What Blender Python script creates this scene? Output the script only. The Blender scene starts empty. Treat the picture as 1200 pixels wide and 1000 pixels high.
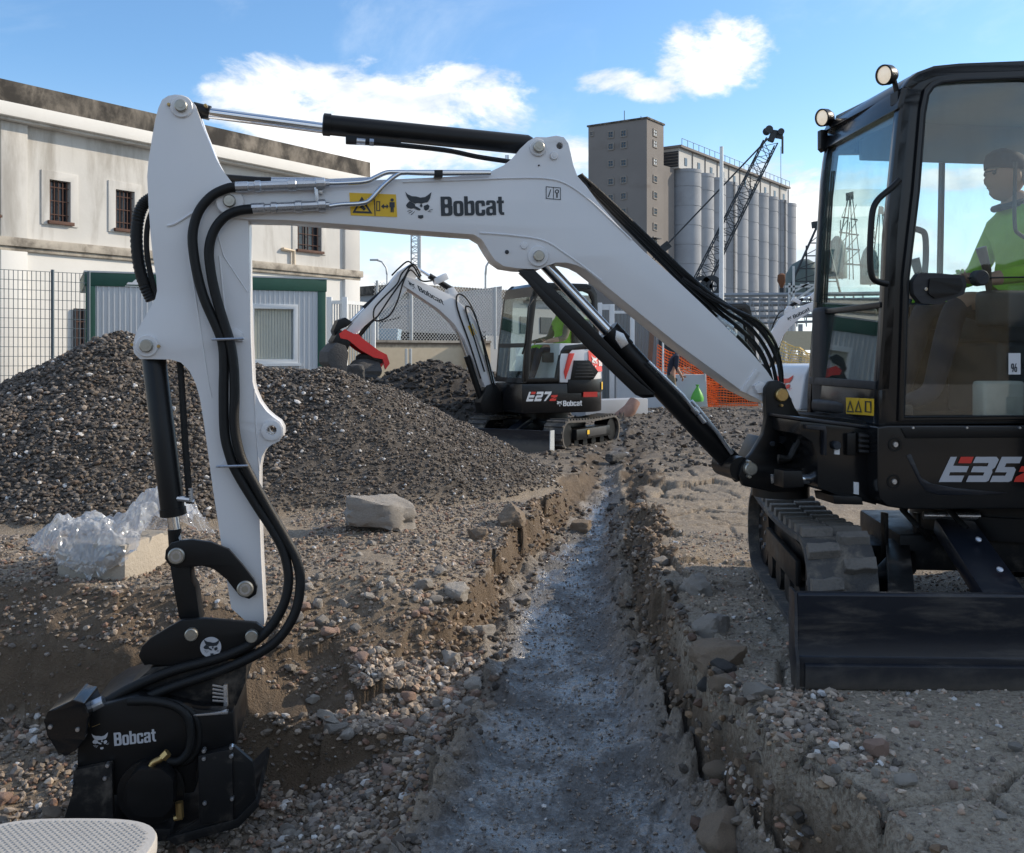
import bpy, bmesh, math, random
import numpy as np
from mathutils import Vector, Matrix, Quaternion
from mathutils.geometry import tessellate_polygon

rng = np.random.default_rng(7)
random.seed(7)
S = bpy.context.scene
COL = S.collection
V = Vector

# ------------------------------------------------------------------ camera
CAM_H = 1.22          # eye height above the bank the excavator stands on
FPX, CX, HY = 1200.0, 600.0, 415.0
cam_d = bpy.data.cameras.new('camera')
cam_d.sensor_width = 36.0
cam_d.lens = 36.0
cam_d.shift_y = -(500.0 - HY) / 1200.0
cam_d.clip_start = 0.05
cam_d.clip_end = 3000.0
cam = bpy.data.objects.new('camera', cam_d)
COL.objects.link(cam)
cam.location = (0, 0, CAM_H)
cam.rotation_euler = (math.radians(90), 0, 0)
S.camera = cam

# ------------------------------------------------------------------ sun, sky, exposure
SUN_AZ = math.radians(70)      # from straight ahead (+Y) towards the right (+X)
SUN_EL = math.radians(27)
sdir = V((math.sin(SUN_AZ) * math.cos(SUN_EL), math.cos(SUN_AZ) * math.cos(SUN_EL), math.sin(SUN_EL)))
sun_d = bpy.data.lights.new('sun', 'SUN')
sun_d.energy = 3.1
sun_d.angle = math.radians(0.55)
sun_d.color = (1.0, 0.86, 0.68)
sun = bpy.data.objects.new('sun', sun_d)
COL.objects.link(sun)
sun.rotation_euler = (-sdir).to_track_quat('-Z', 'Y').to_euler()
sun.location = (30, 10, 30)

S.view_settings.view_transform = 'Standard'
S.view_settings.look = 'None'
S.view_settings.gamma = 1.0
S.view_settings.use_curve_mapping = False
S.view_settings.exposure = 0.54
S.cycles.use_denoising = True
S.cycles.max_bounces = 8
S.cycles.transparent_max_bounces = 16

world = bpy.data.worlds.new('World')
S.world = world
world.use_nodes = True


class NG:
    """small helper to write node graphs as expressions"""
    def __init__(self, tree):
        self.t = tree
    def n(self, typ, **kw):
        nd = self.t.nodes.new(typ)
        for k, v in kw.items():
            setattr(nd, k, v)
        return nd
    def put(self, sock, v):
        if hasattr(v, 'is_output') or isinstance(v, bpy.types.NodeSocket):
            self.t.links.new(v, sock)
        elif v is not None:
            sock.default_value = v
    def m(self, op, a, b=None, c=None, clamp=False):
        nd = self.n('ShaderNodeMath', operation=op, use_clamp=clamp)
        self.put(nd.inputs[0], a)
        if b is not None: self.put(nd.inputs[1], b)
        if c is not None: self.put(nd.inputs[2], c)
        return nd.outputs[0]
    def step(self, v, a, b, lo=0.0, hi=1.0):
        nd = self.n('ShaderNodeMapRange', interpolation_type='SMOOTHSTEP')
        for i, x in enumerate((v, a, b, lo, hi)):
            self.put(nd.inputs[i], x)
        return nd.outputs[0]
    def noise(self, vec, scale, detail=4.0, rough=0.55, dist=0.0, dims='3D'):
        nd = self.n('ShaderNodeTexNoise', noise_dimensions=dims)
        if vec is not None: self.put(nd.inputs['Vector'], vec)
        nd.inputs['Scale'].default_value = scale
        nd.inputs['Detail'].default_value = detail
        nd.inputs['Roughness'].default_value = rough
        nd.inputs['Distortion'].default_value = dist
        return nd.outputs[0]
    def mix(self, f, a, b, blend='MIX'):
        nd = self.n('ShaderNodeMix', data_type='RGBA', blend_type=blend)
        self.put(nd.inputs[0], f)
        self.put(nd.inputs[6], a if not isinstance(a, tuple) or len(a) == 4 else a + (1.0,))
        self.put(nd.inputs[7], b if not isinstance(b, tuple) or len(b) == 4 else b + (1.0,))
        return nd.outputs[2]
    def vmul(self, v, s):
        nd = self.n('ShaderNodeVectorMath', operation='MULTIPLY')
        self.put(nd.inputs[0], v); nd.inputs[1].default_value = s
        return nd.outputs[0]


def build_sky():
    t = world.node_tree
    t.nodes.clear()
    g = NG(t)
    out = g.n('ShaderNodeOutputWorld')
    bg = g.n('ShaderNodeBackground')
    sky = g.n('ShaderNodeTexSky', sky_type='NISHITA')
    sky.sun_disc = False
    sky.sun_elevation = SUN_EL
    sky.sun_rotation = SUN_AZ
    sky.altitude = 50
    sky.air_density = 1.0
    sky.dust_density = 0.6
    sky.ozone_density = 2.2
    tc = g.n('ShaderNodeTexCoord')
    sp = g.n('ShaderNodeSeparateXYZ')
    g.put(sp.inputs[0], tc.outputs['Generated'])
    x, y, z = sp.outputs
    az = g.m('ARCTAN2', x, y)
    el = g.m('ARCSINE', z)
    cmb = g.n('ShaderNodeCombineXYZ')
    g.put(cmb.inputs[0], g.m('MULTIPLY', az, 1.0)); g.put(cmb.inputs[1], g.m('MULTIPLY', el, 1.9))
    n1 = g.noise(cmb.outputs[0], 7.0, 9.0, 0.62, 0.35)
    n2 = g.noise(cmb.outputs[0], 24.0, 6.0, 0.6, 0.2)
    # clouds: centre and half size as angles
    blobs = [(430, 122, 200, 46), (330, 140, 95, 40), (520, 105, 105, 32), (430, 185, 250, 26), (560, 240, 210, 42), (826, 64, 80, 41),
             (722, 98, 56, 19), (760, 106, 40, 16), (935, 245, 130, 62), (1000, 310, 170, 60), (668, 190, 52, 28), (1115, 214, 90, 16),
             (1105, 168, 70, 9), (820, 320, 240, 60), (250, 330, 220, 45), (520, 320, 200, 45)]
    best = None
    for px, py, rx, ry in blobs:
        a = math.atan((px - CX) / FPX)
        e = math.atan((HY - py) / FPX * math.cos(a))
        dx = g.m('MULTIPLY', g.m('SUBTRACT', az, a), FPX / rx * math.cos(a) ** -1 * 0.93)
        dy = g.m('MULTIPLY', g.m('SUBTRACT', el, e), FPX / ry)
        r = g.m('SUBTRACT', 1.0, g.m('ADD', g.m('MULTIPLY', dx, dx), g.m('MULTIPLY', dy, dy)))
        best = r if best is None else g.m('SMOOTH_MAX', best, r, 0.25)
    best = g.m('MAXIMUM', best, -2.2)
    # scattered cloud everywhere else
    flat = g.n('ShaderNodeVectorMath', operation='DIVIDE')
    c2 = g.n('ShaderNodeCombineXYZ')
    zz = g.m('ADD', g.m('MAXIMUM', z, 0.0), 0.16)
    for i in range(3): g.put(c2.inputs[i], zz)
    g.put(flat.inputs[0], tc.outputs['Generated']); g.put(flat.inputs[1], c2.outputs[0])
    n3 = g.noise(flat.outputs[0], 1.15, 8.0, 0.58, 0.3)
    outside = g.m('MAXIMUM', g.step(g.m('ABSOLUTE', az), 0.5, 0.8), g.step(el, 0.42, 0.75))
    gen = g.m('MULTIPLY', g.step(n3, 0.44, 0.60), outside)
    dens = g.m('ADD', best, g.m('ADD', g.m('MULTIPLY', g.m('SUBTRACT', n1, 0.5), 4.6), g.m('MULTIPLY', g.m('SUBTRACT', n2, 0.5), 1.5)))
    c = g.step(dens, 0.05, 0.95)
    cloud = g.m('MAXIMUM', c, gen)
    cloud = g.m('MULTIPLY', cloud, g.step(el, -0.02, 0.03))
    thin = g.m('MULTIPLY', g.step(g.noise(cmb.outputs[0], 3.5, 7.0, 0.6, 0.6), 0.48, 0.72), 0.22)
    # pale air near the horizon
    hz = g.m('POWER', g.m('SUBTRACT', 1.0, g.step(el, -0.02, 0.30)), 1.6)
    body = g.noise(cmb.outputs[0], 10.0, 6.0, 0.55, 0.4)
    shade = g.step(g.m('ADD', g.m('MULTIPLY', dens, 0.55), g.m('MULTIPLY', g.m('SUBTRACT', body, 0.5), 4.2)), -0.35, 1.3)
    ccol = g.mix(shade, (5.6, 6.2, 6.9), (9.6, 9.5, 9.4))
    tint = g.mix(1.0, sky.outputs[0], (1.0, 1.28, 1.47), 'MULTIPLY')
    tint = g.mix(g.m('MULTIPLY', hz, 0.80), tint, (8.3, 8.9, 9.5))
    tint = g.mix(thin, tint, (9.0, 9.4, 9.6))
    col = g.mix(cloud, tint, ccol)
    g.put(bg.inputs[0], col)
    bg.inputs[1].default_value = 0.10
    g.put(out.inputs[0], bg.outputs[0])


build_sky()

# ------------------------------------------------------------------ pixel <-> world helpers (measured on the photograph)
def W(px, py, Y):
    return V(((px - CX) * Y / FPX, Y, CAM_H + (HY - py) * Y / FPX))

class Plane:
    """a vertical plane: origin p0, horizontal direction u, normal n towards the camera"""
    def __init__(self, p0, u):
        self.p0 = V(p0); self.u = V(u).normalized()
        self.n = V((self.u.y, -self.u.x, 0)) if (self.u.y * 0 + self.u.x * -1) < 0 else V((-self.u.y, self.u.x, 0))
        if self.n.y > 0: self.n = -self.n
    def hit(self, px, py, d=0.0):
        r = V(((px - CX) / FPX, 1.0, (HY - py) / FPX)); o = V((0, 0, CAM_H))
        k = (d - self.n.dot(o - self.p0)) / self.n.dot(r)
        return o + r * k
    def sz(self, px, py, d=0.0):
        p = self.hit(px, py, d)
        return ((p - self.p0).dot(self.u), p.z)
    def at(self, s, z, d=0.0):
        p = self.p0 + self.u * s + self.n * d
        return V((p.x, p.y, z))

# ------------------------------------------------------------------ object helpers
WM = {}

def wm(o):
    return WM.get(o.name, Matrix.Identity(4))

def tag(o, label=None, cat=None, group=None, kind=None):
    if label: o['label'] = label
    if cat: o['category'] = cat
    if group: o['group'] = group
    if kind: o['kind'] = kind
    return o

def thing(name, label, cat, loc=(0, 0, 0), rz=0.0, group=None):
    o = bpy.data.objects.new(name, None)
    COL.objects.link(o)
    o.empty_display_size = 0.2
    o.location = loc
    o.rotation_euler = (0, 0, rz)
    WM[o.name] = Matrix.Translation(V(loc)) @ Matrix.Rotation(rz, 4, 'Z')
    return tag(o, label, cat, group)

def link_mesh(name, me, mat, parent=None):
    o = bpy.data.objects.new(name, me)
    COL.objects.link(o)
    mats = mat if isinstance(mat, (list, tuple)) else [mat]
    for m in mats:
        me.materials.append(m)
    if parent is not None:
        o.parent = parent
        WM[o.name] = wm(parent)
        me.transform(wm(parent).inverted())
    return o

def rounded(poly, r, n=4):
    """round the corners of a 2D polygon"""
    out = []
    m = len(poly)
    for i in range(m):
        p0, p1, p2 = (np.array(poly[(i + k) % m], float) for k in (-1, 0, 1))
        a, b = p0 - p1, p2 - p1
        la, lb = np.linalg.norm(a), np.linalg.norm(b)
        rr = r[i] if isinstance(r, (list, tuple)) else r
        k = min(rr, la * 0.45, lb * 0.45)
        if k < 1e-5:
            out.append(tuple(p1)); continue
        q0, q2 = p1 + a / la * k, p1 + b / lb * k
        for j in range(n + 1):
            t = j / n
            out.append(tuple((1 - t) ** 2 * q0 + 2 * t * (1 - t) * p1 + t * t * q2))
    return out

def smooth_path(pts, n=6, closed=False):
    """Catmull-Rom through the points"""
    P = [np.array(p, float) for p in pts]
    out = []
    m = len(P)
    rngi = range(m if closed else m - 1)
    for i in rngi:
        if closed:
            p0, p1, p2, p3 = P[i - 1], P[i], P[(i + 1) % m], P[(i + 2) % m]
        else:
            p0 = P[i - 1] if i > 0 else 2 * P[0] - P[1]
            p1, p2 = P[i], P[i + 1]
            p3 = P[i + 2] if i + 2 < m else 2 * P[-1] - P[-2]
        for j in range(n):
            t = j / n
            out.append(0.5 * ((2 * p1) + (-p0 + p2) * t + (2 * p0 - 5 * p1 + 4 * p2 - p3) * t * t + (-p0 + 3 * p1 - 3 * p2 + p3) * t ** 3))
    if not closed: out.append(P[-1])
    return [tuple(p) for p in out]

class MB:
    def __init__(self):
        self.v = []; self.f = []; self.mi = []; self.cur = 0
    def add(self, vs, fs):
        b = len(self.v)
        self.v.extend([tuple(p) for p in vs])
        for f in fs:
            self.f.append(tuple(i + b for i in f)); self.mi.append(self.cur)
        return self
    def mat(self, i):
        self.cur = i; return self
    def box(self, c, s, rot=None):
        c = V(c); h = V(s) * 0.5
        R = rot if rot is not None else Matrix.Identity(3)
        vs = [c + R @ V((sx * h.x, sy * h.y, sz * h.z)) for sx in (-1, 1) for sy in (-1, 1) for sz in (-1, 1)]
        return self.add(vs, [(0, 1, 3, 2), (4, 6, 7, 5), (0, 4, 5, 1), (2, 3, 7, 6), (0, 2, 6, 4), (1, 5, 7, 3)])
    def beam(self, p0, p1, w, h, up=(0, 0, 1)):
        """box-section bar from p0 to p1"""
        p0, p1 = V(p0), V(p1); d = (p1 - p0)
        L = d.length; d.normalize()
        upv = V(up)
        if abs(d.dot(upv)) > 0.98: upv = V((1, 0, 0)) if abs(d.x) < 0.9 else V((0, 1, 0))
        sd = d.cross(upv).normalized(); u2 = sd.cross(d)
        R = Matrix((sd, d, u2)).transposed()
        return self.box((p0 + p1) / 2, (w, L, h), R)
    def prism(self, front, vec, holes=()):
        """polygon (3D points, in order) pushed along vec, with optional holes"""
        loops = [[V(p) for p in front]] + [[V(p) for p in h] for h in holes]
        vec = V(vec)
        flat = [p for l in loops for p in l]
        tris = tessellate_polygon(loops)
        n = len(flat)
        vs = flat + [p + vec for p in flat]
        fs = []
        if len(loops) == 1 and n <= 4:
            fs.append(tuple(range(n))); fs.append(tuple(range(2 * n - 1, n - 1, -1)))
        else:
            for t in tris:
                fs.append(tuple(t)); fs.append(tuple(i + n for i in reversed(t)))
        b = 0
        for l in loops:
            m = len(l)
            for i in range(m):
                j = (i + 1) % m
                fs.append((b + i, b + i + n, b + j + n, b + j))
            b += m
        return self.add(vs, fs)
    def face(self, loops):
        """flat polygon with holes"""
        loops = [[V(p) for p in l] for l in loops]
        flat = [p for l in loops for p in l]
        return self.add(flat, [tuple(t) for t in tessellate_polygon(loops)])
    def tube(self, path, r, n=10, cap=True, closed=False):
        P = [V(p) for p in path]
        m = len(P)
        rad = r if isinstance(r, (list, tuple, np.ndarray)) else [r] * m
        tan = []
        for i in range(m):
            a = P[i - 1] if (i > 0 or closed) else P[i]
            b = P[(i + 1) % m] if (i < m - 1 or closed) else P[i]
            d = b - a
            tan.append(d.normalized() if d.length > 1e-9 else V((0, 0, 1)))
        ref = V((0, 0, 1)) if abs(tan[0].z) < 0.9 else V((1, 0, 0))
        side = tan[0].cross(ref).normalized()
        rings = []
        for i in range(m):
            if i > 0:
                q = tan[i - 1].rotation_difference(tan[i])
                side = q @ side
            side = (side - tan[i] * side.dot(tan[i])).normalized()
            up = tan[i].cross(side)
            rings.append([P[i] + (side * math.cos(2 * math.pi * k / n) + up * math.sin(2 * math.pi * k / n)) * rad[i] for k in range(n)])
        vs = [p for rg in rings for p in rg]
        fs = []
        for i in range(m if closed else m - 1):
            for k in range(n):
                k2 = (k + 1) % n; j = (i + 1) % m
                fs.append((i * n + k, i * n + k2, j * n + k2, j * n + k))
        if cap and not closed:
            fs.append(tuple(range(n - 1, -1, -1))); fs.append(tuple((m - 1) * n + k for k in range(n)))
        return self.add(vs, fs)
    def cyl(self, p0, p1, r, r2=None, n=20):
        return self.tube([p0, p1], [r, r if r2 is None else r2], n)
    def lathe(self, p0, axis, prof, n=24, cap=True):
        """prof: list of (t along axis, radius)"""
        p0 = V(p0); a = V(axis).normalized()
        ref = V((0, 0, 1)) if abs(a.z) < 0.9 else V((1, 0, 0))
        s = a.cross(ref).normalized(); u = a.cross(s)
        vs = []
        for t, r in prof:
            r = max(r, 1e-4)
            vs += [p0 + a * t + (s * math.cos(2 * math.pi * k / n) + u * math.sin(2 * math.pi * k / n)) * r for k in range(n)]
        m = len(prof); fs = []
        for i in range(m - 1):
            for k in range(n):
                k2 = (k + 1) % n
                fs.append((i * n + k, i * n + k2, (i + 1) * n + k2, (i + 1) * n + k))
        if cap:
            fs.append(tuple(range(n - 1, -1, -1))); fs.append(tuple((m - 1) * n + k for k in range(n)))
        return self.add(vs, fs)
    def loft(self, loops, closed_ring=True, cap=True):
        n = len(loops[0]); vs = [V(p) for l in loops for p in l]; fs = []
        for i in range(len(loops) - 1):
            for k in range(n if closed_ring else n - 1):
                k2 = (k + 1) % n
                fs.append((i * n + k, i * n + k2, (i + 1) * n + k2, (i + 1) * n + k))
        if cap and closed_ring:
            fs.append(tuple(range(n - 1, -1, -1))); fs.append(tuple((len(loops) - 1) * n + k for k in range(n)))
        return self.add(vs, fs)
    def build(self, name, mat, parent=None, bevel=0.0, smooth=38, seg=2, sub=0):
        me = bpy.data.meshes.new(name)
        me.from_pydata(self.v, [], self.f)
        if any(self.mi):
            me.polygons.foreach_set('material_index', self.mi)
        bm = bmesh.new(); bm.from_mesh(me)
        bmesh.ops.recalc_face_normals(bm, faces=bm.faces)
        if bevel > 0:
            bmesh.ops.remove_doubles(bm, verts=bm.verts, dist=1e-5)
            es = [e for e in bm.edges if len(e.link_faces) == 2 and e.calc_face_angle(0) > math.radians(32) and e.calc_length() > bevel * 0.6]
            if es:
                bmesh.ops.bevel(bm, geom=es, offset=bevel, segments=seg, profile=0.6, affect='EDGES', clamp_overlap=True)
        if sub:
            bmesh.ops.subdivide_edges(bm, edges=bm.edges, cuts=sub, use_grid_fill=True)
        bm.to_mesh(me); bm.free()
        me.shade_smooth()
        me.set_sharp_from_angle(angle=math.radians(smooth))
        return link_mesh(name, me, mat, parent)

def copy_tree(o, parent=None, mods=None):
    c = o.copy(); COL.objects.link(c)
    if parent is not None: c.parent = parent
    for ch in list(o.children): copy_tree(ch, c)
    return c

# ------------------------------------------------------------------ materials
MATS = {}

def base_mat(name):
    m = bpy.data.materials.new(name); m.use_nodes = True
    t = m.node_tree; b = t.nodes['Principled BSDF']
    return m, NG(t), b

def pmat(name, col, rough=0.5, metal=0.0, var=0.08, vscale=6.0, bump=0.0, bscale=60.0, dirt=None, coat=0.0, rvar=0.12, spec=None, streak=None, emit=None, low=None):
    """one procedural paint/metal/stone material. dirt=(colour, amount 0..1, scale); streak: vertical stretch of the dirt; low: (z, colour) splash line"""
    if name in MATS: return MATS[name]
    m, g, b = base_mat(name)
    tc = g.n('ShaderNodeTexCoord').outputs['Object']
    n1 = g.noise(tc, vscale, 6.0, 0.6)
    c = g.mix(n1, tuple(max(0, x * (1 - var * 1.6)) for x in col), tuple(min(1, x * (1 + var * 1.6)) for x in col))
    n2 = g.noise(tc, vscale * 3.1, 5.0, 0.6)
    rough_s = g.m('ADD', rough - rvar, g.m('MULTIPLY', n2, rvar * 2), clamp=True)
    if dirt:
        dc, amt, ds = dirt
        vec = g.vmul(tc, (1.0, 1.0, streak)) if streak else tc
        dn = g.noise(vec, ds, 8.0, 0.65, 0.3)
        f = g.step(dn, 0.72 - 0.42 * amt, 0.92 - 0.32 * amt)
        f = g.m('MULTIPLY', f, min(1.0, 0.4 + amt * 0.6))
        c = g.mix(f, c, dc)
        rough_s = g.m('ADD', rough_s, g.m('MULTIPLY', f, 0.35), clamp=True)
    if low:
        geo = g.n('ShaderNodeNewGeometry'); s = g.n('ShaderNodeSeparateXYZ'); g.put(s.inputs[0], geo.outputs['Position'])
        zz = g.m('ADD', s.outputs[2], g.m('MULTIPLY', g.m('SUBTRACT', n2, 0.5), low[0] * 0.9))
        f = g.step(zz, low[0], low[0] * 0.2 - 0.05)
        c = g.mix(g.m('MULTIPLY', f, 0.75), c, low[1])
        rough_s = g.m('ADD', rough_s, g.m('MULTIPLY', f, 0.4), clamp=True)
    g.put(b.inputs['Base Color'], c)
    g.put(b.inputs['Roughness'], rough_s)
    b.inputs['Metallic'].default_value = metal
    if coat: b.inputs['Coat Weight'].default_value = coat; b.inputs['Coat Roughness'].default_value = 0.08
    if spec is not None: b.inputs['Specular IOR Level'].default_value = spec
    if bump:
        bn = g.n('ShaderNodeBump'); bn.inputs['Strength'].default_value = bump
        bn.inputs['Distance'].default_value = 0.01
        g.put(bn.inputs['Height'], g.noise(tc, bscale, 6.0, 0.6))
        g.put(b.inputs['Normal'], bn.outputs[0])
    if emit:
        b.inputs['Emission Color'].default_value = emit[0] + (1,); b.inputs['Emission Strength'].default_value = emit[1]
    MATS[name] = m
    return m

def glass_mat(name, tint=(0.8, 0.9, 0.9), refl=0.09, dirt=0.12, dcol=(0.30, 0.27, 0.22)):
    m, g, b = base_mat(name)
    t = m.node_tree; t.nodes.remove(b)
    out = [n for n in t.nodes if n.type == 'OUTPUT_MATERIAL'][0]
    tc = g.n('ShaderNodeTexCoord').outputs['Object']
    tr = g.n('ShaderNodeBsdfTransparent'); tr.inputs[0].default_value = tint + (1,)
    gl = g.n('ShaderNodeBsdfGlossy'); gl.inputs['Color'].default_value = (1, 1, 1, 1); gl.inputs['Roughness'].default_value = 0.015
    df = g.n('ShaderNodeBsdfDiffuse'); df.inputs[0].default_value = dcol + (1,)
    lw = g.n('ShaderNodeLayerWeight'); lw.inputs[0].default_value = 0.5
    bn = g.n('ShaderNodeBump'); bn.inputs['Strength'].default_value = 0.05; bn.inputs['Distance'].default_value = 0.004
    g.put(bn.inputs['Height'], g.noise(tc, 2.2, 2.0, 0.5)); g.put(gl.inputs['Normal'], bn.outputs[0])
    f = g.m('ADD', g.m('MULTIPLY', g.m('POWER', lw.outputs['Facing'], 5.0), 1.0 - refl), refl, clamp=True)
    m1 = g.n('ShaderNodeMixShader'); g.put(m1.inputs[0], f); g.put(m1.inputs[1], tr.outputs[0]); g.put(m1.inputs[2], gl.outputs[0])
    m2 = g.n('ShaderNodeMixShader')
    sp = g.n('ShaderNodeSeparateXYZ'); g.put(sp.inputs[0], tc)
    dn = g.step(g.noise(g.vmul(tc, (1, 1, 0.35)), 5.0, 8.0, 0.7), 0.42, 0.85)
    g.put(m2.inputs[0], g.m('MULTIPLY', dn, dirt)); g.put(m2.inputs[1], m1.outputs[0]); g.put(m2.inputs[2], df.outputs[0])
    g.put(out.inputs[0], m2.outputs[0])
    return m

SOIL = (0.20, 0.155, 0.11)
M_white = pmat('paint_white', (0.72, 0.71, 0.71), 0.34, coat=0.3, var=0.03, vscale=3, dirt=((0.33, 0.29, 0.24), 0.22, 5.0), rvar=0.1)
M_black = pmat('paint_black', (0.0075, 0.0075, 0.008), 0.36, spec=0.3, var=0.2, dirt=((0.06, 0.053, 0.046), 0.12, 9.0), rvar=0.1)
M_blackgloss = pmat('panel_black', (0.008, 0.008, 0.009), 0.22, coat=0.15, spec=0.4, var=0.2, dirt=((0.07, 0.06, 0.05), 0.10, 5.0), rvar=0.06)
M_blade = pmat('blade_black', (0.010, 0.0125, 0.019), 0.33, spec=0.45, dirt=((0.10, 0.088, 0.075), 0.52, 2.6), streak=5.0, rvar=0.12, low=(0.10, (0.13, 0.11, 0.088)))
M_rubber = pmat('hose_rubber', (0.010, 0.010, 0.010), 0.5, spec=0.3, bump=0.25, bscale=180, dirt=((0.07, 0.065, 0.06), 0.08, 12.0))
M_blackdusty = pmat('black_dusty', (0.010, 0.010, 0.0105), 0.45, spec=0.3, var=0.2, dirt=((0.15, 0.125, 0.10), 0.55, 7.0), rvar=0.12)
M_track = pmat('track_rubber', (0.06, 0.057, 0.055), 0.8, bump=0.6, bscale=70, var=0.2, dirt=((0.27, 0.23, 0.18), 0.62, 9.0))
M_lug = pmat('lug_dusty', (0.15, 0.135, 0.118), 0.85, bump=0.7, bscale=60, var=0.25, dirt=((0.05, 0.047, 0.045), 0.45, 14.0))
M_chrome = pmat('chrome', (0.72, 0.74, 0.77), 0.08, 1.0, var=0.02, rvar=0.03)
M_zinc = pmat('zinc_fitting', (0.55, 0.56, 0.58), 0.3, 0.9, var=0.12, vscale=30, dirt=((0.2, 0.18, 0.15), 0.12, 25))
M_pin = pmat('pin_steel', (0.42, 0.40, 0.35), 0.38, 0.85, var=0.15, vscale=20)
M_brass = pmat('brass_fitting', (0.50, 0.34, 0.14), 0.35, 0.9, var=0.1)
M_red = pmat('paint_red', (0.62, 0.025, 0.02), 0.35, coat=0.3, var=0.08, dirt=(SOIL, 0.12, 8))
M_decalred = pmat('decal_red', (0.70, 0.045, 0.03), 0.4, var=0.03)
M_decaldark = pmat('decal_dark', (0.018, 0.026, 0.035), 0.4, var=0.05)
M_decalgrey = pmat('decal_grey', (0.50, 0.50, 0.52), 0.4, var=0.04)
M_decalwhite = pmat('decal_white', (0.75, 0.75, 0.75), 0.45, var=0.04)
M_yellow = pmat('sticker_yellow', (0.78, 0.48, 0.02), 0.45, var=0.05)
M_green = pmat('site_green', (0.012, 0.075, 0.05), 0.5, var=0.12, dirt=((0.12, 0.12, 0.1), 0.15, 6))
M_galv = pmat('galvanised', (0.47, 0.49, 0.50), 0.5, 0.6, var=0.12, vscale=12)
M_polewhite = pmat('pole_white', (0.68, 0.70, 0.71), 0.5, var=0.06)
M_darksteel = pmat('dark_steel', (0.035, 0.04, 0.048), 0.55, 0.3, var=0.2)
M_glass = glass_mat('cab_glass', (0.95, 0.985, 0.98), 0.035, 0.07)
M_glassgreen = glass_mat('windscreen_glass', (0.86, 0.965, 0.96), 0.05, 0.08)
M_glassdark = glass_mat('door_glass', (0.93, 0.965, 0.96), 0.055, 0.07, (0.24, 0.20, 0.15))
M_seat = pmat('seat_cloth', (0.03, 0.03, 0.033), 0.8, bump=0.3, bscale=200)
M_plastic = pmat('cab_trim', (0.022, 0.022, 0.024), 0.6)
M_lining = pmat('cab_lining', (0.20, 0.23, 0.25), 0.8)
# ------------------------------------------------------------------ terrain
def _h(ix, iy, seed):
    n = (ix.astype(np.int64) * 374761393 + iy.astype(np.int64) * 668265263 + seed * 974711) & 0x7fffffff
    n = ((n ^ (n >> 13)) * 1274126177) & 0x7fffffff
    return ((n ^ (n >> 16)) & 0xffff) / 65535.0

def vnoise(x, y, seed=0):
    ix, iy = np.floor(x), np.floor(y)
    fx, fy = x - ix, y - iy
    fx = fx * fx * fx * (fx * (fx * 6 - 15) + 10); fy = fy * fy * fy * (fy * (fy * 6 - 15) + 10)
    a, b = _h(ix, iy, seed), _h(ix + 1, iy, seed)
    c, d = _h(ix, iy + 1, seed), _h(ix + 1, iy + 1, seed)
    return (a + (b - a) * fx) * (1 - fy) + (c + (d - c) * fx) * fy - 0.5

def fbm(x, y, octs=4, seed=0, gain=0.5):
    s = 0; a = 1.0
    for k in range(octs):
        s = s + a * vnoise(x * 2 ** k + 17.3 * k, y * 2 ** k - 9.1 * k, seed + k)
        a *= gain
    return s

def worley(x, y, seed=0):
    """distance to nearest and second nearest feature point, and the cell value"""
    ix, iy = np.floor(x), np.floor(y)
    d1 = np.full(x.shape, 9.0); d2 = np.full(x.shape, 9.0); val = np.zeros(x.shape)
    for ox in (-1, 0, 1):
        for oy in (-1, 0, 1):
            cx, cy = ix + ox, iy + oy
            px = cx + _h(cx, cy, seed); py = cy + _h(cx, cy, seed + 5)
            d = np.hypot(x - px, y - py)
            v = _h(cx, cy, seed + 9)
            near = d < d1
            d2 = np.where(near, d1, np.minimum(d2, d))
            val = np.where(near, v, val)
            d1 = np.where(near, d, d1)
    return d1, d2, val

def sstep(a, b, x):
    t = np.clip((x - a) / (b - a), 0, 1)
    return t * t * (3 - 2 * t)

TY = [0.0, 2.5, 3.1, 3.8, 5.1, 6.5, 7.9, 10.0, 13.0, 15.4, 18.0, 21.0]
T_RT = [1.15, 1.08, 0.82, 0.78, 0.84, 0.98, 1.12, 1.39, 1.72, 1.93, 2.15, 2.3]
T_RF = [0.98, 0.92, 0.76, 0.72, 0.70, 0.76, 0.87, 1.10, 1.46, 1.70, 2.05, 2.3]
T_LF = [-0.66, -0.54, -0.46, -0.36, -0.17, -0.08, 0.24, 0.72, 1.22, 1.50, 1.95, 2.3]
T_LT = [-0.85, -0.70, -0.62, -0.58, -0.42, -0.15, 0.08, 0.48, 0.98, 1.32, 1.85, 2.3]
T_D = [0.46, 0.45, 0.43, 0.42, 0.42, 0.38, 0.30, 0.21, 0.13, 0.09, 0.03, 0.0]

def pile_h(x, y):
    def cone(cx, cy, h, s, ax=1.0):
        return h - s * np.sqrt(((x - cx) / ax) ** 2 + (y - cy) ** 2 + 0.02)
    a = cone(-3.65, 9.5, 1.56, 0.60)
    b = cone(-1.75, 9.6, 1.20, 0.60, 1.12)
    c = cone(-2.6, 9.7, 1.30, 0.62)
    e = cone(-1.25, 10.1, 0.93, 0.56, 1.1)
    k = 0.12
    m = np.maximum(np.maximum(a, b), np.maximum(c, e))
    s = m + k * np.log(np.exp((a - m) / k) + np.exp((b - m) / k) + np.exp((c - m) / k) + np.exp((e - m) / k)) - 0.06
    return s

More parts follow.
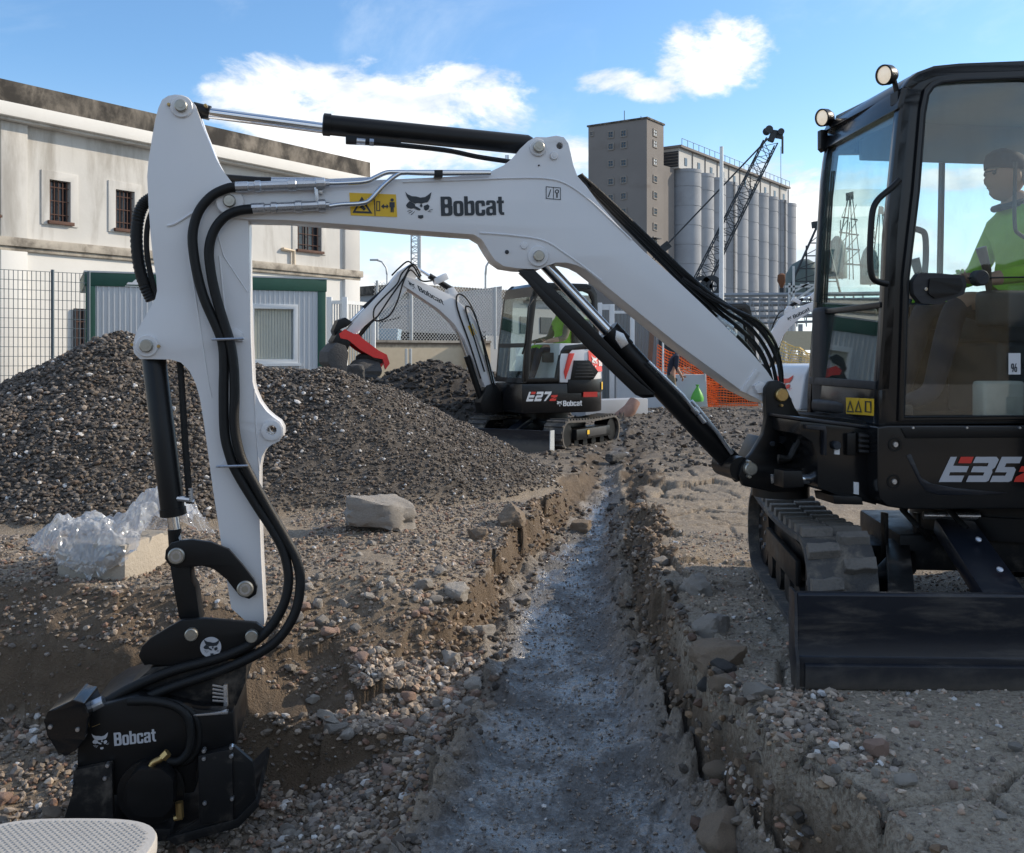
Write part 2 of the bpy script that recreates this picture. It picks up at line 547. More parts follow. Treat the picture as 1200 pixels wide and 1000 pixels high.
def soil_h(x, y):
    """dark heap of earth behind the gravel"""
    a = 1.22 - 0.58 * np.sqrt(((x + 1.30) / 1.3) ** 2 + (y - 16.6) ** 2 + 0.05)
    b = 1.05 - 0.58 * np.sqrt(((x + 2.6) / 1.3) ** 2 + (y - 16.8) ** 2 + 0.05)
    c = 1.0 - 0.6 * np.sqrt((x + 0.35) ** 2 + (y - 16.9) ** 2 + 0.05)
    return np.maximum(np.maximum(a, b), c) + 0.10 * fbm(x * 2.2, y * 2.2, 4, 61)

def H(x, y, full=False):
    x = np.asarray(x, float); y = np.asarray(y, float)
    jx = 0.10 * fbm(x * 0.3 + 5, y * 1.3, 2, 3) + 0.085 * fbm(x * 2 + 9, y * 4.0, 3, 4)
    w1, w2, wv = worley(x * 2.2 + 3, y * 2.2, 12)
    jx = jx * 0.6 + (wv - 0.5) * 0.20
    jl = 0.12 * fbm(x * 0.3 + 31, y * 1.3, 2, 23) + 0.05 * fbm(x * 2 + 39, y * 4.0, 3, 24) + (wv - 0.5) * 0.18
    near = 1 - sstep(12, 20, y)
    rt = np.interp(y, TY, T_RT) + jx * near
    rf = np.interp(y, TY, T_RF) + 0.4 * jx * near
    lf = np.interp(y, TY, T_LF) + 0.4 * jl * near
    lt = np.interp(y, TY, T_LT) + jl * near
    rt = np.maximum(rt, rf + 0.03); lt = np.minimum(lt, lf - 0.03)
    d = np.interp(y, TY, T_D)
    grain = 0.020 * fbm(x * 5, y * 5, 4, 40) + 0.007 * fbm(x * 40, y * 40, 3, 45)
    top = 0.035 * fbm(x * 0.8, y * 0.8, 3, 30) + grain
    flatten = sstep(12, 16, y)
    top = top * (1 + flatten * 0.8) - 0.10 * sstep(11, 15, y) - 0.10 * sstep(18, 30, y)
    # left bank: a spur of broken ground slopes down towards the camera between pit and trench
    spur = sstep(5.95, 4.85, y) * sstep(-1.75, -1.0, x) * (1 - sstep(-0.1, 0.2, x))
    tl = top - 0.40 * spur + spur * (0.07 * fbm(x * 3, y * 3, 3, 55) + (worley(x * 3.1 + 7, y * 4.2, 77)[2] - 0.5) * 0.13)
    tl = tl - 0.10 * sstep(-0.75, -0.2, x) * sstep(8.2, 7.0, y)
    # the gravel heap and the soil heap
    ph = np.minimum(pile_h(x, y), (lt - x) * 0.60 + 0.03) + 0.07 * fbm(x * 1.5, y * 1.5, 3, 70) + 0.03 * fbm(x * 9, y * 9, 3, 75)
    sh = soil_h(x, y)
    tl = np.maximum(np.maximum(tl, ph), sh)
    # trench floor: muddy, lumps fallen along the far-right wall
    fl = -d + 0.035 * fbm(x * 2.0, y * 1.2, 3, 80) + 0.026 * fbm(x * 7, y * 7, 4, 85) + 0.010 * fbm(x * 28, y * 28, 3, 88)
    slump = sstep(0.24, 0.0, rf - x) * (0.09 + 0.16 * np.clip(fbm(x * 7, y * 7, 3, 90) + 0.3, 0, 1))
    slump = slump + sstep(0.26, 0.0, x - lf) * (0.02 + 0.10 * np.clip(fbm(x * 8, y * 8, 3, 95) + 0.25, 0, 1))
    slump = slump * (1 + 0.35 * fbm(x * 20, y * 20, 3, 97))
    fl = fl + slump * np.clip(d / 0.3, 0, 1)
    # pit in front of the left bank, where the planer stands
    yb = np.interp(x, [-6, -2.6, -2.0, -1.5, -1.25, -1.05, -0.6, -0.2], [5.12, 5.02, 4.98, 4.90, 4.78, 4.70, 4.70, 4.75]) + 0.10 * fbm(x * 2.4, y * 0.6, 3, 100) + 0.06 * (wv - 0.5)
    pf = np.interp(x, [-0.95, -0.2], [-0.80, -0.44]) + 0.03 * fbm(x * 2.5, y * 2.5, 3, 110) + 0.014 * fbm(x * 12, y * 12, 2, 115)
    pf = pf + 0.20 * sstep(4.3, 5.0, y) * sstep(-1.0, -1.6, x)
    u = np.clip((y - yb) / 0.42, 0, 1)         # 0 at the wall foot, 1 at the lip
    prof = np.where(u < 0.14, u / 0.14 * 0.58, 0.58 + 0.42 * np.clip((u - 0.14) / 0.86, 0, 1) ** 0.75)
    lip = tl * np.ones_like(x)
    left = np.where(y < yb, pf, pf + (lip - pf) * prof + 0.05 * fbm(x * 5, y * 9, 3, 120) * np.sin(np.pi * np.clip(u, 0, 1)))
    left = np.where(y > yb + 0.42, lip, left)
    # across the trench
    tw = np.clip((x - lt) / (lf - lt), 0, 1)
    lw = np.where(tw < 0.25, 0.06 * tw / 0.25, np.where(tw < 0.45, 0.06 + 0.60 * (tw - 0.25) / 0.2, 0.66 + 0.34 * ((tw - 0.45) / 0.55) ** 0.8))
    z = left + (np.minimum(fl, left + 0.0) - left) * lw
    inpit = (y < yb)
    z = np.where(inpit & (x < rf - 0.02), np.where(x > lf, np.minimum(fl, np.maximum(pf, fl)), np.minimum(pf, -0.40) + 0 * x), z)
    tr = np.clip((x - rf) / (rt - rf), 0, 1)
    rw = np.where(tr < 0.5, tr / 0.5 * 0.30, np.where(tr < 0.68, 0.30 + 0.62 * (tr - 0.5) / 0.18, 0.92 + 0.08 * (tr - 0.68) / 0.32))
    rtop = top + (wv - 0.5) * 0.06 * sstep(1.1, 0.1, x - rt) + 0.012 * fbm(x * 26, y * 26, 3, 140) * sstep(2.4, 0.3, x - rt)
    crack = np.exp(-((w2 - w1) / 0.045) ** 2) * sstep(1.3, 0.1, x - rt) * 0.075
    rtop = rtop - crack * near
    z = np.where(x > rf, fl + (rtop - fl) * rw, z)
    z = np.where(x > rt, rtop, z)
    wl = (((tr > 0.02) & (tr < 1)) | ((tw > 0) & (tw < 0.98))) * np.clip(d / 0.3, 0, 1)
    z = z + wl * (0.035 * fbm(x * 14, y * 14, 3, 130) + 0.02 * fbm(x * 34, y * 34, 2, 135))
    # track-packed flat ground under the digger
    z = np.where((x > 1.15) & (y > 3.2) & (y < 7.5), z * 0.35 + 0.0, z)
    if not full: return z
    wet = sstep(lf - 0.05, lf + 0.2, x) * (1 - sstep(rf - 0.22, rf + 0.02, x)) * sstep(0.02, 0.10, d)
    gravel = np.maximum(sstep(-0.02, 0.15, ph - top) * (ph >= sh), 0.0)
    soil = sstep(0.0, 0.2, sh - top) * (sh > ph)
    onleft = (x < lt)
    wall = np.maximum((tr > 0) & (tr < 1), ((tw > 0) & (tw < 1)) | ((u > 0) & (u < 1) & onleft)) * 1.0
    wall = np.maximum(wall, np.where(onleft, np.clip(spur * 1.6, 0, 1) * 0.9, 0))
    wall = np.where((z < -0.5) & onleft & (y < yb - 0.05), 0.35, wall)
    return z, wet, gravel * onleft, soil * onleft, wall

def build_ground():
    rows = [-60, -25, -12, -6, -3, -1.5, -0.6, 0, 0.5, 0.9, 1.3, 1.6, 1.9]
    yv = 2.1
    while yv < 30: rows.append(yv); yv *= 1.0041 if yv < 8 else 1.006
    while yv < 1500: rows.append(yv); yv *= 1.12
    rows = np.array(rows)
    ts = np.concatenate([[-8, -5, -3, -2, -1.4, -1.0, -0.85], np.linspace(-0.72, 0.72, 760), [0.85, 1.0, 1.4, 2, 3, 5, 8]])
    w = np.where(rows >= 2.1, rows, np.sqrt(rows ** 2 + 1.6 ** 2 * np.clip(1 - rows / 2.1, 0, 1) + 0.0001))
    w = np.where(rows < 2.1, np.maximum(w, 2.1), w)
    X = w[:, None] * ts[None, :]; Y = np.repeat(rows[:, None], len(ts), 1)
    z, wet, gr, so, wall = H(X, Y, True)
    nr, nc = X.shape
    me = bpy.data.meshes.new('ground')
    co = np.stack([X, Y, z], -1).reshape(-1, 3).astype(np.float32)
    i = np.arange(nr - 1)[:, None] * nc + np.arange(nc - 1)[None, :]
    quads = np.stack([i, i + 1, i + nc + 1, i + nc], -1).reshape(-1, 4)
    me.vertices.add(len(co)); me.vertices.foreach_set('co', co.ravel())
    me.loops.add(quads.size); me.loops.foreach_set('vertex_index', quads.ravel().astype(np.int32))
    me.polygons.add(len(quads)); me.polygons.foreach_set('loop_start', np.arange(0, quads.size, 4, dtype=np.int32))
    me.update(); me.validate()
    a = me.color_attributes.new('zone', 'FLOAT_COLOR', 'POINT')
    a.data.foreach_set('color', np.stack([wet, gr, so, wall], -1).reshape(-1).astype(np.float32))
    me.shade_smooth()
    o = link_mesh('ground', me, ground_mat())
    o['kind'] = 'structure'
    return o

def ground_mat():
    m, g, b = base_mat('ground_soil')
    at = g.n('ShaderNodeAttribute', attribute_name='zone')
    sp = g.n('ShaderNodeSeparateColor'); g.put(sp.inputs[0], at.outputs['Color'])
    wet, gr, so = sp.outputs[0], sp.outputs[1], sp.outputs[2]
    wall = at.outputs['Alpha']
    tc = g.n('ShaderNodeTexCoord').outputs['Object']
    nA = g.noise(tc, 1.3, 6, 0.6); nB = g.noise(tc, 9.0, 8, 0.65); nC = g.noise(tc, 55.0, 5, 0.65); nD = g.noise(tc, 220.0, 3, 0.6)
    vor = g.n('ShaderNodeTexVoronoi'); vor.inputs['Scale'].default_value = 60; g.put(vor.inputs['Vector'], tc)
    vr = g.n('ShaderNodeTexVoronoi'); vr.inputs['Scale'].default_value = 26; g.put(vr.inputs['Vector'], tc)
    dry = g.mix(nB, (0.20, 0.155, 0.11), (0.50, 0.41, 0.31))
    dry = g.mix(g.step(nA, 0.42, 0.62), dry, (0.30, 0.25, 0.195))
    dry = g.mix(g.step(nC, 0.55, 0.75), dry, (0.50, 0.44, 0.36))
    dry = g.mix(g.m('MULTIPLY', g.step(nC, 0.47, 0.30), 0.8), dry, (0.10, 0.08, 0.06))  # crevice shade painted into the soil colour, in the hollows of the bump noise
    # single pebbles set in the surface
    peb = g.step(vor.outputs['Distance'], 0.42, 0.20)
    pc = g.n('ShaderNodeSeparateColor'); g.put(pc.inputs[0], vor.outputs['Color'])
    psel = g.step(pc.outputs[1], 0.55, 0.6)
    dry = g.mix(g.m('MULTIPLY', g.m('MULTIPLY', peb, psel), 0.8), dry, g.mix(pc.outputs[0], (0.22, 0.18, 0.145), (0.62, 0.56, 0.49)))
    vrc = g.n('ShaderNodeSeparateColor'); g.put(vrc.inputs[0], vr.outputs['Color'])
    grv = g.mix(vrc.outputs[0], (0.07, 0.06, 0.05), (0.18, 0.155, 0.13))
    earth = g.mix(nB, (0.025, 0.021, 0.018), (0.07, 0.058, 0.046))
    wallc = g.mix(nB, (0.07, 0.051, 0.035), (0.27, 0.20, 0.137))
    wallc = g.mix(g.step(nC, 0.55, 0.8), wallc, (0.30, 0.25, 0.19))
    mud = g.mix(nB, (0.048, 0.043, 0.039), (0.13, 0.118, 0.106))
    mud = g.mix(g.step(nC, 0.52, 0.72), mud, (0.17, 0.158, 0.145)); mud = g.mix(g.m('MULTIPLY', g.step(nC, 0.48, 0.32), .7), mud, (0.02, 0.018, 0.016))
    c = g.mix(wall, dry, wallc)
    c = g.mix(gr, c, grv)
    c = g.mix(so, c, earth)
    geo = g.n('ShaderNodeNewGeometry'); ps = g.n('ShaderNodeSeparateXYZ'); g.put(ps.inputs[0], geo.outputs['Position'])
    # pale crust of the near right slab, painted brighter to lift its shade
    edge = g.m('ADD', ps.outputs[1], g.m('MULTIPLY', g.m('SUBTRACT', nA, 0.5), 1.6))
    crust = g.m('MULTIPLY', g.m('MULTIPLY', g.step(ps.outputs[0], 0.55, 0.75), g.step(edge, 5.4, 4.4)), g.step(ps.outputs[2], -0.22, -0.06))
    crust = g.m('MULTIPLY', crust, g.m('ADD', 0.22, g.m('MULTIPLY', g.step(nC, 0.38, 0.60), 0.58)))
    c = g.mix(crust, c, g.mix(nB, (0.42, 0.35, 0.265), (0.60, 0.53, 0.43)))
    # far ground is darker, trampled soil
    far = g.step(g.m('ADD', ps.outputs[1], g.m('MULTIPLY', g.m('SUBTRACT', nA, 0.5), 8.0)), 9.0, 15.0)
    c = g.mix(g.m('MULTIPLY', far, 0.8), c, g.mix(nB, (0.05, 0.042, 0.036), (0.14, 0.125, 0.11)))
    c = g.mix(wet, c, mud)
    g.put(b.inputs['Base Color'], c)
    wn = g.noise(g.vmul(tc, (1.0, 0.75, 1.0)), 3.2, 7, 0.62, 0.5)
    film = g.m('MULTIPLY', wet, g.step(g.m('ADD', wn, g.m('MULTIPLY', g.m('SUBTRACT', nC, 0.5), 0.34)), 0.39, 0.60))
    r = g.m('SUBTRACT', g.m('ADD', 0.82, g.m('MULTIPLY', nC, 0.15)), g.m('MULTIPLY', wet, 0.34))
    r = g.m('SUBTRACT', r, g.m('MULTIPLY', film, 0.38), clamp=True)
    g.put(b.inputs['Roughness'], r)
    g.put(b.inputs['Coat Weight'], g.m('MULTIPLY', film, 0.55)); b.inputs['Coat Roughness'].default_value = 0.20; b.inputs['Coat IOR'].default_value = 1.45
    g.put(b.inputs['Specular IOR Level'], g.m('ADD', 0.3, g.m('MULTIPLY', wet, 0.9)))
    hgt = g.m('ADD', g.m('MULTIPLY', nC, 0.7), g.m('ADD', g.m('MULTIPLY', nD, 0.36), g.m('MULTIPLY', peb, 0.18)))
    b1 = g.n('ShaderNodeBump'); b1.inputs['Strength'].default_value = 0.9
    g.put(b1.inputs['Distance'], g.m('SUBTRACT', g.m('ADD', 0.028, g.m('MULTIPLY', wet, 0.010)), g.m('MULTIPLY', film, 0.031)))
    g.put(b1.inputs['Height'], hgt); g.put(b.inputs['Normal'], b1.outputs[0])
    return m

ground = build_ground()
# the yard ends in a brown earth bank behind the viewpoint (it shows mirrored in the cab door)
def bank():
    xs = np.linspace(-60, 70, 160); ys = np.linspace(-46, -24, 26)
    X, Y = np.meshgrid(xs, ys)
    z = 5.6 * sstep(-24, -38, Y) + (1.6 * fbm(X * .12, Y * .2, 4, 400) + .5 * fbm(X * .7, Y * .7, 3, 410)) * sstep(-24, -30, Y) - .3
    me = bpy.data.meshes.new('embankment')
    n = len(xs)
    me.from_pydata(np.stack([X, Y, z], -1).reshape(-1, 3).tolist(), [], [(j * n + i, j * n + i + 1, (j + 1) * n + i + 1, (j + 1) * n + i) for j in range(len(ys) - 1) for i in range(n - 1)])
    me.shade_smooth()
    o = link_mesh('embankment', me, pmat('bank_scrub', (.13, .10, .06), .95, var=.4, vscale=.5, dirt=((.05, .055, .025), .5, .4), bump=.6, bscale=3)); o['kind'] = 'structure'
bank()

# ------------------------------------------------------------------ loose stones and gravel
ICO_V, ICO_F = None, None
def ico(sub):
    bm = bmesh.new(); bmesh.ops.create_icosphere(bm, subdivisions=sub, radius=1.0)
    v = np.array([p.co[:] for p in bm.verts]); f = np.array([[q.index for q in p.verts] for p in bm.faces]); bm.free()
    return v, f

def stone_mat(nm='stone_gravel', rough=0.75, spec=0.5):
    m, g, b = base_mat(nm)
    at = g.n('ShaderNodeAttribute', attribute_name='tint')
    tc = g.n('ShaderNodeTexCoord').outputs['Object']
    n = g.noise(tc, 60, 5, 0.6)
    c = g.mix(g.m('MULTIPLY', g.m('SUBTRACT', n, 0.5), 1.4, clamp=True), at.outputs['Color'], (0.05, 0.045, 0.04))
    g.put(b.inputs['Base Color'], c); b.inputs['Roughness'].default_value = rough; b.inputs['Specular IOR Level'].default_value = spec
    bn = g.n('ShaderNodeBump'); bn.inputs['Strength'].default_value = 0.5; bn.inputs['Distance'].default_value = 0.006
    g.put(bn.inputs['Height'], g.noise(tc, 140, 4, 0.6)); g.put(b.inputs['Normal'], bn.outputs[0])
    return m
M_stone = stone_mat()
M_stonewet = stone_mat('stone_wet', 0.22, 0.9)

PAL_MIX = np.array([[.27, .25, .225], [.19, .175, .16], [.34, .31, .28], [.13, .12, .11], [.27, .21, .17], [.24, .16, .125], [.42, .39, .355], [.22, .21, .205], [.11, .105, .10], [.30, .265, .225], [.17, .155, .14], [.24, .22, .20]])
PAL_DARK = np.array([[.085, .08, .076], [.062, .058, .055], [.12, .112, .105], [.046, .042, .040], [.15, .14, .128], [.10, .078, .062], [.22, .205, .19], [.095, .09, .085], [.075, .07, .066], [.14, .12, .10]])

def rot_mats(n):
    q = rng.normal(size=(n, 4)); q /= np.linalg.norm(q, axis=1)[:, None]
    w, x, y, z = q.T
    return np.stack([1 - 2 * (y * y + z * z), 2 * (x * y - z * w), 2 * (x * z + y * w), 2 * (x * y + z * w), 1 - 2 * (x * x + z * z), 2 * (y * z - x * w), 2 * (x * z - y * w), 2 * (y * z + x * w), 1 - 2 * (x * x + y * y)], -1).reshape(n, 3, 3)

def gravel(name, xy, size, pal, bright=0.0, sink=0.15, mat=None):
    bv, bf = ico(1)
    n = len(xy)
    kinds = np.stack([bv * (1 + rng.uniform(-0.28, 0.28, (len(bv), 1))) for _ in range(16)])
    base = kinds[rng.integers(0, 16, n)]
    sc = size[:, None] * rng.uniform([0.75, 0.6, 0.45], [1.25, 1.05, 0.85], (n, 3))
    R = rot_mats(n)
    flat = np.eye(3)[None] * np.array([1, 1, 0.75])
    v = np.einsum('nij,nkj->nki', R, base * sc[:, None, :]) @ flat
    z = H(xy[:, 0], xy[:, 1]) + size * (0.55 - sink)
    v = v + np.concatenate([xy, z[:, None]], 1)[:, None, :]
    nv, nf = len(bv), len(bf)
    F = bf[None] + (np.arange(n) * nv)[:, None, None]
    col = pal[rng.integers(0, len(pal), n)] * rng.uniform(0.7, 1.3, (n, 1)) * np.array([1.12, 1.0, 0.88])
    br = rng.random(n) < bright
    col[br] = rng.uniform(0.45, 0.68, (br.sum(), 1)) * np.array([1, .97, .93])
    me = bpy.data.meshes.new(name)
    me.vertices.add(n * nv); me.vertices.foreach_set('co', v.reshape(-1).astype(np.float32))
    me.loops.add(n * nf * 3); me.loops.foreach_set('vertex_index', F.reshape(-1).astype(np.int32))
    me.polygons.add(n * nf); me.polygons.foreach_set('loop_start', np.arange(0, n * nf * 3, 3, dtype=np.int32))
    me.update()
    a = me.color_attributes.new('tint', 'FLOAT_COLOR', 'POINT')
    cc = np.ones((n, nv, 4)); cc[:, :, :3] = col[:, None, :]
    a.data.foreach_set('color', cc.reshape(-1).astype(np.float32))
    me.shade_flat()
    o = link_mesh(name, me, mat or M_stone)
    o['kind'] = 'stuff'
    return o

def in_view(x, y): return np.abs(x) < 0.56 * y + 0.35

def scatter(n, xr, yr, test):
    out = []
    tot = 0
    while tot < n:
        x = rng.uniform(*xr, n * 2); y = rng.uniform(*yr, n * 2)
        k = test(x, y) & in_view(x, y)
        out.append(np.stack([x[k], y[k]], 1)); tot += k.sum()
        if k.sum() == 0: break
    return np.concatenate(out)[:n]

def logsize(n, mean, sd): return mean * np.exp(np.clip(rng.normal(0, sd, n), -1.2, 0.72))

def zones(x, y):
    _, wet, gr, so, wall = H(x, y, True)
    return wet, gr, so, wall

# the big heap
p = scatter(39000, (-6.2, 1.2), (6.6, 10.6), lambda x, y: zones(x, y)[1] > 0.25)
sz = logsize(len(p), 0.0120, 0.42); sz = sz * np.where(p[:, 0] < -1.6 - 0.25 * (9 - p[:, 1]), 1.25, 0.80)
gravel('gravel_heap', p, sz, PAL_DARK * .98, 0.03)
# ground in front of it, grey and pink broken stone
p = scatter(13000, (-4.6, 0.6), (5.0, 8.4), lambda x, y: (zones(x, y)[1] < 0.4) & (x < np.interp(y, TY, T_LT)) & (H(x, y) > -0.5) & (fbm(x * 1.1, y * 1.1, 3, 200) > -0.3))
gravel('bank_gravel', p, logsize(len(p), 0.0098, 0.5), PAL_MIX * 0.85, 0.015, 0.3)
# spill of pale stone on the spur
p = scatter(2600, (-1.25, 0.0), (4.75, 5.7), lambda x, y: (x < np.interp(y, TY, T_LF)) & (fbm(x * 2, y * 2, 2, 210) > 0.03) & (H(x, y) > -0.6))
gravel('spur_gravel', p, logsize(len(p), 0.0135, 0.40), PAL_MIX * 1.1, 0.02)
# floor of the pit
p = scatter(9000, (-3.4, -0.25), (3.2, 5.8), lambda x, y: (H(x, y) < -0.5) & (x < np.interp(y, TY, T_LF) + 0.05))
gravel('pit_gravel', p, logsize(len(p), 0.0128, 0.42), PAL_MIX * 0.85, 0.03)
# fallen lumps along the trench sides
p = scatter(1500, (-0.6, 2.1), (2.6, 9.5), lambda x, y: ((np.abs(x - np.interp(y, TY, T_RF)) < 0.13) | ((np.abs(x - np.interp(y, TY, T_LF)) < 0.14))))
gravel('trench_rubble', p, logsize(len(p), 0.0145, 0.55), PAL_MIX * 0.5, 0.01)
# mud lumps on the trench floor
p = scatter(5000, (-0.5, 1.8), (2.6, 14), lambda x, y: (zones(x, y)[0] > 0.5))
gravel('mud_lumps', p, logsize(len(p), 0.0060, 0.5), PAL_DARK * 1.3, 0.01, 0.45, M_stonewet)
p = scatter(2600, (-0.9, 2.1), (2.5, 9.0), lambda x, y: (zones(x, y)[3] > 0.5) & (x > np.interp(y, TY, T_LT) - .15))
gravel('wall_crumbs', p, logsize(len(p), 0.0125, 0.6), np.array([[.21, .155, .105], [.15, .11, .075], [.27, .21, .15], [.10, .075, .055], [.26, .23, .20]]), 0.0, 0.35)
# right bank: fine grit with a stony patch at the broken edge
p = scatter(9500, (0.65, 4.0), (2.2, 7.0), lambda x, y: (x > np.interp(y, TY, T_RT) + 0.03))
gravel('grit', p, logsize(len(p), 0.0066, 0.55), PAL_MIX * 1.25, 0.05, 0.42)
p = scatter(900, (0.65, 1.15), (3.0, 3.9), lambda x, y: (x > np.interp(y, TY, T_RT) - 0.06) & (fbm(x * 3, y * 3, 2, 230) > -0.1))
gravel('edge_gravel', p, logsize(len(p), 0.0112, 0.45), PAL_MIX * 1.05, 0.05)
# trampled soil further back
p = scatter(5000, (-2, 9), (10.5, 26), lambda x, y: (zones(x, y)[0] < 0.3) & (zones(x, y)[2] < 0.2))
gravel('soil_clods', p, logsize(len(p), 0.03, 0.5), PAL_DARK * 0.8, 0.02, 0.3)
p = scatter(4500, (-4.4, 1.0), (14.2, 18.5), lambda x, y: (zones(x, y)[2] > 0.3))
gravel('heap_clods', p, logsize(len(p), 0.03, 0.45), PAL_DARK * 0.45, 0.0)

def rock_mat(name, col, dark):
    return pmat(name, col, 0.85, var=0.2, vscale=14, bump=0.9, bscale=45, dirt=(dark, 0.35, 12), rvar=0.05)
M_rockgrey = rock_mat('rock_grey', (0.33, 0.30, 0.265), (0.15, 0.125, 0.10))
M_rockpale = rock_mat('rock_pale', (0.46, 0.42, 0.37), (0.24, 0.20, 0.16))
M_rockpink = rock_mat('rock_pink', (0.40, 0.27, 0.21), (0.2, 0.13, 0.1))
M_rockbrown = rock_mat('rock_brown', (0.25, 0.19, 0.135), (0.12, 0.09, 0.065))
M_rockdark = rock_mat('rock_dark', (0.075, 0.072, 0.07), (0.03, 0.028, 0.026))

ROCKS = []
def rock_mesh(seed, sub=2, rough=0.22, boxy=0.5):
    r = np.random.default_rng(seed)
    v, f = ico(sub)
    e = 1.0 / np.max(np.abs(v), axis=1)[:, None]
    v = v * ((1 - boxy) + boxy * e)
    for _ in range(9):                       # knock planes off it
        d = r.normal(size=3); d /= np.linalg.norm(d); c = r.uniform(0.62, 0.95)
        k = v @ d - c
        v = v - np.where(k > 0, k, 0)[:, None] * d[None] * 0.9
    if sub >= 3:
        off = r.uniform(0, 50, 3)
        for fq, am in ((2.3, 0.10), (5.0, 0.07), (11.0, 0.04)):
            n_ = vnoise(v[:, 0] * fq + off[0], v[:, 1] * fq + off[1], 7) + vnoise(v[:, 1] * fq + off[2], v[:, 2] * fq + off[0], 8) + vnoise(v[:, 2] * fq + off[1], v[:, 0] * fq + off[2], 9)
            v = v * (1 + am * n_[:, None])
    else:
        v = v * (1 + rough * 0.5 * (r.random((len(v), 1)) - 0.5))
    me = bpy.data.meshes.new('stone')
    me.from_pydata(v.tolist(), [], f.tolist())
    me.shade_smooth(); me.set_sharp_from_angle(angle=math.radians(30))
    return me

def stone(x, y, size, mat, label, group=None, seed=0, rz=None, sub=2, sink=0.3, name='stone', z=None, boxy=0.5, cat='stone'):
    me = rock_mesh(seed, sub, boxy=boxy)
    me.materials.append(mat)
    o = bpy.data.objects.new(name, me); COL.objects.link(o)
    sx, sy, sz_ = size
    zz = float(H(np.array([x]), np.array([y]))[0]) if z is None else z
    o.location = (x, y, zz + sz_ * (1 - sink))
    o.scale = size
    o.rotation_euler = (0, 0, rz if rz is not None else random.uniform(0, 6))
    return tag(o, label, cat, group)

def on_ground(px, py):
    """world point where the picture ray meets the modelled ground"""
    lo = 2.0
    for Y in np.arange(2.0, 30, 0.01):
        q = W(px, py, Y)
        if q.z < float(H(np.array([q.x]), np.array([q.y]))[0]): return q
    return W(px, py, 20)

q = W(445, 626, 7.05)
stone(q.x, 7.15, (0.235, 0.17, 0.145), M_rockgrey, 'large flat-topped grey rock lying alone at the foot of the gravel heap', seed=3, rz=0.1, sub=4, sink=0.30, boxy=0.85, cat='rock', name='rock')
for (px, py, Y, s, mt, lab, sd) in [
    (600, 622, 7.6, (0.16, 0.14, 0.12), M_rockbrown, 'square brown block of hard ground at the corner of the left trench bank', 11),
    (560, 628, 7.2, (0.10, 0.09, 0.07), M_rockbrown, 'low brown lump of ground beside the square block on the trench bank', 12),
    (515, 684, 5.95, (0.07, 0.06, 0.05), M_rockgrey, 'grey stone with a rounded top on the broken lip of the left bank', 13),
    (537, 690, 5.75, (0.095, 0.08, 0.075), M_rockpale, 'pale angular stone in the middle of the broken bank lip', 14),
    (567, 690, 5.75, (0.12, 0.09, 0.075), M_rockpale, 'pale wide stone overhanging the trench at the bank lip', 15),
    (528, 733, 5.3, (0.085, 0.06, 0.05), M_rockpale, 'pale flat stone below the broken bank lip', 16),
    (548, 764, 4.95, (0.055, 0.05, 0.05), M_rockgrey, 'grey upright stone halfway down the trench slope', 17),
    (612, 694, 6.5, (0.09, 0.08, 0.055), M_rockgrey, 'grey stone lying on the wet trench floor beside the left wall', 18),
    (678, 594, 8.6, (0.14, 0.11, 0.09), M_rockbrown, 'brown lump fallen from the heap onto the trench edge', 19),
    (720, 545, 12.5, (0.26, 0.16, 0.10), M_rockdark, 'flat dark slab across the far end of the trench', 20),
]:
    qq = W(px, py, Y)
    stone(qq.x, Y, tuple(v * .72 for v in s), mt, lab, seed=sd, rz=sd * 1.3, sub=4, sink=0.5, boxy=.7)
# broken slabs along the right-hand lip
for (px, py, Y, s, mt, lab, sd) in [
    (848, 868, 3.22, (0.10, 0.13, 0.085), M_rockbrown, 'brown broken slab of crust jutting over the trench, stones on top', 31),
    (905, 905, 2.98, (0.12, 0.15, 0.08), M_rockbrown, 'long brown slab of crust at the corner of the right trench bank', 32),
    (985, 955, 2.72, (0.17, 0.12, 0.08), M_rockbrown, 'brown slab of undercut crust lowest on the right trench bank', 33),
    (842, 775, 4.05, (0.11, 0.12, 0.08), M_rockbrown, 'reddish brown clod below the grey slab beside the digger track', 34),
    (830, 735, 4.5, (0.10, 0.10, 0.08), M_rockgrey, 'grey clod on the trench wall level with the digger blade', 35),
    (815, 680, 5.3, (0.09, 0.11, 0.09), M_rockgrey, 'grey rounded clod high on the trench wall left of the track', 36),
]:
    qq = W(px, py, Y)
    stone(qq.x, Y, tuple(v * .8 for v in s), mt, lab, seed=sd, rz=sd * 0.7, sub=4, sink=0.85, name='ground_slab', boxy=0.8)
